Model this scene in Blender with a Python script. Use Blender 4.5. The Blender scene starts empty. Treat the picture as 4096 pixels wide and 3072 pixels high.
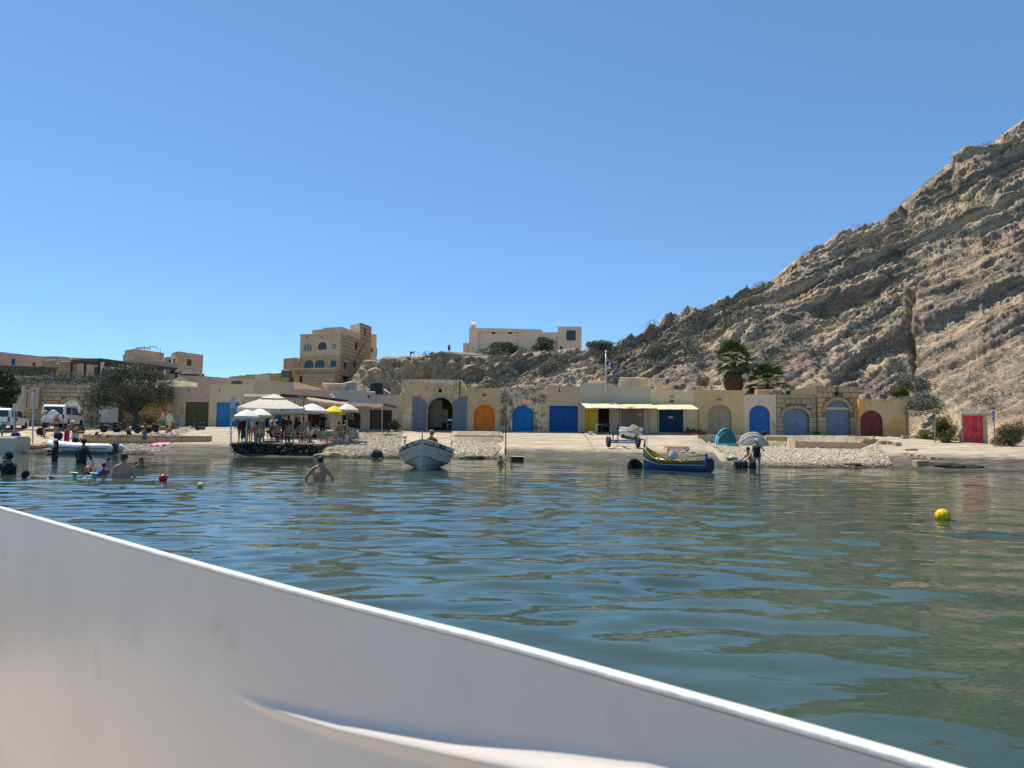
import bpy, bmesh, math, random
import numpy as np
from mathutils import Vector, Matrix
rnd = random.Random(7)
sc = bpy.context.scene
col = sc.collection
pi = math.pi
# ------------------------------------------------------------------ camera, sky, sun, exposure
F = 3000.0                                   # focal length in pixels of the 4096 px wide photograph
CAM = Vector((0, 0, 1.34))
RM = Matrix.Rotation(pi/2 + math.atan(214/3000), 3, 'X') @ Matrix.Rotation(math.radians(.8), 3, 'Z')
cd = bpy.data.cameras.new('camera'); cam = bpy.data.objects.new('camera', cd); col.objects.link(cam)
cam.matrix_world = Matrix.Translation(CAM) @ RM.to_4x4()
cd.sensor_width = 36; cd.lens = 36*F/4096; cd.clip_start = .05; cd.clip_end = 2000
cd.dof.use_dof = True; cd.dof.focus_distance = 45; cd.dof.aperture_fstop = 8
sc.camera = cam
SUN_EL = math.radians(61); SX, SY = -.70, .714     # towards the sun: left and beyond the houses
w = bpy.data.worlds.new('World'); sc.world = w; w.use_nodes = True
nt = w.node_tree; bg = nt.nodes['Background']
sky = nt.nodes.new('ShaderNodeTexSky'); sky.sky_type = 'NISHITA'; sky.sun_disc = False
sky.sun_elevation = SUN_EL; sky.sun_rotation = math.atan2(SX, SY)
sky.altitude = 3000; sky.air_density = 1.0; sky.dust_density = 0; sky.ozone_density = 6
gm = nt.nodes.new('ShaderNodeGamma'); gm.inputs[1].default_value = .74       # even, all-round colour grade of the sky
tn = nt.nodes.new('ShaderNodeMix'); tn.data_type = 'RGBA'; tn.blend_type = 'MULTIPLY'; tn.inputs[0].default_value = 1; tn.inputs[7].default_value = (.77, 1.03, 1.17, 1)
nt.links.new(sky.outputs[0], gm.inputs[0]); nt.links.new(gm.outputs[0], tn.inputs[6]); nt.links.new(tn.outputs[2], bg.inputs[0]); bg.inputs[1].default_value = .15
sl = bpy.data.lights.new('sun', 'SUN'); sl.energy = 4.6; sl.angle = math.radians(.53); sl.color = (1, .93, .80)
so = bpy.data.objects.new('sun', sl); col.objects.link(so)
so.rotation_euler = (-Vector((SX*math.cos(SUN_EL), SY*math.cos(SUN_EL), math.sin(SUN_EL)))).to_track_quat('-Z', 'Y').to_euler()
sc.view_settings.view_transform = 'Standard'; sc.view_settings.look = 'None'
sc.view_settings.exposure = .55; sc.view_settings.gamma = 1; sc.view_settings.use_curve_mapping = False

# ------------------------------------------------------------------ layout helpers
def P(px, py, D):
    """world point seen at photo pixel (px, py) at the distance D (metres along the view's ground direction)"""
    d = RM @ Vector((px-2048, 1536-py, -F))
    return CAM + d*(D/d.y)
def PZ(px, py, z):
    d = RM @ Vector((px-2048, 1536-py, -F))
    return CAM + d*((z-CAM.z)/d.z)
def lerp(a, b, t): return a+(b-a)*t
def sstep(a, b, x):
    t = np.clip((x-a)/(b-a), 0, 1); return t*t*(3-2*t)
# numpy value noise
_tab = np.random.RandomState(3).rand(65536)
def vnoise(p, seed=0):
    i = np.floor(p).astype(np.int64); f = p-i; f = f*f*(3-2*f)
    r = 0
    for dx in (0, 1):
        for dy in (0, 1):
            for dz in (0, 1):
                h = ((i[..., 0]+dx)*73856093) ^ ((i[..., 1]+dy)*19349663) ^ ((i[..., 2]+dz)*83492791) ^ (seed*2654435)
                w_ = (f[..., 0] if dx else 1-f[..., 0])*(f[..., 1] if dy else 1-f[..., 1])*(f[..., 2] if dz else 1-f[..., 2])
                r = r+_tab[(h ^ (h >> 15)) & 65535]*w_
    return r*2-1
def fbm(p, octv=4, seed=0, gain=.5):
    a, r, s = 1.0, 0, 0
    for k in range(octv):
        r = r+a*vnoise(p*2.03**k+k*17.3, seed+k); s += a; a *= gain
    return r/s

# ground profile: px, waterline, foot of retaining wall, its foot height, house front, terrace height
GT = np.array([
 (-900,48,64,1.9,64,1.9),(0,47,64,1.9,64,1.9),(560,45,64,1.95,64,1.95),(850,43,62,1.9,62,1.9),(1010,44,60,1.8,60,1.8),
 (1250,44.5,59,1.75,59,1.75),(1600,45,58,1.75,58,1.75),(1810,46,57.9,1.75,58,1.75),(1818,46,53.5,1.02,58,1.75),
 (2008,46.5,53.5,1.02,58,1.75),(2016,45,57.9,1.75,58,1.75),(2200,42.5,57.9,1.75,58,1.75),(2500,38.5,57.9,1.75,58,1.75),
 (2790,38.8,57,1.72,58,1.75),(2830,39,54,1.2,58,1.75),(3000,38.8,53.5,1.0,58,1.75),(3200,38.2,53.2,.95,58,1.8),(3440,40,53,.95,57.5,1.8),
 (3510,40.5,55,1.7,57,1.8),(3750,38,52,1.45,52,1.45),(4100,37.3,46,1.15,46,1.15),(4500,37,43,1.1,43,1.1),(5200,37,43,1.1,43,1.1)], float)
def Gz(X, Y):
    X = np.asarray(X, float); Y = np.asarray(Y, float)
    px = 2048+3000*X/np.maximum(Y, 1)
    s, dw, zl, df, zf = (np.interp(px, GT[:, 0], GT[:, k]) for k in range(1, 6))
    t = (Y-s)/(dw-s)
    z = zl*np.clip(t, 0, 1)**.9
    z = np.where(t < 0, .14*(Y-s), z)
    return np.where(Y > dw, zf, z)
def G(px, py):
    """point of the shore ground seen at a photo pixel"""
    D = 36.0
    while D < 66:
        p = P(px, py, D)
        if float(Gz(p.x, p.y)) >= p.z: break
        D += .05
    p.z = float(Gz(p.x, p.y)); return p
def GX(X, Y): return Vector((X, Y, float(Gz(X, Y))))

# ------------------------------------------------------------------ mesh builder and object helpers
class B:
    def __init__(s): s.v = []; s.f = []
    def add(s, vs, fs):
        o = len(s.v); s.v += [tuple(v) for v in vs]; s.f += [tuple(i+o for i in f) for f in fs]; return s
    def box(s, c, d, bev=0, rz=0, rot=None):
        hx, hy, hz = d[0]/2, d[1]/2, d[2]/2
        if bev <= 0:
            vs = [(x, y, z) for z in (-hz, hz) for y in (-hy, hy) for x in (-hx, hx)]
            fs = [(0,2,3,1),(4,5,7,6),(0,1,5,4),(2,6,7,3),(0,4,6,2),(1,3,7,5)]
        else:
            vs = []; fs = []; idx = {}
            for sx in (-1, 1):
                for sy in (-1, 1):
                    for sz in (-1, 1):
                        for a in range(3):
                            q = [sx*(hx-bev), sy*(hy-bev), sz*(hz-bev)]; q[a] = (sx*hx, sy*hy, sz*hz)[a]
                            idx[sx, sy, sz, a] = len(vs); vs.append(q)
            for a in range(3):
                b_, c_ = (a+1) % 3, (a+2) % 3
                for sg in (-1, 1):
                    r = []
                    for t1, t2 in ((-1,-1),(1,-1),(1,1),(-1,1)):
                        k = [0,0,0]; k[a] = sg; k[b_] = t1; k[c_] = t2; r.append(idx[k[0],k[1],k[2],a])
                    fs.append(r if sg > 0 else r[::-1])
                for t1 in (-1, 1):
                    for t2 in (-1, 1):
                        r = []
                        for sg, ax in ((-1,b_),(1,b_),(1,c_),(-1,c_)):
                            k = [0,0,0]; k[a] = sg; k[b_] = t1; k[c_] = t2; r.append(idx[k[0],k[1],k[2],ax])
                        fs.append(r if t1*t2 < 0 else r[::-1])
            for sx in (-1, 1):
                for sy in (-1, 1):
                    for sz in (-1, 1):
                        r = [idx[sx,sy,sz,0], idx[sx,sy,sz,1], idx[sx,sy,sz,2]]
                        fs.append(r if sx*sy*sz > 0 else r[::-1])
        m = rot if rot is not None else Matrix.Rotation(rz, 3, 'Z')
        c = Vector(c)
        return s.add([c+m @ Vector(v) for v in vs], fs)
    def tube(s, path, rad, n=8, caps=True, side=None, ry=None):
        """swept tube; rad a number or list; side + ry give elliptical rings"""
        path = [Vector(p) for p in path]; m = len(path)
        if not hasattr(rad, '__len__'): rad = [rad]*m
        if ry is not None and not hasattr(ry, '__len__'): ry = [ry]*m
        vs = []; fs = []; u = None
        for i, p in enumerate(path):
            t = (path[min(i+1, m-1)]-path[max(i-1, 0)])
            t = t.normalized() if t.length > 1e-9 else Vector((0, 0, 1))
            if side is not None: a = Vector(side)
            elif u is None: a = Vector((1, 0, 0)) if abs(t.x) < .8 else Vector((0, 1, 0))
            else: a = u
            a = (a-t*a.dot(t)).normalized(); u = a; b_ = t.cross(a)
            for k in range(n):
                q = 2*pi*k/n
                vs.append(p+a*math.cos(q)*rad[i]+b_*math.sin(q)*(ry[i] if ry is not None else rad[i]))
        for i in range(m-1):
            for k in range(n):
                k2 = (k+1) % n
                fs.append((i*n+k, i*n+k2, (i+1)*n+k2, (i+1)*n+k))
        if caps:
            fs.append(tuple(range(n))[::-1]); fs.append(tuple((m-1)*n+k for k in range(n)))
        return s.add(vs, fs)
    def cyl(s, a, b_, r, r2=None, n=10): return s.tube([a, b_], [r, r if r2 is None else r2], n)
    def lathe(s, prof, c=(0,0,0), n=20, ax=None):
        """prof: (radius, height) pairs about local z, or about the axis ax"""
        c = Vector(c); m = (Vector(ax).to_track_quat('Z', 'Y').to_matrix() if ax is not None else Matrix.Identity(3))
        vs = []; fs = []
        for r, h in prof:
            for k in range(n):
                q = 2*pi*k/n; vs.append(c+m @ Vector((r*math.cos(q), r*math.sin(q), h)))
        for i in range(len(prof)-1):
            for k in range(n):
                k2 = (k+1) % n; fs.append((i*n+k, i*n+k2, (i+1)*n+k2, (i+1)*n+k))
        fs.append(tuple(range(n))[::-1]); fs.append(tuple((len(prof)-1)*n+k for k in range(n)))
        return s.add(vs, fs)
    def ell(s, c, r, nu=10, nv=7, rot=None):
        c = Vector(c); m = rot if rot is not None else Matrix.Identity(3)
        vs = [c+m @ Vector((0, 0, -r[2]))]; fs = []
        for j in range(1, nv):
            a = -pi/2+pi*j/nv
            for k in range(nu):
                q = 2*pi*k/nu; vs.append(c+m @ Vector((r[0]*math.cos(a)*math.cos(q), r[1]*math.cos(a)*math.sin(q), r[2]*math.sin(a))))
        vs.append(c+m @ Vector((0, 0, r[2]))); t = len(vs)-1
        for k in range(nu):
            k2 = (k+1) % nu
            fs.append((0, 1+k2, 1+k)); fs.append((t, t-nu+k, t-nu+k2))
            for j in range(nv-2): fs.append((1+j*nu+k, 1+j*nu+k2, 1+(j+1)*nu+k2, 1+(j+1)*nu+k))
        return s.add(vs, fs)
    def quad(s, a, b_, c, d): return s.add([a, b_, c, d], [(0, 1, 2, 3)])
    def sheet(s, rows, thick=None):
        """grid of points (list of rows); thick: offset vector that gives it a back and rim"""
        n = len(rows[0]); m = len(rows); vs = [p for r in rows for p in r]
        fs = [(i*n+j, i*n+j+1, (i+1)*n+j+1, (i+1)*n+j) for i in range(m-1) for j in range(n-1)]
        s.add(vs, fs)
        if thick is not None:
            t = Vector(thick); s.add([Vector(p)+t for p in vs], [f[::-1] for f in fs])
            rim = [j for j in range(n)]+[i*n+n-1 for i in range(1, m)]+[(m-1)*n+j for j in range(n-2, -1, -1)]+[i*n for i in range(m-2, 0, -1)]
            for a, b_ in zip(rim, rim[1:]+rim[:1]):
                s.quad(vs[b_], vs[a], Vector(vs[a])+t, Vector(vs[b_])+t)
        return s
    def prism(s, poly, y0, y1):
        """polygon in (x, z) extruded between y0 (front) and y1"""
        n = len(poly)
        s.add([(x, y0, z) for x, z in poly]+[(x, y1, z) for x, z in poly],
              [tuple(range(n))[::-1] if area(poly) < 0 else tuple(range(n)), tuple(range(n, 2*n))]+[(i, (i+1) % n, n+(i+1) % n, n+i) for i in range(n)])
        return s
    def obj(s, name, mat, parent=None, smooth=False, world=True):
        me = bpy.data.meshes.new(name)
        v = s.v
        if parent is not None and world:
            l = Vector(); q_ = parent
            while q_ is not None: l += q_.location; q_ = q_.parent
            v = [(a[0]-l[0], a[1]-l[1], a[2]-l[2]) for a in v]
        me.from_pydata([tuple(a) for a in v], [], s.f)
        bm = bmesh.new(); bm.from_mesh(me); bmesh.ops.recalc_face_normals(bm, faces=bm.faces); bm.to_mesh(me); bm.free()
        if smooth: me.polygons.foreach_set('use_smooth', [True]*len(me.polygons))
        if mat is not None: me.materials.append(mat)
        o = bpy.data.objects.new(name, me); col.objects.link(o); o.parent = parent
        return o
def L(b, name, mat, parent, smooth=False): return b.obj(name, mat, parent, smooth, world=False)   # coordinates local to the parent
def area(p): return sum(p[i][0]*p[(i+1) % len(p)][1]-p[(i+1) % len(p)][0]*p[i][1] for i in range(len(p)))/2
def npmesh(name, v, f, mat, parent=None, smooth=False):
    v = np.asarray(v, np.float32); f = np.asarray(f, np.int32)
    me = bpy.data.meshes.new(name); k = f.shape[1]
    me.vertices.add(len(v)); me.vertices.foreach_set('co', v.ravel())
    me.loops.add(f.size); me.loops.foreach_set('vertex_index', f.ravel())
    me.polygons.add(len(f)); me.polygons.foreach_set('loop_start', np.arange(0, f.size, k, dtype=np.int32))
    if smooth: me.polygons.foreach_set('use_smooth', np.ones(len(f), bool))
    me.materials.append(mat); me.update(calc_edges=True); me.validate()
    o = bpy.data.objects.new(name, me); col.objects.link(o); o.parent = parent; return o
def tag(o, label=None, cat=None, group=None, kind=None):
    if label: o['label'] = label
    if cat: o['category'] = cat
    if group: o['group'] = group
    if kind: o['kind'] = kind
    return o
def thing(name, label, cat, loc=(0,0,0), rz=0, group=None):
    o = bpy.data.objects.new(name, None); col.objects.link(o); o.empty_display_size = .2
    o.location = loc; o.rotation_euler = (0, 0, rz); return tag(o, label, cat, group)
def dup(o, loc=None, rz=None, label=None, parent=None):
    c = o.copy(); col.objects.link(c); c.parent = parent
    if loc is not None: c.location = loc
    if rz is not None: c.rotation_euler = (0, 0, rz)
    if label: c['label'] = label
    for ch in KIDS.get(o.name, list(o.children)): dup(ch, parent=c)
    return c
KIDS = {}
LATE = []        # (object, finger geometry) whose modifiers are applied at the end
# ------------------------------------------------------------------ materials
class N:
    def __init__(s, name):
        s.m = bpy.data.materials.new(name); s.m.use_nodes = True; s.t = s.m.node_tree
        s.bs = s.t.nodes['Principled BSDF']
        s.pos = s.t.nodes.new('ShaderNodeNewGeometry').outputs['Position']
    def n(s, typ, ins=None, **kw):
        d = s.t.nodes.new(typ)
        for k, v in kw.items(): setattr(d, k, v)
        for k, v in (ins or {}).items(): s.put(d.inputs[k], v)
        return d
    def put(s, sock, v):
        if hasattr(v, 'is_output'): s.t.links.new(v, sock)
        else:
            if sock.type == 'RGBA' and len(v) == 3: v = (*v, 1)
            sock.default_value = v
    def noise(s, scale, detail=5, rough=.55, stretch=None, off=0, dist=0):
        v = s.pos
        if stretch or off:
            v = s.n('ShaderNodeMapping', {'Vector': v, 'Scale': stretch or (1,1,1), 'Location': (off, off*1.7, off*.6)}).outputs[0]
        return s.n('ShaderNodeTexNoise', {'Vector': v, 'Scale': scale, 'Detail': detail, 'Roughness': rough, 'Distortion': dist}).outputs[0]
    def step(s, v, a, b_): return s.n('ShaderNodeMapRange', {0: v, 1: a, 2: b_}, interpolation_type='SMOOTHSTEP').outputs[0]
    def mix(s, f, a, b_, mode='MIX'):
        d = s.n('ShaderNodeMix', data_type='RGBA', blend_type=mode)
        s.put(d.inputs[0], f); s.put(d.inputs[6], a); s.put(d.inputs[7], b_); return d.outputs[2]
    def math(s, op, a, b_=0.0): return s.n('ShaderNodeMath', {0: a, 1: b_}, operation=op).outputs[0]
    def bump(s, h, st, dist=.02): s.put(s.bs.inputs['Normal'], s.n('ShaderNodeBump', {'Height': h, 'Strength': st, 'Distance': dist}).outputs[0])
    def sepz(s, ax=2): return s.n('ShaderNodeSeparateXYZ', {0: s.pos}).outputs[ax]
    def done(s, c, rough=.8, spec=.3, metal=0):
        s.put(s.bs.inputs['Base Color'], c); s.put(s.bs.inputs['Roughness'], rough); s.bs.inputs['Specular IOR Level'].default_value = spec
        s.bs.inputs['Metallic'].default_value = metal; return s.m
def sc3(c, k): return tuple(min(1, x*k) for x in c)
_MC = {}
def plain(c, rough=.6, var=.18, scale=6, bump=.15, bscale=40, metal=0, spec=.35, rand=0, name=None):
    """one paint / cloth / metal colour with faint mottling and grain"""
    key = (c, rough, var, scale, bump, bscale, metal, rand)
    if key in _MC: return _MC[key]
    q = N(name or 'paint')
    cc = q.mix(q.step(q.noise(scale, 6), .3, .7), sc3(c, 1-var), sc3(c, 1+var*.7))
    if rand: 
        r = q.n('ShaderNodeObjectInfo').outputs['Random']
        cc = q.mix(q.math('MULTIPLY', r, rand), cc, sc3(c, .45))
    if bump: q.bump(q.noise(bscale, 3), bump, .01)
    _MC[key] = q.done(cc, rough, spec, metal); return _MC[key]
def plaster(name, base, patch, stain, pt=.55, st=.62, ps=.8, ss=2.2, rough=.9, low=None, blot=.3):
    """weathered lime plaster: mottled coat, peeled patches with sharp edges, dark lichen stains, rain streaks"""
    q = N(name); wm = lambda k: (min(.72, k[0]*1.38), min(.7, k[1]*1.18), min(.66, k[2]*1.0)); base, patch = wm(base), wm(patch)
    c = q.mix(q.step(q.noise(.5, 4, off=3), .35, .7), base, sc3(base, .8))
    c = q.mix(q.step(q.noise(6, 6), .3, .75), c, sc3(base, 1.1))
    pt -= .025; st -= .02; pm = q.step(q.noise(ps, 9, .62, off=9, dist=.4), pt, pt+.03)
    c = q.mix(q.math('MULTIPLY', pm, .85), c, patch)
    streak = q.noise(1.6, 6, .6, stretch=(3.2, 3.2, .35), off=5)
    c = q.mix(q.math('MULTIPLY', q.step(streak, .52, .75), blot), c, sc3(stain, 1.4))
    sm = q.math('MULTIPLY', q.step(q.noise(ss, 10, .72, off=14), st, st+.06), .8)
    c = q.mix(sm, c, stain)
    h = q.math('ADD', q.math('MULTIPLY', pm, -.6), q.noise(14, 8, .65))
    q.bump(h, .5, .03)
    return q.done(c, rough, .2)
def stone(name, c1, c2, rand=.85, bs=9, lichen=(.12, .11, .1), lt=.66):
    q = N(name); k = 1.25 if c1[0] > .2 else 1; c1, c2 = (c1[0]*k, c1[1]*k*.9, c1[2]*k*.78), (c2[0]*k, c2[1]*k*.9, c2[2]*k*.78)
    r = q.n('ShaderNodeObjectInfo').outputs['Random']
    c = q.mix(q.math('MULTIPLY', r, rand), c1, c2)
    c = q.mix(q.step(q.noise(1.8, 8, .65), .35, .75), c, sc3(c1, .72))
    c = q.mix(q.math('MULTIPLY', q.step(q.noise(3.5, 9, .7, off=4), lt, lt+.08), .7), c, lichen)
    q.bump(q.noise(bs, 9, .65), .6, .04)
    return q.done(c, .92, .15)
# ------------------------------------------------------------------ the setting: materials
def mat_water():
    q = N('sea_water')
    big = q.noise(.25, 3, off=2)
    c = q.mix(q.step(big, .35, .7), (.028, .052, .038), (.046, .074, .052))
    h1 = q.noise(3.2, 3, .55, stretch=(.4, 1, 1)); h2 = q.noise(9.0, 3, .5, stretch=(.45, 1, 1), off=8)
    q.bump(q.math('ADD', h1, q.math('MULTIPLY', h2, .35)), .22, .03)
    m = q.done(c, .02, .5); q.bs.inputs['IOR'].default_value = 1.33
    return m
def wet(q, c, hi=.62, lo=.07):
    z = q.math('ADD', q.sepz(), q.math('MULTIPLY', q.math('SUBTRACT', q.noise(1.1, 7, .65), .5), .55))
    c = q.mix(q.step(z, hi+.18, hi-.16), c, q.mix(q.step(q.noise(2.2, 10, .75, stretch=(.5, 1.4, 1), off=17), .40, .62), (.045, .043, .037), (.15, .132, .105)))
    return q.mix(q.step(z, lo+.06, lo-.06), c, (.045, .050, .020))
def mat_ramp():
    q = N('worn_concrete')
    c = q.mix(q.step(q.noise(.7, 8, .65, stretch=(.5, 1.6, 1)), .38, .62), (.52, .43, .30), (.34, .29, .22))
    c = q.mix(q.math('MULTIPLY', q.step(q.noise(1.8, 10, .75, stretch=(.35, 1.6, 1), off=4), .50, .60), .75), c, (.27, .235, .19))
    c = q.mix(q.math('MULTIPLY', q.step(q.noise(5, 9, .7, off=7), .55, .75), .6), c, (.60, .50, .36))
    c = q.mix(q.math('MULTIPLY', q.step(q.noise(3.2, 12, .82, stretch=(.6, 1.3, 1), off=11), .47, .38), .75), c, (.20, .17, .135))
    q.bump(q.noise(5, 10, .75, stretch=(.6, 1.5, 1)), .9, .09)
    return q.done(wet(q, c), .85, .2)
def mat_ground():
    q = N('stony_ground')
    c = q.mix(q.step(q.noise(1.5, 9, .7), .35, .65), (.52, .43, .30), (.30, .25, .18))
    c = q.mix(q.math('MULTIPLY', q.step(q.noise(6, 12, .8, off=11), .47, .38), .7), c, (.20, .17, .13))
    q.bump(q.noise(9, 9, .7), .8, .06)
    return q.done(wet(q, c, .25, .05), .9, .2)
def mat_pebble():
    q = N('beach_pebbles')
    wn = q.n('ShaderNodeTexWhiteNoise', {0: q.n('ShaderNodeVectorMath', {0: q.n('ShaderNodeVectorMath', {0: q.pos, 1: (7, 7, 7)}, operation='MULTIPLY').outputs[0]}, operation='FLOOR').outputs[0]}).outputs[0]
    c = q.mix(wn, (.60, .50, .37), (.30, .24, .17))
    c = q.mix(q.step(q.noise(.8, 6), .4, .7), c, (.50, .43, .33))
    return q.done(wet(q, c, .16, .02), .85, .2)
def mat_rock():
    q = N('limestone_hillside')
    st = (.30, .5, 1.25)
    rot = q.n('ShaderNodeMapping', {'Vector': q.pos, 'Rotation': (0, math.radians(27), 0)}).outputs[0]
    def rn(scale, detail, rough, stretch, off):
        v = q.n('ShaderNodeMapping', {'Vector': rot, 'Scale': stretch, 'Location': (off, off, off)}).outputs[0]
        return q.n('ShaderNodeTexNoise', {'Vector': v, 'Scale': scale, 'Detail': detail, 'Roughness': rough, 'Distortion': .3}).outputs[0]
    a = rn(.6, 9, .68, (.07, .25, 1), 1)
    c = q.mix(q.step(a, .38, .56), (.56, .415, .275), (.245, .198, .15))
    c = q.mix(q.math('MULTIPLY', q.step(rn(1.5, 10, .74, (.10, .3, 1), 5), .50, .58), .8), c, (.17, .142, .112))
    c = q.mix(q.math('MULTIPLY', q.step(rn(.35, 8, .65, (.10, .3, 1), 9), .54, .62), .75), c, (.60, .45, .30))
    c = q.mix(q.math('MULTIPLY', q.step(rn(.22, 6, .6, (.2, .4, 1.6), 13), .60, .68), .6), c, (.42, .25, .15))
    px = q.sepz(0)
    # the crag below the chapel blends leftwards into a paler tan
    c = q.mix(q.math('MULTIPLY', q.step(px, 2.5, -9.0), .75), c, q.mix(q.step(q.noise(.9, 9, .7), .38, .66), (.56, .44, .27), (.27, .215, .14)))
    sp = q.noise(2.6, 12, .82, off=21)
    c = q.mix(q.math('MULTIPLY', q.step(sp, .47, .40), .8), c, (.105, .09, .074))  # dark speckle paints the shade of small cavities into the rock colour
    c = q.mix(q.math('MULTIPLY', q.step(sp, .53, .61), .7), c, (.68, .56, .43))
    h = q.math('ADD', rn(1.1, 12, .72, (.45, .6, 1), 3), q.math('MULTIPLY', q.noise(5, 10, .75), .45))
    q.bump(h, 1.0, .45)
    return q.done(c, .95, .12)
def mat_leaf(name, a, b_, rough=.7):
    q = N(name)
    c = q.mix(q.step(q.noise(1.3, 5), .35, .65), a, b_)
    c = q.mix(q.math('MULTIPLY', q.step(q.noise(9, 3, off=6), .45, .7), .6), c, sc3(b_, 1.35))
    m = q.done(c, rough, .25)
    q.bs.inputs['Subsurface Weight'].default_value = 0
    return m
M_WATER, M_RAMP, M_GROUND, M_PEB, M_ROCK = mat_water(), mat_ramp(), mat_ground(), mat_pebble(), mat_rock()
M_SCRUB = mat_leaf('grey_green_scrub', (.15, .152, .115), (.21, .205, .165))
M_GREEN = mat_leaf('green_shrub', (.085, .105, .035), (.13, .15, .055))
M_TAMA = mat_leaf('tamarisk_foliage', (.075, .088, .05), (.125, .135, .08))
M_DARKLEAF = mat_leaf('dark_evergreen', (.028, .042, .016), (.052, .068, .026))
M_BARK = plain((.10, .075, .05), .9, .3, 5, .8, 20)
M_CONC = plaster('concrete', (.36, .33, .28), (.46, .41, .33), (.14, .13, .11), .60, .66)
# ------------------------------------------------------------------ sea (rail of the near boat is needed to open the water inside its hull)
RAILPX = [(-420, 1915), (0, 2030), (463, 2165), (926, 2298), (1389, 2424), (1852, 2536), (2048, 2586), (2511, 2720), (2974, 2850), (3437, 2982), (3742, 3072), (4300, 3240)]
RAIL = [PZ(x, y, 1.04) for x, y in RAILPX]
def build_sea():
    rs = np.random.RandomState(11)
    Yp = np.exp(np.linspace(math.log(1.0), math.log(56), 900)); T = np.linspace(-1.15, 1.15, 380)
    Yg, Tg = np.meshgrid(Yp, T, indexing='ij')
    X = Yg*Tg; Y = Yg-4.0
    dx = Yg*.0048
    Z = np.zeros_like(X)
    for k in range(60):
        lam = .30*(8.5**rs.rand()); ang = rs.normal(pi/2, .52); kx, ky = math.cos(ang)*2*pi/lam, math.sin(ang)*2*pi/lam
        amp = .0012*lam**.9*(1.2 if .45 < lam < 1.3 else .75)*(.7+.6*rs.rand())
        ph = rs.rand()*6.28
        warp = .9*np.sin(X*.31+k)+.7*np.sin(Y*.23+2*k)
        fade = np.clip(lam/(3.2*dx)-.6, 0, 1)
        Z += amp*fade*np.sin(kx*X+ky*Y+ph+warp)
    gust = .55+.75*sstep(-.4, .5, fbm(np.stack([X*.05, Y*.09, X*0], -1), 3, 5))
    Z *= gust*(1.12-.42*np.clip(Y/30, 0, 1))
    Z *= 1.4
    n = len(T); v = np.stack([X, Y, Z], -1).reshape(-1, 3)
    i = np.arange(len(Yp)-1)[:, None]*n+np.arange(n-1)[None]
    f = np.stack([i, i+1, i+n+1, i+n], -1).reshape(-1, 4)
    # no water inside the near boat
    a = RAIL[0]; b_ = RAIL[-1]; d = (b_-a).to_2d().normalized(); nr = Vector((-d.y, d.x))
    c = v[f].mean(1); side = (c[:, 0]-a.x)*nr.x+(c[:, 1]-a.y)*nr.y
    f = f[side > .02]
    o = npmesh('sea', v, f, M_WATER, smooth=True); tag(o, kind='structure'); return o
build_sea()
# ------------------------------------------------------------------ shore ground, slipways, pebbles
def build_ground():
    xs = np.linspace(-62, 62, 420); ys = np.linspace(30, 74, 190)
    Yg, Xg = np.meshgrid(ys, xs, indexing='ij'); Z = Gz(Xg, Yg)-.02
    Z = Z+.05*fbm(np.stack([Xg*.6, Yg*.6, Xg*0], -1), 4, 2)
    n = len(xs); i = np.arange(len(ys)-1)[:, None]*n+np.arange(n-1)[None]
    o = npmesh('ground', np.stack([Xg, Yg, Z], -1).reshape(-1, 3), np.stack([i, i+1, i+n+1, i+n], -1).reshape(-1, 4), M_GROUND, smooth=True)
    tag(o, kind='structure')
build_ground()
def slipway(name, p0, p1, D0, D1, lift=.1, n0=None, n1=None, mat=None):
    """paved ramp between two photo columns (near end p0..p1, far end n0..n1) from D0 back to D1"""
    n0 = p0 if n0 is None else n0; n1 = p1 if n1 is None else n1
    R, Cn = 46, 40; rows = []
    for i in range(R+1):
        t = i/R; D = lerp(D0, D1, t); r = []
        for j in range(Cn+1):
            px = lerp(lerp(p0, n0, t), lerp(p1, n1, t), j/Cn)
            X = (px-2048)/3000*D
            r.append((X, D))
        rows.append(r)
    A = np.array(rows); Z = Gz(A[..., 0], A[..., 1])+lift
    Z += .035*fbm(np.stack([A[..., 0]*.9, A[..., 1]*1.3, Z*0], -1), 4, 5)
    v = [[(A[i, j, 0], A[i, j, 1], Z[i, j]) for j in range(Cn+1)] for i in range(R+1)]
    b = B(); b.sheet(v)
    rim = [v[0][j] for j in range(Cn+1)]+[v[i][Cn] for i in range(1, R+1)]+[v[R][j] for j in range(Cn-1, -1, -1)]+[v[i][0] for i in range(R-1, 0, -1)]
    for a, c in zip(rim, rim[1:]+rim[:1]):
        b.quad(a, c, (c[0], c[1], c[2]-.5), (a[0], a[1], a[2]-.5))
    return tag(b.obj(name, mat or M_RAMP, None, False), kind='structure')
slipway('slipway', 575, 930, 39.5, 60.5, .06, 800, 1010)
slipway('slipway', 1600, 1800, 42.5, 57.6, .08, 1620, 1815)
slipway('slipway', 2022, 2408, 37.0, 57.8, .09, 2020, 2330)
slipway('slipway', 2412, 2905, 35.5, 57.8, .12, 2334, 2790)
slipway('slipway', 3600, 4290, 34.5, 54.5, .08, 3490, 4010)
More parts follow.
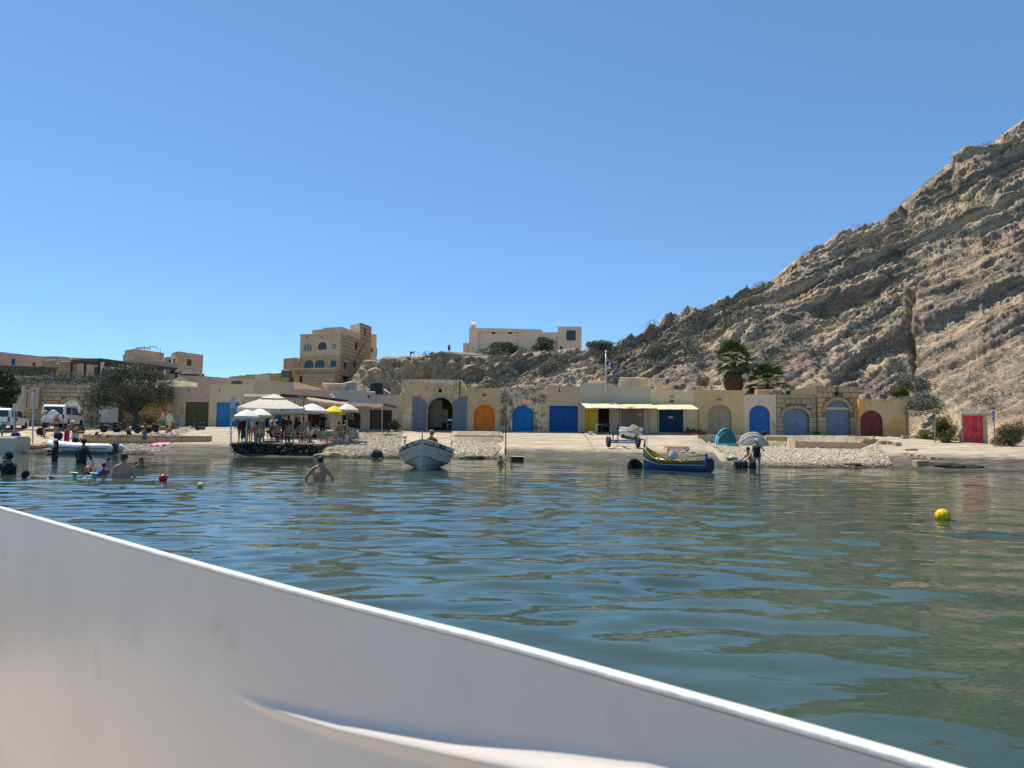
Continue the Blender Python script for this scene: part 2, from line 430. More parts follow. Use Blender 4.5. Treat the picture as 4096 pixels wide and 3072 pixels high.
def build_pebbles():
    ic = bmesh.new(); bmesh.ops.create_icosphere(ic, subdivisions=1, radius=1)
    iv = np.array([v.co[:] for v in ic.verts]); jf = np.array([[v.index for v in f.verts] for f in ic.faces]); ic.free()
    rs = np.random.RandomState(5)
    zones = [('pebble_beach', 330, 830, 44.2, 56, 6000), ('pebble_beach', 700, 990, 54, 61.5, 4500), ('pebble_beach', 1270, 1660, 44.2, 58.4, 12000),
             ('pebble_beach', 1812, 2014, 45.8, 53.2, 6000), ('pebble_beach', 2800, 3570, 37.8, 52.9, 21000)]
    for name, a, b_, d0, d1, n in zones:
        D = np.sqrt(rs.uniform(d0**2, d1**2, n)); px = rs.uniform(a, b_, n)
        # ragged margins
        e = 30*fbm(np.stack([D*.7, px*.004, D*0], -1), 3, 8)
        ok = (px+e > a+18) & (px+e < b_-18)
        if a == 2800: ok &= (D < 51.6) | (px < 3160)
        if a == 2800: ok &= px > np.interp(D, [38, 46, 53], [2935, 2890, 2830])
        if a == 330: ok &= (D < 49.5) | (px > 480)
        if a == 330: ok &= px < np.interp(D, [44, 50, 56], [640, 745, 800])
        if a == 1270: ok &= (px < np.interp(D, [45, 58], [1600, 1625])) & ((px > 1300) | (D > 52))
        D, px = D[ok], px[ok]; n = len(D)
        X = (px-2048)/3000*D; Z = Gz(X, D)
        s = rs.uniform(.034, .072, n)*(1+.9*(rs.rand(n) > .97))
        sc_ = np.stack([s*rs.uniform(.8, 1.4, n), s*rs.uniform(.7, 1.1, n), s*rs.uniform(.45, .75, n)], -1)
        th = rs.rand(n)*6.28; c, si = np.cos(th), np.sin(th)
        V = iv[None]*sc_[:, None]*(1+.16*rs.randn(n, len(iv), 1))
        VX = V[..., 0]*c[:, None]-V[..., 1]*si[:, None]; VY = V[..., 0]*si[:, None]+V[..., 1]*c[:, None]
        V = np.stack([VX+X[:, None], VY+D[:, None], V[..., 2]+(Z+.2*s)[:, None]], -1)
        Fc = (jf[None]+(np.arange(n)*len(iv))[:, None, None]).reshape(-1, 3)
        o = npmesh(name, V.reshape(-1, 3), Fc, M_PEB); tag(o, kind='stuff', label='pale rounded pebbles lying on the beach', cat='pebbles')
build_pebbles()
# ------------------------------------------------------------------ hill: one lofted rock surface from the far-left terrace to the big slope on the right
HT = np.array([  # px, foot row, foot distance, ridge row, ridge distance, curve, roughness
 (-900,1720,70,1478,84,1.2,.15),(0,1720,70,1500,84,1.2,.15),(300,1720,69.5,1512,83,1.2,.15),(700,1720,69,1520,82,1.2,.15),(900,1700,69,1548,80,1.2,.15),
 (1130,1690,68,1566,78,1,.2),(1380,1680,66,1566,74,1,.3),(1440,1660,66,1445,72,.8,.7),(1490,1660,65.8,1434,71,.7,.8),(1560,1660,65.5,1422,70.5,.6,.85),
 (1720,1655,65.5,1406,71,.6,.8),(1850,1655,65.5,1402,72.5,.7,.8),(2000,1655,65.5,1414,75,.8,.9),(2320,1655,65,1414,79,.9,1),(2408,1655,64.8,1388,81,.9,1),
 (2472,1655,64.5,1372,83,.95,1),(2593,1650,64.2,1327,86,1,1),(2778,1650,64,1253,89,1,1),(3056,1650,63.8,1151,94,1,1),(3241,1650,63.5,1032,97,1,1),
 (3408,1705,62,949,100,1,1),(3611,1778,58.5,847,103,1,1),(3741,1795,54,746,104,1,1),(3824,1806,52,681,105,1,1),(3926,1815,50,588,106,1,1),
 (4096,1832,46.5,490,108,1,1),(4500,1860,42,262,111,1,1),(5000,1850,40,40,113,1,1)], float)
def build_hill():
    pxs = np.concatenate([np.arange(-900, 1380, 24), np.arange(1380, 3400, 5.5), np.arange(3400, 4300, 5), np.arange(4300, 5001, 25)])
    NT = 300; ts = np.linspace(0, 1, NT)
    cols = [np.interp(pxs, HT[:, 0], HT[:, k]) for k in range(1, 7)]
    yb, Db, yt, Dt, g, ro = [c[None, :] for c in cols]
    Dt = Dt+12*sstep(2400, 3000, pxs)[None]
    T = ts[:, None]
    PY = yb+(yt-yb)*T; D = Db+(Dt-Db)*T**g; PX = np.broadcast_to(pxs[None], PY.shape)
    R = np.array(RM); ray = np.stack([PX-2048, 1536-PY, np.full(PY.shape, -F)], -1) @ R.T
    V = np.array(CAM)+ray*(D/ray[..., 1])[..., None]
    du = np.gradient(V, axis=1); dv = np.gradient(V, axis=0)
    nr = np.cross(du, dv); nr /= np.linalg.norm(nr, axis=-1, keepdims=True)+1e-9
    nr *= np.sign(-nr[..., 1:2]+1e-6)
    a = math.radians(25); x, y, z = V[..., 0], V[..., 1], V[..., 2]
    u = x*np.cos(a)+z*np.sin(a); s = -x*np.sin(a)+z*np.cos(a)
    q = lambda fu, fy, fs, o=0: np.stack([u*fu+o, y*fy+o, s*fs+o], -1)
    wp = 1.8*fbm(q(.03, .04, .05), 3, 1)
    q2 = lambda fu, fs, o=0: np.stack([u*fu+o, y*.05+o, (s+wp)*fs+o], -1)
    led = np.tanh(5*vnoise(q2(.02, .42), 61))*(.45+.75*sstep(-.35, .3, fbm(q(.03, .05, .2, 3), 3, 9)))
    led2 = np.tanh(4.5*vnoise(q2(.05, 1.2, 5), 62))+.7*np.tanh(4*vnoise(q2(.11, 3.0, 9), 63))
    rg = 1-np.abs(fbm(q(.14, .3, 1.0), 5, 20, .6))*2.4
    lump = fbm(q(.09, .10, .14, 2), 4, 30)
    fine = fbm(np.stack([x*1.5, y*1.5, z*1.9], -1), 5, 40, .6)
    knob = np.abs(fbm(np.stack([x*.55, y*.55, z*.7], -1), 4, 50, .55))
    hill = sstep(2150, 2500, PX)
    d_hill = .85*led+.46*led2+.65*rg-.3+.8*lump+.75*fine
    d_crag = 1.7*lump+1.9*knob-.7+.35*fine+.5*led
    dsp = hill*d_hill+(1-hill)*d_crag
    # deep vertical crevice and the undercut band
    cx = np.interp(PY, [1080, 1180, 1300, 1560], [3700, 3655, 3640, 3628])+16*fbm(np.stack([PY*.02, PY*0, PY*0], -1), 3, 70); wd = np.interp(PY, [1050, 1200, 1450, 1560], [8, 13, 17, 26])
    dsp -= 2.0*np.exp(-((PX-cx)/wd)**2)*sstep(1060, 1180, PY)*sstep(1600, 1550, PY)
    bx = np.interp(PX, [2850, 3050, 3250, 3420, 3560], [1345, 1300, 1232, 1180, 1100])
    w_ = sstep(2840, 2960, PX)*sstep(3580, 3480, PX)
    dsp += w_*(1.3*np.exp(-((PY-bx+34)/20)**2)-1.6*np.exp(-((PY-bx-6)/13)**2))
    # block outcrop high on the right
    ob = sstep(3800, 3840, PX)*sstep(4010, 3950, PX)
    dsp += ob*(2.2*np.exp(-((PY-690)/70.)**2)-1.6*np.exp(-((PY-800)/26.)**2))
    # caves in the crag below the chapel (dark hollows)
    for cxx, cyy, rx, ry, am in ((1680, 1500, 90, 34, 2.2), (1850, 1490, 70, 22, 1.8), (2020, 1510, 34, 22, 2.0), (2110, 1455, 50, 16, 1.7), (1500, 1560, 60, 50, 2.2), (2490, 1540, 60, 16, 1.5), (2330, 1560, 40, 20, 1.6)):
        dsp -= am*np.exp(-((PX-cxx)/rx)**2-((PY-cyy)/ry)**2)
    dsp *= ro*(.25+.75*np.sin(np.clip(T*1.08+.02, 0, 1)*pi*.5))
    lowleft = sstep(1400, 1430, PX); dsp = dsp*lowleft+.25*fine*(1-lowleft)
    V = V+nr*dsp[..., None]
    V[..., 2] += (1.1*fbm(np.stack([PX*.011, PX*0+3, PX*0], -1), 4, 81, .6)+.3*np.tanh(5*vnoise(np.stack([PX*.03, PX*0, PX*0], -1), 82)))*sstep(.86, 1, T)*sstep(2300, 2700, PX)
    # back of the ridge and plateau
    back = []
    for k, (dd, dz) in enumerate(((6, -.5), (25, -3), (80, -14))):
        e = V[-1].copy(); e[:, 1] += dd
        e[:, 2] += dz*sstep(2300, 2700, pxs)+.110*dd*(1-sstep(2300, 2700, pxs))*sstep(1400, 1440, pxs); back.append(e)
    V = np.concatenate([V, np.array(back)], 0)
    n = len(pxs); i = np.arange(V.shape[0]-1)[:, None]*n+np.arange(n-1)[None]
    o = npmesh('hill', V.reshape(-1, 3), np.stack([i, i+1, i+n+1, i+n], -1).reshape(-1, 4), M_ROCK, smooth=False)
    tag(o, kind='structure')
    return V[:NT], PX, PY
HV, HPX, HPY = build_hill()
def hillpt(px, py):
    """nearest grid point of the rock surface to a photo pixel"""
    k = np.argmin((HPX-px)**2+(HPY-py)**2); return Vector(HV.reshape(-1, 3)[k])
def leaves(cent, rad, n, size, seed=0, flat=.25, up=0.0, droop=0.0, shell=.55):
    """n leaf-sized quads spread through ellipsoids; cent (k,3), rad (k,3)"""
    rs = np.random.RandomState(seed); cent = np.atleast_2d(cent); rad = np.atleast_2d(rad); k = len(cent)
    w_ = rad.prod(1)**(2/3); idx = rs.choice(k, n, p=w_/w_.sum())
    d = rs.randn(n, 3); d /= np.linalg.norm(d, axis=1, keepdims=True)
    r = np.where(rs.rand(n) < shell, rs.uniform(.72, 1.08, n), rs.rand(n)**.5)
    p = cent[idx]+d*r[:, None]*rad[idx]
    a = rs.randn(n, 3)+d*.8; a[:, 2] += up-droop; a /= np.linalg.norm(a, axis=1, keepdims=True)
    b_ = np.cross(a, rs.randn(n, 3)); b_ /= np.linalg.norm(b_, axis=1, keepdims=True)+1e-9
    L_ = size*rs.uniform(.6, 1.5, n)[:, None]; W = L_*flat
    v = np.stack([p-b_*W*.3, p+a*L_*.5-b_*W, p+a*L_, p+a*L_*.5+b_*W], 1).reshape(-1, 3)
    return v, np.arange(4*n).reshape(-1, 4)
def build_scrub():
    rs = np.random.RandomState(21)
    rows, cols_ = HPX.shape; cs = []; rr = []; lf = []
    m = fbm(np.stack([HPX*.0045, HPY*.007, HPX*0], -1), 4, 77)
    edge = (HPY-HPY[-1:])                         # pixels below the ridge
    m2 = fbm(np.stack([HPX*.02, HPY*.028, HPX*0], -1), 3, 91)
    dens = (sstep(-.05, .35, m)+.12)*sstep(-.25, .25, m2)*(.4+.9*sstep(420, 40, edge))*(HPX > 1640)*(HPX < 4300)
    dens *= np.where(HPX < 2700, .5, 1)
    dens = np.where((HPX < 1400), 1.4*sstep(-.3, .1, m)*(HPX > -400)*(HPX < 470)*(HPY > 1512)*(HPY < 1560)*3, dens)
    ii = rs.choice(rows*cols_, 3900, p=(dens/dens.sum()).ravel())
    Vf = HV.reshape(-1, 3)
    for i in ii:
        p = Vf[i]; D = p[1]; s = rs.uniform(.16, .5)*(1+.9*(rs.rand() > .9))*(.8+.4*(D > 75))
        (lf if rs.rand() < .26 else cs).append((p+np.array([0, -.1, s*.25]), np.array([s*1.25, s*1.1, s*.6])))
    for nm, lst, mt, n, lab in (('hillside_scrub', cs, M_SCRUB, 115000, 'low grey-green garigue scrub scattered over the rocky slope'), ('hillside_greenery', lf, M_GREEN, 40000, 'small bright green bushes dotted over the rocky slope')):
        v, f = leaves(np.array([a for a, _ in lst]), np.array([b_ for _, b_ in lst]), n, .125, 5, .34)
        tag(npmesh(nm, v, f, mt), kind='stuff', label=lab, cat='scrub')
build_scrub()
# ------------------------------------------------------------------ buildings: walls with real openings, doors, windows, ashlar
def clip(poly, x, keep_less):
    out = []; n = len(poly)
    for i in range(n):
        a, b_ = poly[i], poly[(i+1) % n]; ia = (a[0] <= x) == keep_less; ib = (b_[0] <= x) == keep_less
        if ia: out.append(a)
        if ia != ib:
            t = (x-a[0])/(b_[0]-a[0]); out.append((x, a[1]+(b_[1]-a[1])*t))
    return out
def rect(x0, x1, z0, z1): return [(x0, z0), (x1, z0), (x1, z1), (x0, z1)]
def arch(x0, x1, z0, z1, rise=None, n=14):
    w_ = (x1-x0)/2; rise = min(w_, z1-z0) if rise is None else rise; xc = (x0+x1)/2
    return [(x0, z0), (x1, z0)]+[(xc+w_*math.cos(pi*k/n), z1-rise+rise*math.sin(pi*k/n)) for k in range(n+1)]
class Wall:
    """vertical plane from a to b (left to right as the camera sees it); local x along it, y into it, z up"""
    def __init__(s, a, b_):
        s.a = Vector((a[0], a[1], 0)); s.b = Vector((b_[0], b_[1], 0)); s.u = (s.b-s.a).normalized(); s.len = (s.b-s.a).length
        s.n = Vector((-s.u.y, s.u.x, 0))          # into the wall
        s.m = Matrix(((s.u.x, s.n.x, 0), (s.u.y, s.n.y, 0), (0, 0, 1)))
    def at(s, px, py):
        d = RM @ Vector((px-2048, 1536-py, -F)); k = (s.a-CAM).dot(s.n)/d.dot(s.n); p = CAM+d*k
        return (p-s.a).dot(s.u), p.z
    def r(s, px0, px1, py0, py1):
        a = s.at((px0+px1)/2, py0); b_ = s.at((px0+px1)/2, py1); c = s.at(px0, (py0+py1)/2); d = s.at(px1, (py0+py1)/2)
        return c[0], d[0], b_[1], a[1]             # x0, x1, z0, z1
    def w(s, x, y, z): return s.a+s.u*x+s.n*y+Vector((0, 0, z))
    def xf(s, b): b.v = [tuple(s.w(*v)) for v in b.v]; return b
def fill(b, outer, holes, y):
    bm = bmesh.new(); es = []
    for poly in [outer]+holes:
        vs = [bm.verts.new((x, y, z)) for x, z in poly]
        es += [bm.edges.new((vs[i], vs[(i+1) % len(vs)])) for i in range(len(vs))]
    bmesh.ops.triangle_fill(bm, use_beauty=True, edges=es)
    bm.verts.index_update(); b.add([v.co[:] for v in bm.verts], [[v.index for v in f.verts] for f in bm.faces]); bm.free()
def wallmesh(W, outer, holes, mat, parent, name='wall', depth=None, rev=.3, jit=0.0, cap=.3):
    """front skin with holes and reveals; depth closes it to a hollow box"""
    x0 = min(p[0] for p in outer); x1 = max(p[0] for p in outer); z0 = min(p[1] for p in outer)
    if jit:
        o2 = []
        for i, p in enumerate(outer):
            q_ = outer[(i+1) % len(outer)]; o2.append(p)
            if p[1] > z0+.5 and q_[1] > z0+.5:
                k = max(2, int(abs(q_[0]-p[0])/.35))
                o2 += [(lerp(p[0], q_[0], j/k), lerp(p[1], q_[1], j/k)+rnd.uniform(-jit, jit*.4)) for j in range(1, k)]
        outer = o2
    b = B(); fill(b, outer, holes, 0)
    for h in holes:
        n = len(h)
        for i in range(n):
            a, c = h[i], h[(i+1) % n]; b.quad((a[0], 0, a[1]), (c[0], 0, c[1]), (c[0], rev, c[1]), (a[0], rev, a[1]))
    n = len(outer)
    if depth is None: depth = cap; box = False
    else: box = True
    for i in range(n):
        a, c = outer[i], outer[(i+1) % n]
        dd = .28 if (box and a[1] > z0+.5 and c[1] > z0+.5) else depth
        b.quad((a[0], 0, a[1]), (c[0], 0, c[1]), (c[0], dd, c[1]), (a[0], dd, a[1]))
    if box:
        zt = min(p[1] for p in outer if p[1] > z0+.5)-.16
        b.quad((x0, .28, zt), (x1, .28, zt), (x1, depth, zt), (x0, depth, zt)); b.quad((x0, depth, z0), (x1, depth, z0), (x1, depth, zt+.16), (x0, depth, zt+.16))
        b.quad((x0, .28, zt), (x1, .28, zt), (x1, .28, zt+.16), (x0, .28, zt+.16))
        b.quad((x0+.05, .05, z0+.42), (x1-.05, .05, z0+.42), (x1-.05, depth, z0+.42), (x0+.05, depth, z0+.42))
    W.xf(b)
    me = b.obj(name, mat, parent); return me
_BLK = []
def blockmesh(mat):
    """six shared, slightly irregular chamfered unit blocks per stone material"""
    key = mat.name
    for k, l in _BLK:
        if k == key: return l
    l = []
    for i in range(6):
        b = B(); b.box((0, 0, 0), (1, 1, 1), .04)
        r_ = random.Random(i); b.v = [(x+r_.uniform(-.025, .025), y+r_.uniform(-.12, .03), z+r_.uniform(-.04, .04)) for x, y, z in b.v]
        o = b.obj('stone_block', mat); l.append(o.data); bpy.data.objects.remove(o)
    _BLK.append((key, l)); return l
def ashlar(W, parent, x0, x1, z0, z1, ch, ln, holes, mat, proud=.05, name='stone_block', gap=.04, top=None):
    """courses of individual blocks proud of the wall; holes are polygons kept clear"""
    mesh = blockmesh(mat); loc = Vector()
    q_ = parent
    while q_ is not None: loc += q_.location; q_ = q_.parent
    z = z0; row = 0; cnt = 0
    while z < z1-.06:
        h = min(ch*rnd.uniform(.85, 1.15), z1-z)
        if z1-(z+h) < ch*.4: h = z1-z
        iv = [(x0, x1)]
        for hp in holes:
            xs = []
            m = len(hp)
            for i in range(m):
                a, c = hp[i], hp[(i+1) % m]
                for t in (0, .25, .5, .75, 1):
                    zz = lerp(a[1], c[1], t)
                    if z-.01 <= zz <= z+h+.01: xs.append(lerp(a[0], c[0], t))
            hz0 = min(p[1] for p in hp); hz1 = max(p[1] for p in hp)
            if hz0 < z+h and hz1 > z:
                hx0, hx1 = min(p[0] for p in hp), max(p[0] for p in hp)
                if xs: hx0, hx1 = min(xs), max(xs)
                iv = [s_ for a, c in iv for s_ in ((a, min(c, hx0-.01)), (max(a, hx1+.01), c)) if s_[1]-s_[0] > .08]
        for a, c in iv:
            x = a
            while x < c-.05:
                l_ = ln*rnd.uniform(.6, 1.35)
                if c-(x+l_) < ln*.4: l_ = c-x
                if top is None or z+h*.6 < top(x+l_/2):
                    o = bpy.data.objects.new(name, rnd.choice(mesh)); col.objects.link(o); o.parent = parent
                    o.matrix_local = Matrix.Translation(W.w(x+l_/2, .06-proud-rnd.uniform(0, .012), z+h/2)-loc) @ (W.m.to_4x4() @ Matrix.Diagonal((l_-gap, .12, h-gap, 1)))
                    cnt += 1
                x += l_
        z += h; row += 1
    return cnt
def voussoirs(W, parent, x0, x1, z0, z1, rise, mat, d=.27, n=11):
    """ring of wedge stones round an arch; returns the outline that coursed blocks must keep clear of"""
    xc, w_, zs = (x0+x1)/2, (x1-x0)/2, z1-rise; pt = lambda a, e: (xc+(w_+e)*math.cos(a), zs+(rise+e)*math.sin(a))
    for k in range(n):
        a, c = pi*k/n+.012, pi*(k+1)/n-.012; b = B(); b.prism([pt(a, .015), pt(c, .015), pt(c, d), pt(a, d)], -.05-.012*(k % 2), .06); W.xf(b); b.obj('stone_block', mat, parent)
    return [(x0, z0), (x1, z0), (x1, zs)]+[pt(pi*k/14, d+.01) for k in range(15)]+[(x0, zs)]
def lumber(W, poly, y, t, mat, parent, name): b = B(); b.prism(poly, y, y+t); W.xf(b); return b.obj(name, mat, parent)
def door(W, hole, parent, mat, leaves=2, inset=.16, groove=0, handle=True, name='door', seam=None):
    x0 = min(p[0] for p in hole); x1 = max(p[0] for p in hole); z0 = min(p[1] for p in hole); z1 = max(p[1] for p in hole)
    xc = (x0+x1)/2 if seam is None else lerp(x0, x1, seam); out = []
    for k in range(leaves):
        a, c = (x0, x1) if leaves == 1 else ((x0, xc-.006) if k == 0 else (xc+.006, x1))
        n = groove or 1; b = B()
        for j in range(n):
            g = .006 if n > 1 else 0
            pa = clip(clip(hole, lerp(a, c, j/n)+g, False), lerp(a, c, (j+1)/n)-g, True)
            if len(pa) > 2: b.prism(pa, inset+(.004*(j % 2)), inset+.05)
        if n > 1: b.prism(clip(clip(hole, a, False), c, True), inset+.012, inset+.045)
        W.xf(b); o = b.obj(name, mat, parent); out.append(o)
        if handle and (leaves == 1 or k == leaves-1):
            b = B(); hx = c-.12 if leaves == 1 else a+.1; b.box((hx, inset-.025, z0+(z1-z0)*.45), (.03, .05, .14), .008); W.xf(b); b.obj('handle', M_IRON, o)
    return out
def window(W, x0, x1, z0, z1, parent, frame_m, pane_m, nx=2, nz=2, inset=.1, rise=0, sill=None, fw=.06, name='window', pframe=None):
    """frame as a part, panes as its sub-parts; rise > 0 gives an arched head"""
    mk = (lambda e: arch(x0+e, x1-e, z0+e, z1-e, max(.02, rise-e))) if rise else (lambda e: rect(x0+e, x1-e, z0+e, z1-e))
    b = B(); o_, i_ = mk(0), mk(fw); n = len(o_)
    for i in range(n):
        j = (i+1) % n
        for y in (inset, inset+.05):
            b.quad((o_[i][0], y, o_[i][1]), (o_[j][0], y, o_[j][1]), (i_[j][0], y, i_[j][1]), (i_[i][0], y, i_[i][1]))
        b.quad((i_[i][0], inset, i_[i][1]), (i_[j][0], inset, i_[j][1]), (i_[j][0], inset+.05, i_[j][1]), (i_[i][0], inset+.05, i_[i][1]))
    for k in range(1, nx): b.box((lerp(x0, x1, k/nx), inset+.02, (z0+z1-rise*.3)/2), (fw*.7, .04, z1-z0-fw-rise*.3))
    for k in range(1, nz): b.box(((x0+x1)/2, inset+.022, lerp(z0, z1-rise*.5, k/nz)), (x1-x0-fw, .04, fw*.7))
    W.xf(b); f = b.obj(name, frame_m, parent)
    for k in range(nx):
        pc = clip(clip(mk(fw*.6), lerp(x0, x1, k/nx), False), lerp(x0, x1, (k+1)/nx), True)
        if len(pc) > 2: b = B(); b.prism(pc, inset+.03, inset+.038); W.xf(b); b.obj('pane', pane_m, f)
    if sill: b = B(); b.box(((x0+x1)/2, -.03, z0-.04), (x1-x0+.16, .2, .08), .01); W.xf(b); b.obj('sill', sill, f)
    return f
M_IRON = plain((.05, .045, .04), .6, .3, 20, .3, 60)
M_STEEL = plain((.42, .42, .42), .4, .2, 20, .2, 80, metal=.6)
M_GLASS = plain((.018, .022, .028), .08, .1, 3, 0, 5, spec=.6)
M_DARK = plain((.03, .026, .022), .8, .3, 5, .3, 20)
M_WHITE = plain((.72, .70, .66), .6, .12, 5, .2, 40)
M_MORTAR = plain((.17, .135, .09), .95, .3, 8, .5, 30)
M_TRIM = plain((.50, .45, .37), .85, .2, 6, .4, 20)
def hs(name, label, px0, px1, pyt, pyb, D, mat, ops=(), depth=5.5, jit=.025, cat='boathouse', drop=.5, prof=None, rev=.3, D1=None):
    """a flat-roofed building whose front stands at distance D; ops: (px0, px1, py0, py1, kind, rise px)"""
    pm = (pyt+pyb)/2; a = P(px0, pm, D); b_ = P(px1, pm, D1 or D); W = Wall((a.x, a.y), (b_.x, b_.y))
    t = thing(name, label, cat, ((a.x+b_.x)/2, (a.y+b_.y)/2, P((px0+px1)/2, pyb, D).z))
    zb = W.at((px0+px1)/2, pyb)[1]-drop
    if prof: top = [W.at(x, y) for x, y in prof]; top[-1] = (W.len, top[-1][1]); top[0] = (0, top[0][1])
    else: zt = W.at((px0+px1)/2, pyt)[1]; top = [(0, zt), (W.len, zt)]
    outer = [(0, zb), (W.len, zb)]+top[::-1]
    holes = []
    for o in ops:
        x0, x1, z0, z1 = W.r(*o[:4])
        if o[4] == 'arch': holes.append(arch(x0, x1, z0, z1, None if len(o) < 6 else o[5]*(x1-x0)/(o[1]-o[0])))
        else: holes.append(rect(x0, x1, z0, z1))
    wallmesh(W, outer, holes, mat, t, depth=depth, jit=jit, rev=rev)
    return t, W, holes, (zb+drop, top[0][1])
# plaster coats
LIME = (.44, .355, .245)
PL_OPEN = plaster('peeling_ochre_plaster', (.42, .335, .22), (.55, .49, .39), (.13, .105, .075), .54, .60, .75, 2.4, blot=.55)
PL_ORNG = plaster('stained_ochre_plaster', (.43, .325, .20), (.36, .28, .19), (.16, .12, .08), .56, .63, .8, 2.2, blot=.6)
PL_MOTT = plaster('mottled_lichen_plaster', (.47, .40, .30), (.22, .185, .14), (.085, .072, .058), .53, .525, .9, 2.9, blot=.6)
PL_BLOCK = plaster('rendered_block_wall', (.40, .32, .235), (.46, .36, .20), (.22, .17, .12), .57, .67, .7, 2, blot=.35)
PL_GREY = plaster('grey_render', (.36, .345, .30), (.39, .37, .32), (.25, .23, .19), .68, .74, .5, 2, blot=.18)
PL_CREAM = plaster('cream_render', (.50, .44, .31), (.53, .47, .34), (.33, .28, .2), .68, .75, .5, 2, blot=.2)
PL_YELL = plaster('yellow_ochre_render', (.48, .37, .20), (.44, .33, .17), (.26, .2, .12), .60, .72, .6, 2, blot=.4)
PL_WHITE = plaster('flaking_limewash', (.50, .45, .37), (.33, .28, .22), (.16, .14, .11), .60, .64, .9, 2.6, blot=.4)
PL_OCHRE = plaster('patchy_ochre_wash', (.46, .31, .125), (.47, .385, .265), (.17, .13, .09), .50, .68, .8, 2, blot=.4)
PL_PINK = plaster('faded_pink_render', (.46, .345, .30), (.40, .31, .26), (.2, .16, .13), .61, .70, .7, 2.2, blot=.4)
PL_BEIGE = plaster('beige_render', (.43, .36, .28), (.46, .39, .30), (.28, .23, .17), .68, .76, .5, 2, blot=.2)
PL_PALE = plaster('pale_grey_render', (.45, .43, .39), (.48, .45, .40), (.3, .28, .24), .70, .76, .5, 2, blot=.18)
PL_CHAP = plaster('chapel_render', (.50, .455, .40), (.52, .465, .40), (.32, .24, .17), .72, .78, .4, 1.6, blot=.15)
PL_TOWER = plaster('weathered_tower_render', (.42, .355, .27), (.33, .235, .16), (.19, .16, .13), .60, .70, .3, 1.2, blot=.35)
PL_OLD = plaster('old_limestone_render', (.40, .345, .275), (.345, .295, .23), (.19, .16, .125), .58, .66, .6, 2, blot=.4)
ST_OCHRE = stone('ochre_ashlar', (.42, .33, .21), (.30, .23, .145))
ST_GREY = stone('grey_ashlar', (.40, .335, .24), (.27, .225, .165))
ST_TOWER = stone('tower_ashlar', (.39, .31, .21), (.27, .21, .14))
ST_DARK = stone('dark_wet_stone', (.055, .05, .045), (.12, .105, .085), .8)
ST_YEL = stone('yellow_limestone', (.48, .37, .20), (.38, .29, .165))
BLUE = plain((.004, .15, .40), .5, .2, 3, .2, 30); DBLUE = plain((.004, .075, .29), .5, .2, 3, .2, 30); NAVY = plain((.008, .04, .095), .5, .2, 3, .2, 30)
ORANGE = plain((.72, .17, .012), .5, .15, 3, .2, 30); GBLUE = plain((.20, .235, .29), .6, .15, 4, .3, 25); GREY_D = plain((.155, .175, .20), .6, .15, 4, .3, 25)
BROWN = plain((.235, .17, .125), .6, .12, 3, .2, 30); YELLOW = plain((.60, .36, .008), .5, .12, 3, .2, 30)
def worn(name, a, b_, t=.55): 
    q = N(name); c = q.mix(q.step(q.noise(3, 8, .65, stretch=(4, 4, .5)), t, t+.08), a, b_); c = q.mix(q.step(q.noise(8, 6), .35, .7), c, sc3(a, .8)); q.bump(q.noise(12, 6, .6, stretch=(4, 4, .5)), .4, .02)
    return q.done(c, .65, .25)
DRED = worn('worn_dark_red_paint', (.17, .04, .035), (.30, .18, .13), .58); RED = worn('faded_red_paint', (.76, .05, .07), (.72, .2, .18), .52); OLIVE = worn('olive_planks', (.115, .095, .032), (.17, .145, .07))
BLUE = worn('sun_worn_blue', (.004, .15, .40), (.03, .19, .42), .6); DBLUE = worn('sun_worn_deep_blue', (.004, .075, .29), (.02, .10, .30), .6); ORANGE = worn('sun_worn_orange', (.72, .17, .012), (.66, .21, .05), .6); NAVY = worn('sun_worn_navy', (.008, .04, .095), (.02, .06, .12), .6)
SKYB = worn('sun_bleached_blue', (.035, .22, .46), (.08, .26, .46), .6)
# --- the row of boathouses in the middle and on the right
t, W, H, z = hs('boathouse', 'tall peeling boathouse with grey doors standing open', 1603, 1846, 1517, 1722, 58, PL_OPEN, [(1711, 1811, 1590, 1722, 'arch'), (1754, 1768, 1555, 1569, 'arch', 7)], prof=[(1603, 1515), (1845, 1519)])
x0, x1, z0, z1 = W.r(1704, 1818, 1583, 1722)
b = B(); o_ = arch(x0, x1, z0, z1)[1:-1] if False else arch(x0, x1, z0, z1)[1:]; i_ = H[0][1:]
for k in range(1, len(o_)-1): b.add([(o_[k][0], -.03, o_[k][1]), (o_[k+1][0], -.03, o_[k+1][1]), (i_[k+1][0], -.03, i_[k+1][1]), (i_[k][0], -.03, i_[k][1]), (o_[k][0], .02, o_[k][1]), (o_[k+1][0], .02, o_[k+1][1]), (i_[k+1][0], .02, i_[k+1][1]), (i_[k][0], .02, i_[k][1])], [(0, 1, 2, 3), (0, 4, 5, 1), (3, 2, 6, 7)])
W.xf(b); b.obj('arch_surround', plain((.27, .27, .26), .8, .2, 8, .4, 20), t)
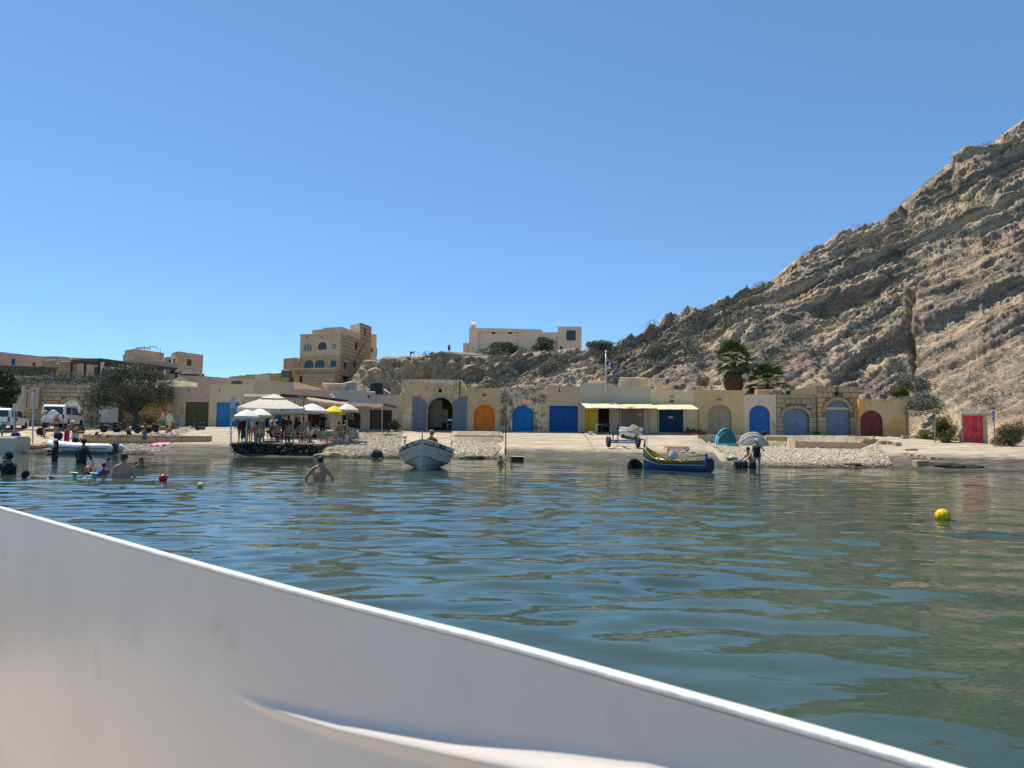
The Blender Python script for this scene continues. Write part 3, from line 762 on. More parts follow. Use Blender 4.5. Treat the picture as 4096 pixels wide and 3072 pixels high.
for a, c, s in ((1650, 1706, 0), (1811, 1867, 1)):
    x0, x1, z0, z1 = W.r(a, c, 1586, 1721); hw = x1-x0
    full = arch(x0-(hw if s else 0), x1+(0 if s else hw), z0, z1, hw*.72)
    full = [(2*x0-p[0] if False else p[0], p[1]) for p in full]
    # an opened leaf shows its rounded shoulder on the side of the doorway
    sh = arch(x0-hw if not s else x0, x1 if not s else x1+hw, z0, z1, hw*.62); sh = clip(clip(sh, x0, False), x1, True)
    o = lumber(W, sh, -.09, .05, GREY_D, t, 'door_leaf')
    b = B()
    for k in range(5):
        za = lerp(z0+.1, z1-.45, k/5); zb_ = lerp(z0+.1, z1-.45, (k+1)/5)-.05; xa, xb = (x0+hw*.25, x1-.07) if not s else (x0+.07, x1-hw*.25)
        for q_ in (rect(xa, xb, zb_-.03, zb_), rect(xa, xb, za, za+.03), rect(xa, xa+.03, za, zb_), rect(xb-.03, xb, za, zb_)): b.prism(q_, -.115, -.088)
    W.xf(b); b.obj('panel_moulding', GREY_D, o)
b = B(); x0, x1, z0, z1 = W.r(1712, 1764, 1596, 1708)
b.sheet([[(lerp(x0, x1, k/24), .9+.06*math.sin(k*1.9), lerp(z0, z1, j/4)) for j in range(5)] for k in range(25)], (0, .012, 0)); W.xf(b); b.obj('curtain', plain((.20, .155, .125), .9, .2, 5), t, True)
cb = thing('cabinet', 'old wooden cabinet inside the open grey-doored boathouse', 'cabinet', W.w(*[W.at(1772, 1720)[0], 1.3, 0])+Vector((0, 0, z[0])))
b = B(); b.box((0, 0, 1.15), (.55, .4, 1.1), .01); L(b, 'case', plain((.16, .11, .07), .7, .3, 6), cb); b = B(); b.box((-.13, -.21, 1.15), (.24, .03, 1.0), .008); L(b, 'door', plain((.22, .16, .10), .7, .3, 6), cb); b = B(); b.box((.13, -.21, 1.15), (.24, .03, 1.0), .008); L(b, 'door', plain((.22, .16, .10), .7, .3, 6), cb)
for x in (-.24, .24):
    for y in (-.16, .16): b = B(); b.box((x, y, .3), (.05, .05, .6)); L(b, 'leg', M_DARK, cb)
b = B(); xx, zz = W.at(1840, 1520); b.box((xx, -.012, zz-.75), (.12, .03, 1.3), .005); W.xf(b); b.obj('exposed_rubble_strip', plaster('black_lichen_strip', (.4, .34, .26), (.06, .05, .04), (.04, .035, .03), .48, .5, 4, 5), t)

t, W, H, z = hs('boathouse', 'ochre boathouse with a bright orange arched door', 1846, 2001, 1551, 1724, 58, PL_ORNG, [(1896, 1979, 1618, 1722, 'arch'), (1932, 1937, 1576, 1584, 'rect'), (1939, 1944, 1576, 1584, 'rect')])
door(W, H[0], t, ORANGE)
b = B(); x0, x1, z0, z1 = W.r(1890, 1984, 1722, 1728); b.box(((x0+x1)/2, -.06, z0+.04), (x1-x0, .25, .1), .02); W.xf(b); b.obj('door_step', M_TRIM, t)
b = B(); x_, z_ = W.at(1866, 1557); b.lathe([(.05, 0), (.1, .02), (.11, .16), (.08, .2)], (x_, -.08, z_-.1), 12, (0, -1, .2)); W.xf(b); b.obj('spotlight', M_TRIM, t, True)
t, W, H, z = hs('boathouse', 'black-mottled boathouse with a round-topped blue door', 2001, 2186, 1550, 1736, 58, PL_MOTT, [(2049, 2134, 1624, 1735, 'arch', 34)])
door(W, H[0], t, BLUE)
x0, x1, z0, z1 = W.r(2078, 2102, 1576, 1594); b = B(); b.box(((x0+x1)/2, -.02, (z0+z1)/2), (x1-x0, .05, z1-z0), .01); W.xf(b); o = b.obj('plaque', plain((.36, .35, .33), .8, .2), t)
b = B(); [b.box(((x0+x1)/2, -.048, lerp(z0, z1, k)), ((x1-x0)*.62, .008, .05), 0) for k in (.34, .6)]; W.xf(b); b.obj('plaque_lines', plain((.62, .6, .56), .8, .1), o)
t, W, H, z = hs('boathouse', 'block-walled boathouse with a square deep blue garage door', 2186, 2319, 1544, 1738, 58, PL_BLOCK, [(2197, 2312, 1623, 1737, 'rect'), (2236, 2240, 1553, 1568, 'rect')])
door(W, H[0], t, DBLUE)
t, W, H, z = hs('boathouse', 'grey rendered boathouse with a yellow door and pale awnings', 2319, 2602, 1538, 1736, 58, PL_GREY, [(2340, 2392, 1630, 1732, 'rect'), (2393, 2442, 1630, 1734, 'rect'), (2485, 2574, 1635, 1736, 'rect')], prof=[(2319, 1532), (2448, 1534), (2466, 1545), (2602, 1546)], jit=.01)
door(W, H[0], t, YELLOW, 1, .08); b = B(); b.prism(rect(min(p[0] for p in H[1]), max(p[0] for p in H[1]), z[0], z[0]+2.4), .9, .94); W.xf(b); b.obj('dark_backing', M_DARK, t)  # dark sheet stands in for the shade inside the open doorway
b = B(); x0, x1, z0, z1 = W.r(2436, 2442, 1630, 1734); b.box(((x0+x1)/2, -.01, (z0+z1)/2), (.1, .06, z1-z0)); W.xf(b); b.obj('door_frame', YELLOW, t)
dd = door(W, H[2], t, BROWN, 2, .08)
def notice(W, px0, px1, py0, py1, parent, y=-.02):
    x0, x1, z0, z1 = W.r(px0, px1, py0, py1); b = B(); b.box(((x0+x1)/2, y, (z0+z1)/2), (x1-x0, .02, z1-z0), .004); W.xf(b); o = b.obj('notice', plain((.68, .66, .62), .6, .08), parent)
    b = B(); [b.box((lerp(x0, x1, fx), y-.014, lerp(z0, z1, fz)), ((x1-x0)*fw_, .006, (z1-z0)*.14)) for fz, fx, fw_ in ((.72, .38, .5), (.5, .5, .72), (.27, .52, .6))]; W.xf(b); b.obj('print', plain((.22, .07, .06), .7, .1), o)
notice(W, 2553, 2568, 1655, 1664, t, .06)
t, W, H, z = hs('boathouse', 'cream boathouse with a navy garage door below an awning', 2602, 2776, 1558, 1738, 58, PL_CREAM, [(2636, 2733, 1636, 1730, 'rect')], jit=.01)
door(W, H[0], t, NAVY, 2, .12); notice(W, 2675, 2691, 1665, 1673, t, .1)
for py, c in ((1581, (.30, .29, .25)), (1600, (.16, .08, .06))):
    x0, x1, z0, z1 = W.r(2678, 2695, py, py+10); b = B(); b.box(((x0+x1)/2, -.01, (z0+z1)/2), (x1-x0, .04, z1-z0), .005); W.xf(b); b.obj('wall_tile', plain(c, .7), t)
b = B(); x_, z_ = W.at(2742, 1566); b.box((x_, -.12, z_), (.18, .25, .16), .03); W.xf(b); b.obj('floodlight', M_WHITE, t)
t, W, H, z = hs('boathouse', 'yellow ochre boathouse with a tan arched door', 2776, 2976, 1560, 1740, 58, PL_YELL, [(2832, 2926, 1619, 1739, 'arch', 36)], jit=.01)
door(W, H[0], t, plain((.36, .265, .17), .6, .12, 3))
x0, x1, z0, z1 = W.r(2866, 2887, 1593, 1603); b = B(); b.box(((x0+x1)/2, -.015, (z0+z1)/2), (x1-x0, .04, z1-z0), .008); W.xf(b); o = b.obj('name_plaque', plain((.40, .28, .17), .7), t)
b = B(); [b.box((lerp(x0, x1, k), -.04, (z0+z1)/2+dz), (.045, .006, .07)) for k, dz in ((.15, 0), (.32, .01), (.45, -.01), (.6, 0), (.73, .01), (.85, -.01))]; W.xf(b); b.obj('plaque_lettering', plain((.17, .06, .04), .7), o)
x0, x1, z0, z1 = W.r(2869, 2883, 1573, 1581); b = B(); b.box(((x0+x1)/2, -.01, (z0+z1)/2), (x1-x0, .03, z1-z0), .005); W.xf(b); b.obj('number_tile', plain((.5, .5, .47), .6), t)
t, W, H, z = hs('boathouse', 'flaking whitewashed boathouse with a royal blue arched door', 2976, 3105, 1578, 1742, 58, PL_WHITE, [(2997, 3080, 1621, 1740, 'arch', 36)])
door(W, H[0], t, plain((.004, .105, .36), .5, .15, 3))
t, W, H, z = hs('boathouse', 'squared-stone boathouse with a low grey-blue arched door', 3105, 3268, 1578, 1746, 58, M_MORTAR, [(3133, 3235, 1635, 1744, 'arch', 32)])
door(W, H[0], t, plain((.15, .20, .29), .6, .15, 4)); x0, x1, z0, z1 = W.r(3133, 3235, 1635, 1744); ashlar(W, t, .02, W.len-.02, z[0]-.4, z[1]-.02, .36, .62, [voussoirs(W, t, x0, x1, z0, z1, 32*(x1-x0)/102, ST_GREY)], ST_GREY)
t, W, H, z = hs('boathouse', 'tallest squared-stone boathouse with grey-blue doors and fanlight', 3268, 3437, 1545, 1748, 57.8, M_MORTAR, [(3303, 3399, 1602, 1745, 'arch'), (3340, 3354, 1567, 1582, 'arch', 7)], depth=6.5)
x0, x1, z0, z1 = W.r(3303, 3399, 1639, 1745); low = rect(x0, x1, z0, z1)
dm = worn('grey_blue_paint', (.17, .215, .29), (.19, .235, .30), .6)
for o in door(W, low, t, dm, 2, .14):
    pass
up_ = clip([(p[1], p[0]) for p in H[0]], W.at(3350, 1629)[1], False); up_ = [(p[1], p[0]) for p in up_]
lumber(W, up_, .14, .05, dm, t, 'fanlight'); lumber(W, rect(x0, x1, W.at(3350, 1639)[1], W.at(3350, 1629)[1]), .02, .2, M_TRIM, t, 'lintel_beam')
b = B(); zz = lerp(z0, z1, .62); zy = lerp(z0, z1, .33); xm = (x0+x1)/2
for xa, xb, zc in ((xm-.28, xm-.1, zz), (x1-.5, x1-.05, zz), (xm-.55, xm-.05, zy), (xm+.12, xm+.55, zy)): b.box(((xa+xb)/2, .13, zc), (xb-xa, .02, .035))
W.xf(b); b.obj('rusty_hinges', plain((.20, .07, .03), .8, .3, 20), t)
x0, x1, z0, z1 = W.r(3303, 3399, 1602, 1745); ashlar(W, t, .02, W.len-.02, z[0]-.4, z[1]-.02, .37, .66, [voussoirs(W, t, x0, x1, z0, z1, (x1-x0)/2, ST_OCHRE), H[1]], ST_OCHRE)
t, W, H, z = hs('boathouse', 'patchy orange-ochre boathouse with a dark red plank door', 3438, 3636, 1597, 1752, 57, PL_OCHRE, [(3437, 3533, 1641, 1751, 'arch', 44)] and [(3441, 3533, 1641, 1751, 'arch', 44)])
door(W, H[0], t, DRED, 2, .14, groove=7)
b = B(); x_, z_ = W.at(3625, 1620); b.cyl((x_, -.06, z_), (x_, -.06, z[0]), .035, n=8); W.xf(b); b.obj('drainpipe', plain((.20, .18, .15), .7), t)
bk = thing('breeze_block', 'grey two-hole breeze block by the foot of the ochre boathouse', 'block', G(3612, 1756)+Vector((0, -.3, 0)))
b = B(); b.box((0, 0, .17), (.48, .2, .07), .01); b.box((0, 0, .03), (.48, .2, .06), .01); [b.box((x, 0, .1), (.07, .2, .1)) for x in (-.2, 0, .2)]; L(b, 'body', M_CONC, bk)
# rock-cut store with the red door
t, W, H, z = hs('rock_store', 'rock-cut store with a bright red door under a stone lintel', 3846, 3950, 1648, 1774, 50.4, PL_OPEN, [(3853, 3933, 1665, 1773, 'rect')], depth=3, drop=.4, prof=[(3846, 1652), (3900, 1648), (3950, 1653)], jit=.06)
door(W, H[0], t, RED, 1, .05, handle=False)
x0, x1, z0, z1 = W.r(3894, 3908, 1711, 1727); b = B()
for q_ in (rect(x0, x1, z0, z0+.03), rect(x0, x1, z1-.03, z1), rect(x0, x0+.03, z0, z1), rect(x1-.03, x1, z0, z1)): b.prism(q_, .02, .05)
W.xf(b); b.obj('hatch_frame', plain((.30, .01, .015), .6), t)
x0, x1, z0, z1 = W.r(3843, 3972, 1650, 1663); b = B(); b.box(((x0+x1)/2, -.03, (z0+z1)/2), (x1-x0, .16, z1-z0), .02); W.xf(b); b.obj('lintel', M_CONC, t)
x0, x1, z0, z1 = W.r(3851, 3936, 1664, 1668); b = B(); b.box(((x0+x1)/2, -.04, (z0+z1)/2), (x1-x0, .12, z1-z0), .01); W.xf(b); b.obj('door_canopy', RED, t)
# --- left of the row: pink, cream, cafe and grey-white houses
t, W, H, z = hs('boathouse', 'faded pink boathouse with olive plank doors', 666, 837, 1547, 1710, 62.5, PL_PINK, [(741, 833, 1608, 1708, 'rect'), (752, 757, 1554, 1568, 'arch', 2)])
door(W, H[0], t, OLIVE, 2, .12, groove=5)
ashlar(W, t, .1, W.at(735, 1650)[0], z[0]+.1, z[0]+2.0, .33, .6, [rect(0, .35, 0, 99), rect(.9, 1.1, z[0]+1.2, 99), rect(1.2, 1.5, z[0], z[0]+.9)], ST_GREY, .012)
t, W, H, z = hs('boathouse', 'cream boathouse with faded sky-blue garage doors left of the cafe', 837, 1012, 1539, 1712, 62, PL_CREAM, [(865, 956, 1609, 1710, 'rect'), (876, 880, 1554, 1568, 'rect')], prof=[(837, 1537), (1000, 1537), (1012, 1528)])
door(W, H[0], t, SKYB, 2, .12, seam=.5)
t, W, H, z = hs('cafe_building', 'long beige flat-roofed cafe behind the umbrellas', 1012, 1322, 1540, 1712, 61, PL_BEIGE, [(1058, 1160, 1640, 1708, 'rect'), (1230, 1300, 1640, 1708, 'rect')], prof=[(1012, 1526), (1172, 1528), (1172.5, 1556), (1322, 1560)], cat='cafe')
door(W, H[0], t, plain((.02, .10, .19), .5), 3 if False else 2, .5)
t, W, H, z = hs('cafe_annex', 'pale grey flat-roofed annex with a large dark arched hatch', 1322, 1606, 1562, 1738, 60, PL_PALE, [(1368, 1442, 1640, 1716, 'arch', 22), (1479, 1567, 1640, 1738, 'rect')], prof=[(1322, 1560), (1470, 1561), (1474, 1579), (1606, 1580)], cat='building')
for k in (0, 1):
    x0, x1, z0, z1 = W.r(1479, 1567, 1640, 1738); xm = (x0+x1)/2; a, c = (x0+.02, xm-.02) if k == 0 else (xm+.02, x1-.02)
    b = B()
    for q_ in (rect(a, c, z0, z0+.12), rect(a, c, z1-.1, z1), rect(a, a+.09, z0, z1), rect(c-.09, c, z0, z1), rect(a, c, lerp(z0, z1, .45), lerp(z0, z1, .45)+.08)): b.prism(q_, .1, .15)
    W.xf(b); o = b.obj('door', plain((.075, .055, .045), .6), t)
    b = B(); b.prism(rect(a+.05, c-.05, z0+.1, z1-.05), .12, .135); W.xf(b); b.obj('door_panel', plain((.115, .085, .07), .7) if k == 0 else plain((.045, .035, .03), .7), o)
x0, x1, z0, z1 = W.r(1330, 1450, 1714, 1719); b = B(); b.box(((x0+x1)/2, -.1, z0+.05), (x1-x0, .35, .08), .01); W.xf(b); b.obj('hatch_counter', M_TRIM, t)
b = B(); x_, z_ = W.at(1334, 1588); b.lathe([(.03, 0), (.09, .05), (.1, .22), (.09, .25)], (x_, -.15, z_), 12, (.5, -1, -.5)); b.lathe([(.03, 0), (.08, .05), (.09, .2), (.08, .23)], (x_-.05, -.15, z_+.15), 12, (-.6, -1, -.3)); W.xf(b); b.obj('floodlight', M_WHITE, t, True)
b = B(); x_, z_ = W.at(1476, 1586); b.ell((x_, -.1, z_), (.1, .12, .08)); W.xf(b); b.obj('security_camera', M_DARK, t, True)
t, W, H, z = hs('boathouse', 'low white-rendered boathouse beside the dark tree at far left', -60, 96, 1541, 1695, 64, PL_PALE, [(20, 62, 1602, 1690, 'arch')]); door(W, H[0], t, plain((.30, .25, .2), .7))
t, W, H, z = hs('boathouse', 'long squared-stone boathouse behind the white jeep and tree', 96, 480, 1536, 1690, 63.6, M_MORTAR, [(243, 322, 1600, 1690, 'arch'), (391, 472, 1604, 1690, 'rect')], jit=.05, prof=[(96, 1534), (300, 1536), (330, 1540), (480, 1546)])
door(W, H[0], t, M_WHITE, 1, .1, handle=False); door(W, H[1], t, M_WHITE, 2, .08)
x0, x1, z0, z1 = W.r(243, 322, 1600, 1690); ashlar(W, t, .02, W.len-.02, z[0]-.2, W.at(300, 1537)[1]-.02, .34, .62, [voussoirs(W, t, x0, x1, z0, z1, (x1-x0)/2, ST_GREY), H[1]], ST_GREY)
t, W, H, z = hs('yard_wall', 'yellowish squared-stone yard wall behind the tamarisk trunk', 480, 666, 1585, 1700, 64.2, M_MORTAR, cat='wall', depth=.4); ashlar(W, t, .02, W.len-.02, z[0]-.2, z[1], .36, .7, [], ST_YEL)
# roof parapets seen above the left row
t, W, H, z = hs('parapet_wall', 'long grey concrete parapet above the pink and cream boathouses', 790, 1160, 1515, 1560, 70, M_CONC, cat='wall', depth=.4, prof=[(790, 1502), (900, 1511), (1160, 1528)], jit=.01)
t, W, H, z = hs('terrace_wall', 'yellow limestone terrace wall left of the tower house', 915, 1150, 1500, 1570, 77, ST_YEL, cat='wall', depth=.5, prof=[(915, 1508), (960, 1501), (1060, 1494), (1150, 1490)], jit=.08)
ashlar(W, t, W.at(1080, 1510)[0], W.len, z[0]-.3, z[1]+.15, .30, .55, [], ST_YEL, .03, 'stone_block')
x0, x1, z0, z1 = W.r(1020, 1082, 1498, 1530); lumber(W, rect(x0, x1, z0, z1), -.06, .08, PL_CREAM, t, 'plastered_panel')
t, W, H, z = hs('roof_parapet', 'sloping cream roof parapet left of the grey water tank', 1172, 1292, 1545, 1575, 63, PL_CREAM, cat='wall', depth=.3, prof=[(1172, 1527), (1184, 1528), (1292, 1556)], jit=0)
# retaining walls and quays on the beach
def lowwall(name, label, px0, px1, pyt, pyb, D, mat, depth, D1=None, cap=None, prof=None, jit=.015):
    t, W, H, z = hs(name, label, px0, px1, pyt, pyb, D, mat, depth=depth, cat='wall', drop=.5, D1=D1, prof=prof, jit=jit)
    b = B(); b.sheet([[(0, .02, z[1]-.02), (W.len, .02, z[1]-.02)], [(0, depth, z[1]-.02), (W.len, depth, z[1]-.02)]]); W.xf(b); b.obj('top_slab', cap or M_RAMP, t); return t, W, z
lowwall('quay', 'square concrete quay ledge in front of the orange door', 1816, 2012, 1741, 1776, 53.4, M_CONC, 4.4)
t, W, z = lowwall('terrace_wall', 'grey concrete terrace wall behind the two tents', 2792, 3065, 1742, 1790, 53.6, M_CONC, 4.2)
t, W, z = lowwall('terrace_wall', 'ochre stone terrace wall in front of the squared-stone boathouses', 3065, 3478, 1748, 1786, 53.4, PL_OCHRE, 4.3, prof=[(3065, 1745), (3250, 1748), (3478, 1752)])
t, W, z = lowwall('beach_step', 'low ochre masonry step along the top of the pebble beach', 3180, 3475, 1766, 1792, 52.0, PL_BLOCK, 1.2, prof=[(3180, 1764), (3475, 1772)], jit=.04)
# low bench wall of big ochre blocks on the left beach
bw = thing('bench_wall', 'low wall of large ochre blocks with a pale slab top on the left beach', 'wall', G(600, 1764))
a = P(330, 1752, 50.5); b_ = P(830, 1752, 49.6); W = Wall((a.x, a.y), (b_.x, b_.y)); zt = W.at(560, 1741)[1]
ashlar(W, bw, 0, W.len, zt-.95, zt-.10, .5, .85, [], ST_YEL, .06)
b = B(); b.box((W.len/2, .3, zt-.5), (W.len, .55, .9)); W.xf(b); b.obj('core', ST_YEL, bw)
for k in range(6):
    b = B(); b.box((W.len*(k+.5)/6, .28, zt-.04), (W.len/6-.015, .75, .11), .015); W.xf(b); b.obj('slab', M_RAMP, bw)
# ------------------------------------------------------------------ tower house on the crag's shoulder
def W2(pa, Da, pb, Db, py=1450):
    a = P(pa, py, Da); b_ = P(pb, py, Db); return Wall((a.x, a.y), (b_.x, b_.y))
def wpiece(W, prof, pyb, holes, mat, parent, name='wall', zb=None, rev=.25, jit=.02):
    top = [W.at(*p) for p in prof]; zb = W.at(prof[0][0], pyb)[1] if zb is None else zb
    outer = [(top[0][0], zb), (top[-1][0], zb)]+top[::-1]
    return wallmesh(W, outer, holes, mat, parent, name, rev=rev, jit=jit), zb, top
def build_tower():
    c0 = P(1362, 1480, 77.5); t = thing('tower_house', 'tall stone house with blue arched windows and a balustraded terrace', 'house', c0)
    blue_f = plain((.035, .12, .24), .6, .2, 8); white_f = plain((.62, .58, .52), .7, .1, 8)
    fr = W2(1198, 79.6, 1362, 77.5); sd = W2(1362, 77.5, 1478, 85.5); zt = fr.at(1362, 1333)[1]; zlow = fr.at(1280, 1560)[1]
    zmid = fr.at(1280, 1422)[1]
    def ar(W, a, c, y0, y1, rise): x0, x1, z0, z1 = W.r(a, c, y0, y1); return arch(x0, x1, z0, z1, rise)
    up = [(1212, 1247, 1372, 1404, .38), (1272, 1306, 1368, 1399, .32)]; lo = [(1217, 1254, 1440, 1472, .45), (1260, 1299, 1439, 1471, .45), (1323, 1346, 1442, 1468, .12)]
    hu = [ar(fr, *w_) for w_ in up]; x0, x1, z0, z1 = fr.r(1327, 1345, 1374, 1396); hu.append(rect(x0, x1, z0, z1))
    wallmesh(fr, [(0, zmid), (fr.len, zmid), (fr.len, zt), (0, zt)], hu, PL_TOWER, t, 'upper_wall', rev=.35, cap=.04, jit=.02)
    hl = [ar(fr, *w_) for w_ in lo]
    rub = stone('rubble_masonry', (.41, .325, .215), (.30, .23, .15), 0, 3.2)
    wallmesh(fr, [(0, zlow), (fr.len, zlow), (fr.len, zmid-.004), (0, zmid-.004)], hl, rub, t, 'lower_wall', rev=.35, cap=.04)
    ashlar(fr, t, .02, fr.len, fr.at(1280, 1480)[1], zmid-.03, .3, .5, hl, rub, .04, 'rubble_stone', .03)
    x0, x1, z0, z1 = fr.r(*up[0][:4]); window(fr, x0, x1, z0, z1, t, white_f, plain((.20, .18, .16), .5), 3, 1, .06, .38, M_TRIM)
    x0, x1, z0, z1 = fr.r(*up[1][:4]); window(fr, x0, x1, z0, z1, t, plain((.22, .11, .07), .6), M_GLASS, 3, 1, .12, .32, None)
    b = B(); b.sheet([[(lerp(x0+.1, x0+.45, k/10), .2+.03*math.sin(k*2), z) for z in (z0+.05, z1-.1)] for k in range(11)], (0, .01, 0)); fr.xf(b); b.obj('curtain', M_WHITE, t, True)
    x0, x1, z0, z1 = fr.r(1327, 1345, 1374, 1396); window(fr, x0, x1, z0, z1, t, white_f, M_GLASS, 2, 4, .08, 0, None, .05)
    for w_ in lo[:2]: x0, x1, z0, z1 = fr.r(*w_[:4]); window(fr, x0, x1, z0, z1, t, blue_f, M_GLASS, 4, 4, .1, .45, None, .08)
    x0, x1, z0, z1 = fr.r(*lo[2][:4]); window(fr, x0, x1, z0, z1, t, blue_f, M_GLASS, 3, 4, .1, .12, None, .08)
    for px in (1229, 1289):
        x_, z_ = fr.at(px, 1349); b = B(); b.box((x_, -.01, z_), (.16, .04, .14)); fr.xf(b); b.obj('vent', M_DARK, t)
    b = B(); b.box((fr.len*.42, -.05, zt+.04), (fr.len*.84, .22, .1), .02); fr.xf(b); b.obj('coping', PL_TOWER, t)
    # right-hand wall, built of clear squared blocks
    ws = [sd.r(1419, 1428, 1372, 1393), sd.r(1373, 1384, 1453, 1470), sd.r(1412, 1421, 1450, 1468), sd.r(1372, 1390, 1508, 1540)]
    hs_ = [rect(*w_) for w_ in ws]
    wallmesh(sd, [(0, zlow), (sd.len, zlow), (sd.len, zt), (0, zt)], hs_, plain((.10, .08, .06), .9), t, 'side_wall', rev=.35, cap=.04)
    ashlar(sd, t, .01, sd.len, sd.at(1400, 1545)[1], zt, .40, .78, hs_, ST_TOWER, .05, 'stone_block', .05)
    for k, w_ in enumerate(ws): window(sd, *w_, t, M_IRON if k in (0, 3) else blue_f, M_GLASS if k in (0, 3) else blue_f, 1, 1, .15, 0, None, .06)
    # roof parapets
    zp = fr.at(1362, 1307)[1]
    xa = fr.at(1249, 1320)[0]; wallmesh(fr, [(xa, zt+.003), (fr.len, zt+.003), (fr.len, zp), (lerp(xa, fr.len, .38), zp-.02), (lerp(xa, fr.len, .37), zp-.16), (xa, zp-.2)], [], PL_BEIGE, t, 'roof_parapet', cap=.04)
    xb = sd.at(1442, 1330)[0]; wallmesh(sd, [(0, zt+.003), (xb, zt+.003), (xb, zp), (0, zp)], [], PL_BEIGE, t, 'roof_parapet', cap=.04)
    # stair tower
    tf = W2(1397, 85.5, 1437, 83.2); ts = W2(1437, 83.2, 1481, 86.0); z2 = tf.at(1437, 1292)[1]
    wallmesh(tf, [(0, zt-1), (tf.len, zt-1), (tf.len, z2), (0, z2)], [], plaster('lichened_tower', (.44, .40, .33), (.5, .46, .38), (.15, .14, .12), .55, .58, 1.2, 2.5), t, 'stair_tower_wall', cap=.04)
    w_ = ts.r(1453, 1461, 1316, 1334); wallmesh(ts, [(0, zlow), (ts.len, zlow), (ts.len, z2), (0, z2)], [rect(*w_)], plain((.10, .08, .06), .9), t, 'stair_tower_wall', cap=.04); window(ts, *w_, t, M_WHITE, M_GLASS, 1, 3, .12)
    ashlar(ts, t, .01, ts.len, sd.at(1450, 1440)[1], z2, .40, .7, [rect(*w_)], ST_TOWER, .05, 'stone_block', .05)
    rt = W2(1479, 88, 1504, 88.5); zz = rt.at(1490, 1336)[1]; w_ = rt.r(1483, 1493, 1392, 1410)
    wallmesh(rt, [(0, zlow), (rt.len, zlow), (rt.len, zz), (0, zz)], [rect(*w_)], PL_CREAM, t, 'rear_wing', depth=3); window(rt, *w_, t, plain((.2, .13, .09), .6), M_GLASS, 3, 1, .1)
    # left annex
    af = W2(1135, 80.5, 1182, 79.2); as_ = W2(1182, 79.2, 1206, 80.6); za = af.at(1160, 1432)[1]
    wallmesh(af, [(0, zlow), (af.len, zlow), (af.len, za), (0, za)], [], rub, t, 'annex_wall', jit=.03, cap=.04); ashlar(af, t, 0, af.len, af.at(1160, 1490)[1], za, .28, .5, [], rub, .04, 'rubble_stone', .03)
    w_ = as_.r(1193, 1201, 1450, 1466); wallmesh(as_, [(0, zlow), (as_.len, zlow), (as_.len, za), (0, za)], [rect(*w_)], PL_TOWER, t, 'annex_wall', cap=.04); window(as_, *w_, t, blue_f, blue_f, 1, 1, .06)
    # terrace: retaining wall, ledge, balustrade
    tw = W2(1182, 76.2, 1339, 74.8); tsd = W2(1339, 74.8, 1392, 78.2); zl = tw.at(1260, 1497)[1]; zr = tw.at(1260, 1474)[1]
    w1 = tw.r(1197, 1209, 1503, 1530); xa = tw.at(1150, 1500)[0]
    h1 = [rect(*w1), ar(tw, 1154, 1177, 1508, 1540, .3)]
    wallmesh(tw, [(xa-.6, zlow), (tw.len, zlow), (tw.len, zl), (xa-.6, zl)], h1, rub, t, 'terrace_wall', rev=.35, cap=.04); ashlar(tw, t, tw.at(1210, 1520)[0], tw.len, tw.at(1260, 1552)[1], zl-.12, .26, .55, h1, rub, .03, 'rubble_stone', .03)
    door(tw, h1[0], t, M_DARK, 1, .12); x0, x1, z0, z1 = tw.r(1154, 1177, 1508, 1540); window(tw, x0, x1, z0, z1, t, plain((.05, .08, .1), .6), M_GLASS, 2, 1, .12, .3)
    h2 = [rect(*tsd.r(1370, 1388, 1508, 1545))]
    wallmesh(tsd, [(0, zlow), (tsd.len, zlow), (tsd.len, zr+.1), (0, zr+.1)], h2, plain((.10, .08, .06), .9), t, 'terrace_side_wall', cap=.04); ashlar(tsd, t, 0, tsd.len, tsd.at(1360, 1545)[1], zr+.1, .38, .7, h2, ST_TOWER, .05, 'stone_block', .05)
    b = B(); b.sheet([[tw.w(-.4, -.1, zl), tw.w(tw.len, -.1, zl)], [tw.w(-.4, 4, zl), tw.w(tw.len, 4.5, zl)]]); b.obj('terrace_floor', M_CONC, t)
    for nm, za_, zb_, o in (('ledge', zl-.16, zl+.0, .16), ('base_rail', zl+.003, zl+.1, .0), ('handrail', zr-.12, zr, .04)):
        b = B(); b.box((tw.len/2, .1, (za_+zb_)/2), (tw.len+.1, .3+2*o, zb_-za_), .015); tw.xf(b); b.obj(nm, ST_GREY, t)
    n = 21; prof = [(.055, 0), (.05, .05), (.075, .16), (.04, .34), (.05, .40), (.055, .45)]; h = zr-.12-zl-.1
    bm_ = None
    for k in range(n):
        if bm_ is None:
            b = B(); b.lathe([(r_, q_*h/.45) for r_, q_ in prof], (0, 0, 0), 10); o = L(b, 'baluster', ST_GREY, t, True); bm_ = o
        else: o = bpy.data.objects.new('baluster', bm_.data); col.objects.link(o); o.parent = t
        o.location = tw.w(tw.len*(k+.6)/(n+.2), .1, zl+.1)-t.location
    for x_ in (.12, tw.len-.12): b = B(); b.box((x_, .1, (zl+zr)/2), (.3, .36, zr-zl+.04), .01); tw.xf(b); b.obj('balustrade_pier', ST_GREY, t)
    a = sd.w(*[sd.at(1468, 1352)[0], -.12, sd.at(1468, 1352)[1]]); e = sd.w(*[sd.at(1362, 1530)[0], -.2, sd.at(1362, 1530)[1]])
    b = B(); b.cyl(a, e, .05, n=6); b.obj('diagonal_pipe', plain((.22, .2, .17), .7), t)
    b = B(); b.box(P(1146, 1495, 75.5), (.9, .7, .75), .06); b.obj('water_tank', plain((.12, .12, .12), .6), t)
build_tower()
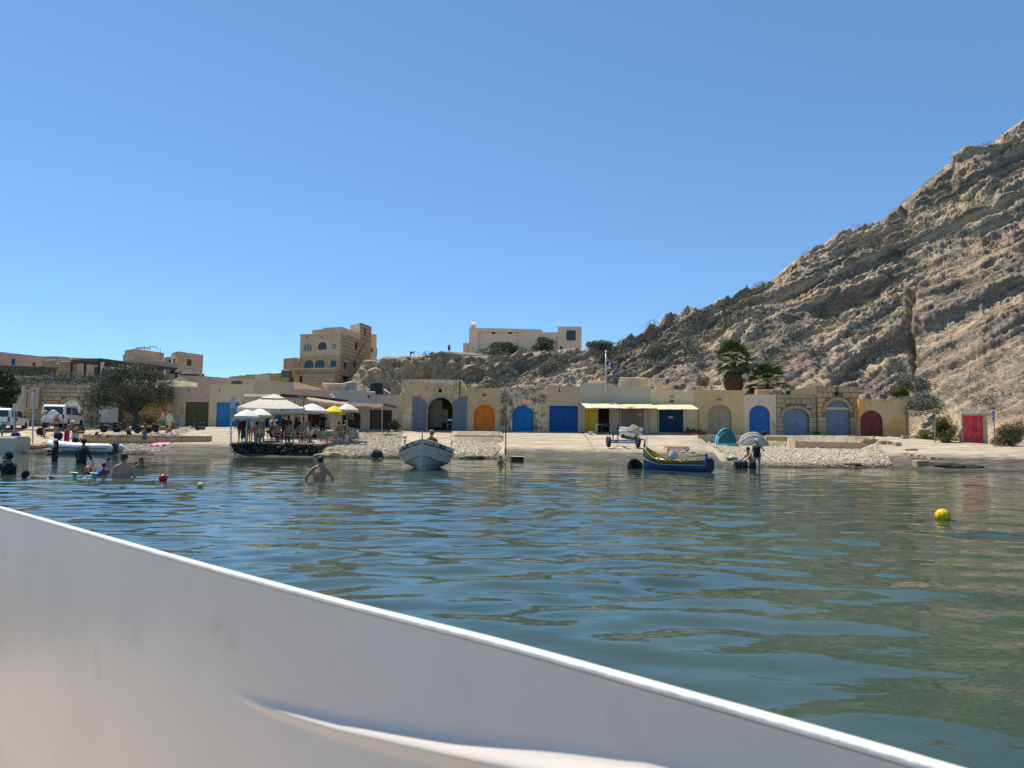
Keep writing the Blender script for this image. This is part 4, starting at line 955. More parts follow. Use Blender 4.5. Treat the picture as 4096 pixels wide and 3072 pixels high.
# ------------------------------------------------------------------ chapel on the plateau
def build_chapel():
    D = 138; t = thing('chapel', 'pale pink flat-roofed chapel standing on the clifftop', 'chapel', P(2090, 1414, D)+Vector((0, 3, 0)))
    W = W2(1876, D, 2326, D, 1360); zb = W.at(2100, 1425)[1]-1
    X = lambda px: W.at(px, 1360)[0]
    Z = lambda px, py: W.at(px, py)[1]
    rx = rect(X(1911), X(2075), Z(1990, 1414), Z(1990, 1327)); ww = W.r(2265, 2303, 1321, 1361); w2 = W.r(2190, 2204, 1368, 1390); w3 = W.r(2240, 2249, 1385, 1397); w4 = W.r(1889, 1893, 1389, 1394)
    out = [(0, zb), (W.len, zb), (W.len, Z(2300, 1306)), (X(2230), Z(2240, 1306)), (X(2230), Z(2225, 1329)), (X(2172), Z(2172, 1329)), (X(2168), Z(2168, 1321)), (X(2160), Z(2160, 1317)), (0, Z(1890, 1311))]
    wallmesh(W, out, [rx, rect(*ww), rect(*w2), rect(*w3), rect(*w4)], PL_CHAP, t, rev=.35)
    b = B(); b.prism(rx, .35, .45); W.xf(b); b.obj('recessed_panel', PL_CHAP, t)
    for a in (1967, 2034): x0, x1, z0, z1 = W.r(a, a+13, 1328, 1335); b = B(); b.box(((x0+x1)/2, .33, (z0+z1)/2), (x1-x0, .06, z1-z0)); W.xf(b); b.obj('vent', M_DARK, t)
    window(W, ww[0], ww[1], ww[2], ww[3], t, plain((.13, .11, .10), .6), M_GLASS, 4, 2, .2, 0, None, .07); window(W, *w2, t, M_WHITE, M_GLASS, 2, 3, .1); window(W, *w3, t, M_IRON, M_DARK, 1, 1, .1); b = B(); b.prism(rect(*w4), .1, .12); W.xf(b); b.obj('vent', M_DARK, t)
    b = B()
    for y in (7.5,): b.quad(W.w(0, y, zb), W.w(W.len, y, zb), W.w(W.len, y, Z(2300, 1330)), W.w(0, y, Z(1900, 1330)))
    for x in (0, W.len): b.quad(W.w(x, .35, zb), W.w(x, 7.5, zb), W.w(x, 7.5, Z(2300, 1308)), W.w(x, .35, Z(2300, 1308)))
    b.quad(W.w(0, .3, Z(2200, 1332)), W.w(W.len, .3, Z(2200, 1332)), W.w(W.len, 7.5, Z(2200, 1332)), W.w(0, 7.5, Z(2200, 1332))); b.obj('rear_walls', PL_CHAP, t)
    x0, x1, z0, z1 = W.r(2226, 2229, 1346, 1408); b = B(); b.cyl(((x0+x1)/2, -.06, z0), ((x0+x1)/2, -.06, z1), .045, n=8); W.xf(b); b.obj('rusty_pipe', plain((.20, .085, .05), .8), t)
    b = B(); x_, z_ = W.at(2285, 1362); b.box((x_, -.06, z_-.03), (1.2, .2, .06)); W.xf(b); b.obj('window_sill', M_TRIM, t)
    # bell gable: an arched frame over the west front
    cx, z0 = W.at(1890, 1312); z1 = Z(1890, 1279); b = B(); o_ = arch(-1.5, 1.5, z0-.3, z1, 1.5); i_ = arch(-.8, .8, z0-.3, z1-.65, .8)
    for k in range(1, len(o_)-1):
        q4 = [o_[k], o_[k+1], i_[k+1], i_[k]]; vs = [(cx+dx, 3.2+p[0], p[1]) for dx in (-.38, .38) for p in q4]; b.add(vs, [(0, 1, 2, 3), (4, 5, 6, 7), (0, 4, 5, 1), (3, 2, 6, 7)])
    W.xf(b); b.obj('bell_gable', PL_CHAP, t)
    # porch with flat canopy and columns, cross on top
    x0, x1, z0, z1 = W.r(1849, 1876, 1368, 1374); b = B(); b.box(((x0+x1)/2, 3.2, (z0+z1)/2), (x1-x0, 4.6, z1-z0), .03); W.xf(b); b.obj('porch_roof', PL_CHAP, t)
    for px, y in ((1855, 1.2), (1866, 1.2), (1855, 5), (1866, 5)): x_ = X(px); b = B(); b.cyl((x_, y, zb), (x_, y, z0), .2, n=10); W.xf(b); b.obj('porch_column', PL_CHAP, t)
    x_, z_ = W.at(1860, 1367); b = B(); b.box((x_, 3, z_+.3), (.07, .07, .65)); b.box((x_, 3, z_+.42), (.07, .34, .07)); W.xf(b); b.obj('cross', M_DARK, t)
    x_, z_ = W.at(2230, 1304); b = B(); b.cyl((x_, 2, z_-.1), (x_, 2, z_+.25), .02, n=5); W.xf(b); b.obj('lightning_rod', M_IRON, t)
build_chapel()
# ------------------------------------------------------------------ far-left upper terrace
def build_left():
    W = W2(-120, 86, 168, 93.5, 1440); t = thing('long_house', 'long low plastered house with a small blue door, top left', 'house', W.w(W.len/2, 0, 8))
    zt = W.at(160, 1424)[1]; zb = zt-3.6; d1 = rect(*W.r(46, 62, 1435, 1461)); w1 = W.r(130, 143, 1451, 1464)
    wallmesh(W, [(0, zb), (W.len, zb), (W.len, zt), (0, zt)], [d1, rect(*w1)], PL_PINK, t, depth=6, jit=.03); door(W, d1, t, BLUE, 1, .1); window(W, *w1, t, M_DARK, M_GLASS, 1, 1, .08)
    W = W2(168, 96, 292, 99, 1430); t = thing('low_house', 'low weathered stone house between long house and pergola', 'house', W.w(W.len/2, 0, 8)); wallmesh(W, [(0, zb), (W.len, zb), (W.len, W.at(285, 1430)[1]), (W.len*.5, W.at(230, 1425)[1]), (0, W.at(168, 1425)[1])], [], PL_OLD, t, depth=5, jit=.05)
    W = W2(292, 99, 436, 102, 1430); t = thing('low_house', 'low stone house just behind the dark pergola roof', 'house', W.w(W.len/2, 0, 8)); wallmesh(W, [(0, zb), (W.len, zb), (W.len, W.at(430, 1435)[1]), (0, W.at(300, 1430)[1])], [], PL_OLD, t, depth=5, jit=.05)
    # dry stone walls: far too many small stones to pick apart one by one
    def dry(name, label, px0, px1, D0, D1, pyt0, pyt1, pyb, mat, sz, seed):
        W = W2(px0, D0, px1, D1, (pyt0+pyb)/2); t = thing(name, label, 'wall', W.w(W.len/2, 0, W.at((px0+px1)/2, pyb)[1])); r_ = random.Random(seed)
        zb_ = W.at((px0+px1)/2, pyb)[1]; zA = W.at(px0, pyt0)[1]; zB = W.at(px1, pyt1)[1]
        b = B(); b.add([W.w(0, .15, zb_-1), W.w(W.len, .15, zb_-1), W.w(W.len, .15, zB), W.w(0, .15, zA), W.w(0, .7, zb_-1), W.w(W.len, .7, zb_-1), W.w(W.len, .7, zB), W.w(0, .7, zA)], [(0, 1, 2, 3), (4, 5, 6, 7), (3, 2, 6, 7), (0, 4, 7, 3), (1, 5, 6, 2)]); b.obj('core', mat, t)
        b = B(); z_ = zb_-.4
        while z_ < max(zA, zB)+.1:
            x_ = r_.uniform(0, .2)
            while x_ < W.len:
                l_ = sz*r_.uniform(.7, 1.5)
                if z_ < lerp(zA, zB, x_/W.len)+r_.uniform(-.1, .12): b.box(W.w(x_+l_/2, r_.uniform(.02, .14), z_), (l_*.95, .3, sz*r_.uniform(.45, .7)), .05, rot=W.m @ Matrix.Rotation(r_.uniform(-.15, .15), 3, 'Y'))
                x_ += l_
            z_ += sz*.56
        tag(b.obj('dry_stones', mat, t), kind='stuff')
    dry('dry_stone_wall', 'dark dry-stone field wall below the long house', -120, 215, 84, 86, 1452, 1470, 1503, stone('dark_fieldstone', (.20, .17, .13), (.30, .25, .18), 0, 4), .38, 1)
    dry('dry_stone_wall', 'pale rubble wall left of the pergola restaurant', 165, 288, 90, 88, 1440, 1444, 1492, stone('pale_fieldstone', (.40, .33, .23), (.3, .25, .17), 0, 4), .42, 2)
    # pergola restaurant
    c = P(395, 1500, 82); l_ = P(285, 1498, 86); r_ = P(704, 1520, 93); t = thing('pergola', 'dark timber pergola restaurant with white tied curtains', 'pergola', c)
    zr = P(380, 1438, 82).z; zf = P(395, 1503, 82).z; tim = plain((.045, .035, .028), .8, .3, 8)
    Wl = Wall((l_.x, l_.y), (c.x, c.y)); Wr = Wall((c.x, c.y), (r_.x, r_.y)); bk = (Vector((Wr.n.x, Wr.n.y, 0))*6)
    b = B(); cc, ll, rr_ = (Vector((p.x, p.y, zr)) for p in (c, l_, r_)); e = ll+(rr_-cc)
    for p_ in (cc, ll, rr_, e): pass
    b.add([cc, rr_, e, ll, cc+Vector((0, 0, .16)), rr_+Vector((0, 0, .16)), e+Vector((0, 0, .3)), ll+Vector((0, 0, .3))], [(0, 1, 2, 3), (4, 5, 6, 7), (0, 1, 5, 4), (1, 2, 6, 5), (2, 3, 7, 6), (3, 0, 4, 7)]); b.obj('roof', tim, t)
    for Wx, n in ((Wl, 2), (Wr, 5)):
        b = B(); b.box((Wx.len/2, -.05, zr-.05), (Wx.len+.3, .12, .34), .01); Wx.xf(b); b.obj('fascia_beam', plain((.085, .06, .045), .8), t)
        for k in range(n+1):
            if Wx is Wr and k == 0: continue
            b = B(); b.box((Wx.len*k/n, 0, (zf+zr)/2-.4), (.18, .18, zr-zf+.8), .01); Wx.xf(b); b.obj('post', tim, t)
    b = B(); b.sheet([[Vector((p.x, p.y, zf-.15)) for p in (c, r_)], [Vector((p.x, p.y, zf-.15)) for p in (l_, e)]]); b.obj('floor', M_CONC, t)
    b = B(); b.add([Wr.w(0, -.02, zf-2.5), Wr.w(Wr.len, -.02, zf-2.5), Wr.w(Wr.len, -.02, zf+.02), Wr.w(0, -.02, zf+.02)], [(0, 1, 2, 3)]); b.add([Wl.w(0, -.02, zf-2.5), Wl.w(Wl.len, -.02, zf-2.5), Wl.w(Wl.len, -.02, zf+.02), Wl.w(0, -.02, zf+.02)], [(0, 1, 2, 3)]); b.obj('plinth', PL_BEIGE, t)
    b = B(); b.add([e+Vector((-5, 3, -4)), e+Vector((6, 3, -4)), e+Vector((6, 3, 0)), e+Vector((-5, 3, 0))], [(0, 1, 2, 3)]); b.add([ll+Vector((-.2, 5, -4)), e+Vector((0, 3, -4)), e+Vector((0, 3, 0)), ll+Vector((-.2, 5, 0))], [(0, 1, 2, 3)]); b.obj('back_wall', plain((.12, .10, .08), .9), t)
    for px, sgn in ((400, 1), (497, -1), (503, 1), (664, -1)):
        x_ = Wr.at(px, 1470)[0]; b = B(); rows = []
        for k in range(9):
            s = k/8; wd = lerp(.75, .18, s**.6) if s < .75 else lerp(.2, .42, (s-.75)/.25); rows.append([Wr.w(x_+sgn*wd*j/6, .02+.04*math.sin(j*2.4), lerp(zr-.2, zf+.1, s)) for j in range(7)])
        b.sheet(rows, (0, .01, 0)); b.obj('curtain', M_WHITE, t, True)
    # houses behind
    ant = plain((.06, .06, .06), .6)
    t = thing('stone_house', 'tall blocky stone house with roof aerials, upper left', 'house', P(560, 1500, 103)); zt = P(540, 1394, 101).z
    for W_ in (W2(496, 103.5, 541, 101), W2(541, 101, 655, 106)):
        wallmesh(W_, [(0, zt-9), (W_.len, zt-9), (W_.len, zt), (0, zt)], [], PL_OLD, t, jit=.05, cap=.04)
    b = B(); q0 = P(555, 1393, 102); b.box(q0+Vector((.3, .5, .1)), (1.6, .6, .14)); b.obj('roof_slab', M_CONC, t)
    for px, y0, y1 in ((577, 1400, 1383), (600, 1400, 1384), (628, 1400, 1387), (641, 1440, 1392)): b = B(); b.cyl(P(px, y0, 102.5), P(px, y1, 102.5), .035, n=5); b.obj('aerial_pole', ant, t)
    b = B(); b.cyl(P(598, 1386, 102.5), P(629, 1389, 102.5), .025, n=5); [b.cyl(P(x_, 1384, 102.5), P(x_, 1392, 102.5), .02, n=4) for x_ in (604, 610, 616, 622)]; b.obj('aerial', ant, t)
    W_ = W2(538, 99, 636, 103, 1440); b = B(); zz = W_.at(560, 1420)[1]; wallmesh(W_, [(0, zz-6), (W_.len, zz-6), (W_.len, zz-.2), (0, zz)], [], PL_OLD, t, 'front_block', depth=2)
    t = thing('stone_house', 'square stone house with one arched window behind the dark parasols', 'house', P(750, 1500, 98)); zt = P(708, 1405, 96).z
    Wa, Wb = W2(684, 98.5, 709, 96), W2(709, 96, 812, 100); w1 = Wa.r(692, 701, 1434, 1450); w2 = Wb.r(747, 767, 1435, 1463)
    wallmesh(Wa, [(0, zt-8), (Wa.len, zt-8), (Wa.len, zt), (0, zt)], [rect(*w1)], PL_OLD, t, cap=.04); window(Wa, *w1, t, M_DARK, M_GLASS, 1, 1, .12)
    wallmesh(Wb, [(0, zt-8), (Wb.len, zt-8), (Wb.len, zt), (0, zt)], [arch(*w2, .25)], PL_OLD, t, jit=.03, cap=.04); window(Wb, *w2, t, plain((.13, .12, .11), .7), plain((.10, .095, .09), .6), 2, 1, .12, .25)
    b = B(); [b.add([W_.w(W_.len if k == 0 else 0, .0, zt-8) for k in (0,)]+[], []) for W_ in (Wa,)]; b.quad(Wa.w(0, 0, zt-.1), Wb.w(0, .1, zt-.1), Wb.w(Wb.len, 0, zt-.1), Wb.w(Wb.len, 5, zt-.1)); b.obj('roof', M_CONC, t)
    Wc = W2(657, 100.5, 688, 99, 1430); w3 = Wc.r(670, 683, 1438, 1453); zz = Wc.at(670, 1428)[1]; wallmesh(Wc, [(0, zt-8), (Wc.len, zt-8), (Wc.len, zz), (0, zz)], [rect(*w3)], PL_OLD, t, 'side_wing', depth=2); window(Wc, *w3, t, M_TRIM, M_GLASS, 1, 1, .1)
    Wd = W2(560, 96.5, 712, 96, 1470); zz = Wd.at(640, 1450)[1]; t = thing('terrace_building', 'yellowish terrace building behind the pergola roof', 'building', Wd.w(Wd.len/2, 0, zz-4)); wallmesh(Wd, [(0, zz-8), (Wd.len, zz-8), (Wd.len, zz), (0, zz+.25)], [], PL_OLD, t, depth=2)
    # three dark parasols on that terrace
    navy = plain((.028, .038, .05), .8, .25, 6)
    for px, py, D, hw, lab in ((707, 1474, 93, 30, 'dark navy parasol at the back left of the upper terrace'), (760, 1480, 91, 42, 'dark navy parasol at the back right of the upper terrace'), (725, 1508, 86, 46, 'lowest dark navy parasol in front on the upper terrace')):
        p_ = P(px, py, D); hw = hw*D/F; tt = thing('parasol', lab, 'parasol', p_+Vector((0, 0, -2.6)), group='dark parasols on the upper terrace')
        b = B(); b.lathe([(.02, 2.62), (hw*.3, 2.48), (hw*.65, 2.3), (hw, 2.05), (hw, 1.99), (hw*.62, 2.25), (.02, 2.55)], (0, 0, 0), 8); L(b, 'canopy', navy, tt); b = B(); b.cyl((0, 0, .0), (0, 0, 2.75), .03, n=8); L(b, 'pole', M_TRIM, tt); b = B(); b.lathe([(.3, 0), (.28, .08), (.05, .12)], (0, 0, -.05), 14); L(b, 'base', M_CONC, tt)
    tw = W2(700, 84, 800, 84, 1540); zz = tw.at(750, 1532)[1]; t = thing('terrace_wall', 'plain concrete wall below the dark parasols', 'wall', tw.w(tw.len/2, 0, zz-3)); wallmesh(tw, [(-3, zz-4), (tw.len, zz-4), (tw.len, zz), (-3, zz)], [], PL_BEIGE, t, depth=6)
build_left()
# ------------------------------------------------------------------ plants
def rockmesh(r, seed, sub=3, rough=.35, sq=(1, 1, .7)):
    bm = bmesh.new(); bmesh.ops.create_icosphere(bm, subdivisions=sub, radius=1); v = np.array([q.co[:] for q in bm.verts]); f = [[q.index for q in k.verts] for k in bm.faces]; bm.free()
    n = fbm(v*1.3+seed*7.1, 4, seed); v = v*(1+rough*n)[:, None]; v = np.sign(v)*np.abs(v)**.85
    b = B(); b.add([tuple(p) for p in v*np.array(sq)*r], f); return b
def rock(px, py, r, label, mat, seed, sq=(1.3, 1, .6), rz=0, sink=.3):
    p = G(px, py); o = rockmesh(r, seed, 3, .35, sq).obj('rock', mat, None); o.location = p+Vector((0, 0, r*sq[2]*(1-sink)-r*sq[2]*.3)); o.rotation_euler = (0, 0, rz); tag(o, label, 'rock', 'loose rocks along the shore'); return o
def bush(px, py, D, w, h, label, mat=None, n=1600, leaf=.12, name='shrub', seed=1, blobs=6, base=None, cat='shrub', group=None):
    p = P(px, py, D) if base is None else base; r_ = np.random.RandomState(seed); t = thing(name, label, cat, p, group=group)
    blobs = int(blobs*1.9); leaf *= .8; n = int(n*1.35); c = np.stack([r_.normal(0, w*.21, blobs).clip(-w*.42, w*.42), r_.normal(0, w*.15, blobs), r_.uniform(h*.12, h*.8, blobs)], -1); c[:, 2] *= 1-.9*np.abs(c[:, 0]/w); rad = np.stack([r_.uniform(.13, .27, blobs)*w, r_.uniform(.12, .24, blobs)*w, r_.uniform(.13, .29, blobs)*h], -1)
    v, f = leaves(c, rad, n, leaf, seed); npmesh('foliage', v, f, mat or M_GREEN, t)
    b = B(); [b.tube([(0, 0, -.1), c[k]*.5, c[k]], [.05, .03, .012], 5) for k in range(min(5, blobs))]; L(b, 'stems', M_BARK, t); return t
def build_tamarisk():
    p = P(545, 1693, 61.6); p.z = float(Gz(p.x, p.y)); t = thing('tamarisk_tree', 'broad grey-green tamarisk tree with a leaning dark trunk', 'tree', p)
    top = [Vector(P(x, y, 61.4+d))-p for x, y, d in ((395, 1575, .4), (430, 1520, -.3), (470, 1490, .2), (520, 1478, .6), (570, 1485, -.4), (620, 1500, .3), (645, 1540, 0), (600, 1570, -.8), (540, 1550, -.9), (470, 1560, -.8), (505, 1520, 0), (585, 1530, .4), (375, 1610, .2), (640, 1590, .3), (560, 1600, -.3), (440, 1600, .3), (410, 1545, .6), (650, 1565, .4))]
    b = B(); b.tube([(0, 0, -.2), (-.1, 0, .35), (.05, 0, .8), (-.25, 0, 1.25)], [.36, .30, .27, .22], 10)
    for q in top: m = Vector((-.2, 0, 1.1)); b.tube([m, m.lerp(q, .45)+Vector((0, 0, .25)), q], [.14, .07, .02], 6)
    L(b, 'trunk', M_BARK, t, True)
    v, f = leaves(np.array([q[:] for q in top]), np.array([(.95, .8, .68)]*len(top))*np.random.RandomState(4).uniform(.75, 1.15, (len(top), 1)), 16500, .17, 3, .15, 0, .5, .35); npmesh('crown', v, f, M_TAMA, t)
build_tamarisk()
def build_dark_tree():
    p = GX(P(10, 1690, 60).x, 60); t = thing('evergreen_tree', 'dark evergreen tree cut off by the left edge', 'tree', p)
    top = [Vector(P(x, y, 60))-p for x, y in ((-60, 1500), (-20, 1510), (20, 1520), (45, 1560), (30, 1600), (-10, 1590), (-60, 1580), (-100, 1540))]
    b = B(); b.tube([(-.6, 0, -.2), (-.5, 0, 1), (-.7, 0, 2)], [.2, .17, .13], 8); [b.tube([(-.7, 0, 1.8), q*.8, q], [.08, .05, .02], 5) for q in top]; L(b, 'trunk', M_BARK, t, True)
    v, f = leaves(np.array([q[:] for q in top]), np.array([(.62, .6, .6)]*8), 9000, .14, 8, .3); npmesh('crown', v, f, M_DARKLEAF, t)
build_dark_tree()
def fanleaf(seed, mat, size=1.0, droop=.5):
    """one palmate palm frond: stalk and pleated blades"""
    r_ = random.Random(seed); b = B(); b.tube([(0, 0, 0), (.35*size, 0, .12*size), (.7*size, 0, .12*size)], [.022, .017, .012], 4)
    for k in range(17):
        a = lerp(-1.35, 1.35, k/16); l_ = size*(.75-.2*abs(a)/1.35)*r_.uniform(.9, 1.1); c, s = math.cos(a), math.sin(a); o = Vector((.68*size, 0, .12*size)); d = Vector((c, s, 0)); n_ = Vector((-s, c, 0))*.035*size
        m = o+d*l_*.55+Vector((0, 0, .05*size)); e = o+d*l_+Vector((0, 0, -droop*l_*.35*r_.uniform(.6, 1.3)))
        b.add([o, m-n_, e, m+n_, m+Vector((0, 0, .02))], [(0, 1, 4), (0, 4, 3), (1, 2, 4), (4, 2, 3)])
    o = b.obj('frond', mat); d = o.data; bpy.data.objects.remove(o); return d
def palm(label, px, py_crown, D, size, trunk, seed, skirt=True):  # crown on trunk
    c = P(px, py_crown, D); t = thing('palm_tree', label, 'palm', c-Vector((0, 0, trunk))); r_ = random.Random(seed)
    gm = [fanleaf(k+seed, M_PALM, size) for k in range(3)]; dm = [fanleaf(k+seed+9, M_DEAD, size*.95, .2) for k in range(2)]
    b = B(); b.tube([(0, 0, -.5), (.05, 0, trunk*.5), (0, 0, trunk)], [.38, .33, .3], 10); L(b, 'trunk', M_BARK, t, True)
    def put(d, az, el, z, roll=0):
        o = bpy.data.objects.new('frond', d); col.objects.link(o); o.parent = t
        o.matrix_local = Matrix.Translation((0, 0, trunk+z)) @ Matrix.Rotation(az, 4, 'Z') @ Matrix.Rotation(-el, 4, 'Y') @ Matrix.Rotation(roll, 4, 'X')
    for k in range(40): el = lerp(1.45, -.85, (k/39)**.85); put(gm[k % 3], k*2.4+r_.uniform(-.2, .2), el+r_.uniform(-.1, .1), .1+.1*math.sin(el), r_.uniform(-.4, .4))
    if skirt:
        for k in range(58): put(dm[k % 2], k*2.4+r_.uniform(-.3, .3), -1.2-r_.uniform(0, .3), .05-1.2*(k/58), r_.uniform(-.5, .5))
M_PALM = mat_leaf('palm_green', (.05, .075, .022), (.09, .115, .04)); M_DEAD = mat_leaf('dead_palm_fronds', (.085, .058, .034), (.13, .092, .055))
palm('taller fan palm with a brown skirt of dead fronds behind the roofs', 2932, 1448, 66.5, 1.45, 3.2, 1)
palm('shorter leafy fan palm behind the whitewashed boathouse', 3070, 1552, 65.5, 1.7, 1.6, 5, False)
bush(3775, 1765, 51.0, 1.35, 2.0, 'tall dense olive-green bush left of the red door', mat_leaf('olive_bush', (.07, .068, .022), (.11, .10, .035)), 5000, .10, seed=2, blobs=9)
bush(3800, 1768, 50.4, 1.2, .9, 'small bright bush at the foot of the red-door rock', M_GREEN, 1600, .10, seed=3)
bush(4045, 1790, 47.0, 2.0, 1.75, 'large olive bush beside the sign at far right', mat_leaf('olive_bush', (.07, .068, .022), (.11, .10, .035)), 6000, .10, seed=4, blobs=9)
bush(3690, 1762, 54.2, 1.6, .8, 'low dark green bush between ochre boathouse and rope post', M_GREEN, 1800, .10, seed=5)
bush(3600, 1590, 60.0, 1.5, .95, 'vivid green bush growing at the foot of the crevice', mat_leaf('vivid_bush', (.05, .09, .015), (.085, .14, .02)), 2200, .12, seed=6)
bush(3680, 1650, 57.5, 3.2, 1.9, 'big blue-grey bush above the ochre boathouse roof corner', M_SCRUB, 5500, .16, seed=7, blobs=9)
bush(3650, 1560, 62.5, 2.4, 1.5, 'tall grey-green bush at the base of the rock crevice', M_SCRUB, 3600, .16, seed=8)
bush(1582, 1724, 57.2, 1.3, .95, 'dark green bush at the annex corner', M_DARKLEAF, 2200, .09, seed=9)
bush(2175, 1404, 81, 2.8, 1.75, 'feathery dark bush in front of the chapel wall', M_TAMA, 5000, .16, seed=10, blobs=8)
bush(2020, 1420, 78, 4.2, 1.5, 'broad green bush on the cliff edge below the chapel', M_GREEN, 5200, .18, seed=11, blobs=9)
bush(2400, 1395, 80.5, 3.0, 1.0, 'grey-green tamarisk scrub on the ridge right of the chapel', M_TAMA, 3200, .16, seed=12, blobs=7)
bush(3262, 1742, 57.3, .9, .4, 'small weed tuft at the foot of the grey-blue arched door', M_GREEN, 700, .07, seed=13)
bush(595, 1694, 62.4, 1.6, .8, 'grassy green weeds beside the tamarisk trunk', M_GREEN, 1800, .12, seed=14)
bush(2820, 1545, 64.3, 1.5, 1.1, 'rounded grey bush on the rock behind the yellow boathouse', M_SCRUB, 2200, .13, seed=15)
t = thing('dry_bush', 'dry twiggy bush beside the left open grey door', 'shrub', P(1622, 1726, 57.2)); r_ = random.Random(3); b = B()
for k in range(46): a = r_.uniform(0, 6.28); e = r_.uniform(.3, 1.2); l_ = r_.uniform(.5, 1.0); q = Vector((math.cos(a)*math.cos(e), .6*math.sin(a)*math.cos(e), math.sin(e)))*l_; b.tube([(0, 0, 0), q*.5+Vector((0, 0, .06)), q], [.014, .009, .004], 4)
L(b, 'twigs', plain((.33, .27, .19), .9), t)
# ------------------------------------------------------------------ cafe terrace: stone platform, pergola, umbrellas, furniture
CZ = .80
def build_platform():
    a = P(930, 1800, 45.4); b_ = P(1262, 1800, 45.6); W = Wall((a.x, a.y), (b_.x, b_.y)); t = thing('stone_platform', 'dark wet stone platform under the cafe tables', 'platform', W.w(W.len/2, 0, 0))
    b = B(); b.box((W.len/2, 3.6, CZ/2-.4), (W.len, 7, CZ+.7), .03); W.xf(b); b.obj('core', ST_DARK, t)
    b = B(); b.box((W.len/2, 3.55, CZ-.03), (W.len+.1, 7.2, .10), .02); W.xf(b); b.obj('paving', M_CONC, t)
    r_ = random.Random(5); ms = []
    for k in range(5): o = rockmesh(1, k+3, 2, .3, (1, .8, .75)).obj('stone', ST_DARK); ms.append(o.data); bpy.data.objects.remove(o)
    z = -.15
    while z < CZ-.05:
        x = r_.uniform(-.2, .1)
        while x < W.len+.2:
            s = r_.uniform(.13, .24); o = bpy.data.objects.new('stone', r_.choice(ms)); col.objects.link(o); o.parent = t
            o.matrix_local = Matrix.Translation(W.w(x+s, r_.uniform(-.12, .12)-(.35*(CZ-z) if z < .3 else .1), z+r_.uniform(-.05, .05))-t.location) @ (Matrix.Rotation(r_.uniform(0, 6), 4, 'Z') @ Matrix.Diagonal((s*1.25, s, s*.85, 1))); x += s*1.9
        z += .21
build_platform()
CREAM = plain((.60, .48, .30), .55, .1, 6, .1, 30); CANVAS = plain((.56, .50, .40), .85, .12, 4, .3, 60); TAN = plain((.42, .34, .23), .9, .15, 3, .3, 50)
POLE = plain((.55, .53, .5), .4, .1, 8, 0, 10, metal=.3); WOODP = plain((.17, .08, .05), .6, .2, 8)
def umbrella(label, px, pyt, D, R, mat, mat2=None, pole=POLE, rise=.42, foot=CZ, n=8, tilt=0):
    p = P(px, pyt, D); h = p.z-foot; t = thing('umbrella', label, 'umbrella', (p.x, p.y, foot), group='cafe umbrellas'); b = B(); rings = []
    ns = n*4
    def pt(f, k, z, sc=0.0):
        a = 2*pi*k/ns; seg = (k % 4)/4; sag = 1-.05*math.sin(pi*seg)-.0*f; return Vector((math.cos(a)*R*f*sag, math.sin(a)*R*f*sag, z-.06*R*math.sin(pi*seg)*f*0))
    prof = [(.02, h), (.3, h-rise*.18), (.6, h-rise*.48), (.85, h-rise*.82), (1, h-rise)]
    rows = [[pt(f, k, z) for k in range(ns+1)] for f, z in prof]; b.sheet(rows, (0, 0, -.012)); L(b, 'canopy', mat, t, True)
    b = B(); b.sheet([[pt(1, k, h-rise) for k in range(ns+1)], [pt(1.02, k, h-rise-.17-.035*math.cos(pi*(k % 4)/2)) for k in range(ns+1)]], (0, 0, .004)); L(b, 'valance', mat2 or mat, t, True)
    b = B(); b.cyl((0, 0, 0), (0, 0, h+.08), .024, n=8); L(b, 'pole', pole, t)
    for k in range(n): a = 2*pi*k/n; b = B(); b.cyl((0, 0, h-rise-.1), (math.cos(a)*R*.6, math.sin(a)*R*.6, h-rise*.5), .008, n=4); L(b, 'rib', pole, t)
    b = B(); b.lathe([(.26, 0), (.25, .07), (.06, .1), (.05, .3)], (0, 0, 0), 14); L(b, 'base', M_CONC, t); return t
WHT = plain((.62, .58, .50), .8, .08, 4, .2, 50); YEL = plain((.68, .50, .02), .8, .1, 4, .2, 50); YTR = plain((.52, .44, .16), .8, .15, 4)
umbrella('small white umbrella nearest the sign post', 990, 1638, 45.95, .88, WHT)
umbrella('lower white umbrella tucked under the leftmost one', 988, 1659, 46.3, .86, WHT, rise=.2)
umbrella('white umbrella with mustard fringe behind the leftmost one', 1040, 1634, 46.5, .78, plain((.72, .70, .60), .8, .08, 4), YTR)
umbrella('white square umbrella on a reddish wooden pole, cafe centre', 1248, 1614, 50.2, 1.12, WHT, pole=WOODP, n=4, rise=.5)
umbrella('bright yellow cafe umbrella', 1338, 1623, 51.0, .76, YEL, foot=1.1)
umbrella('white umbrella with pale green fringe, rightmost at the cafe', 1390, 1615, 51.4, .80, WHT, plain((.42, .43, .26), .8, .15, 4), foot=1.2)
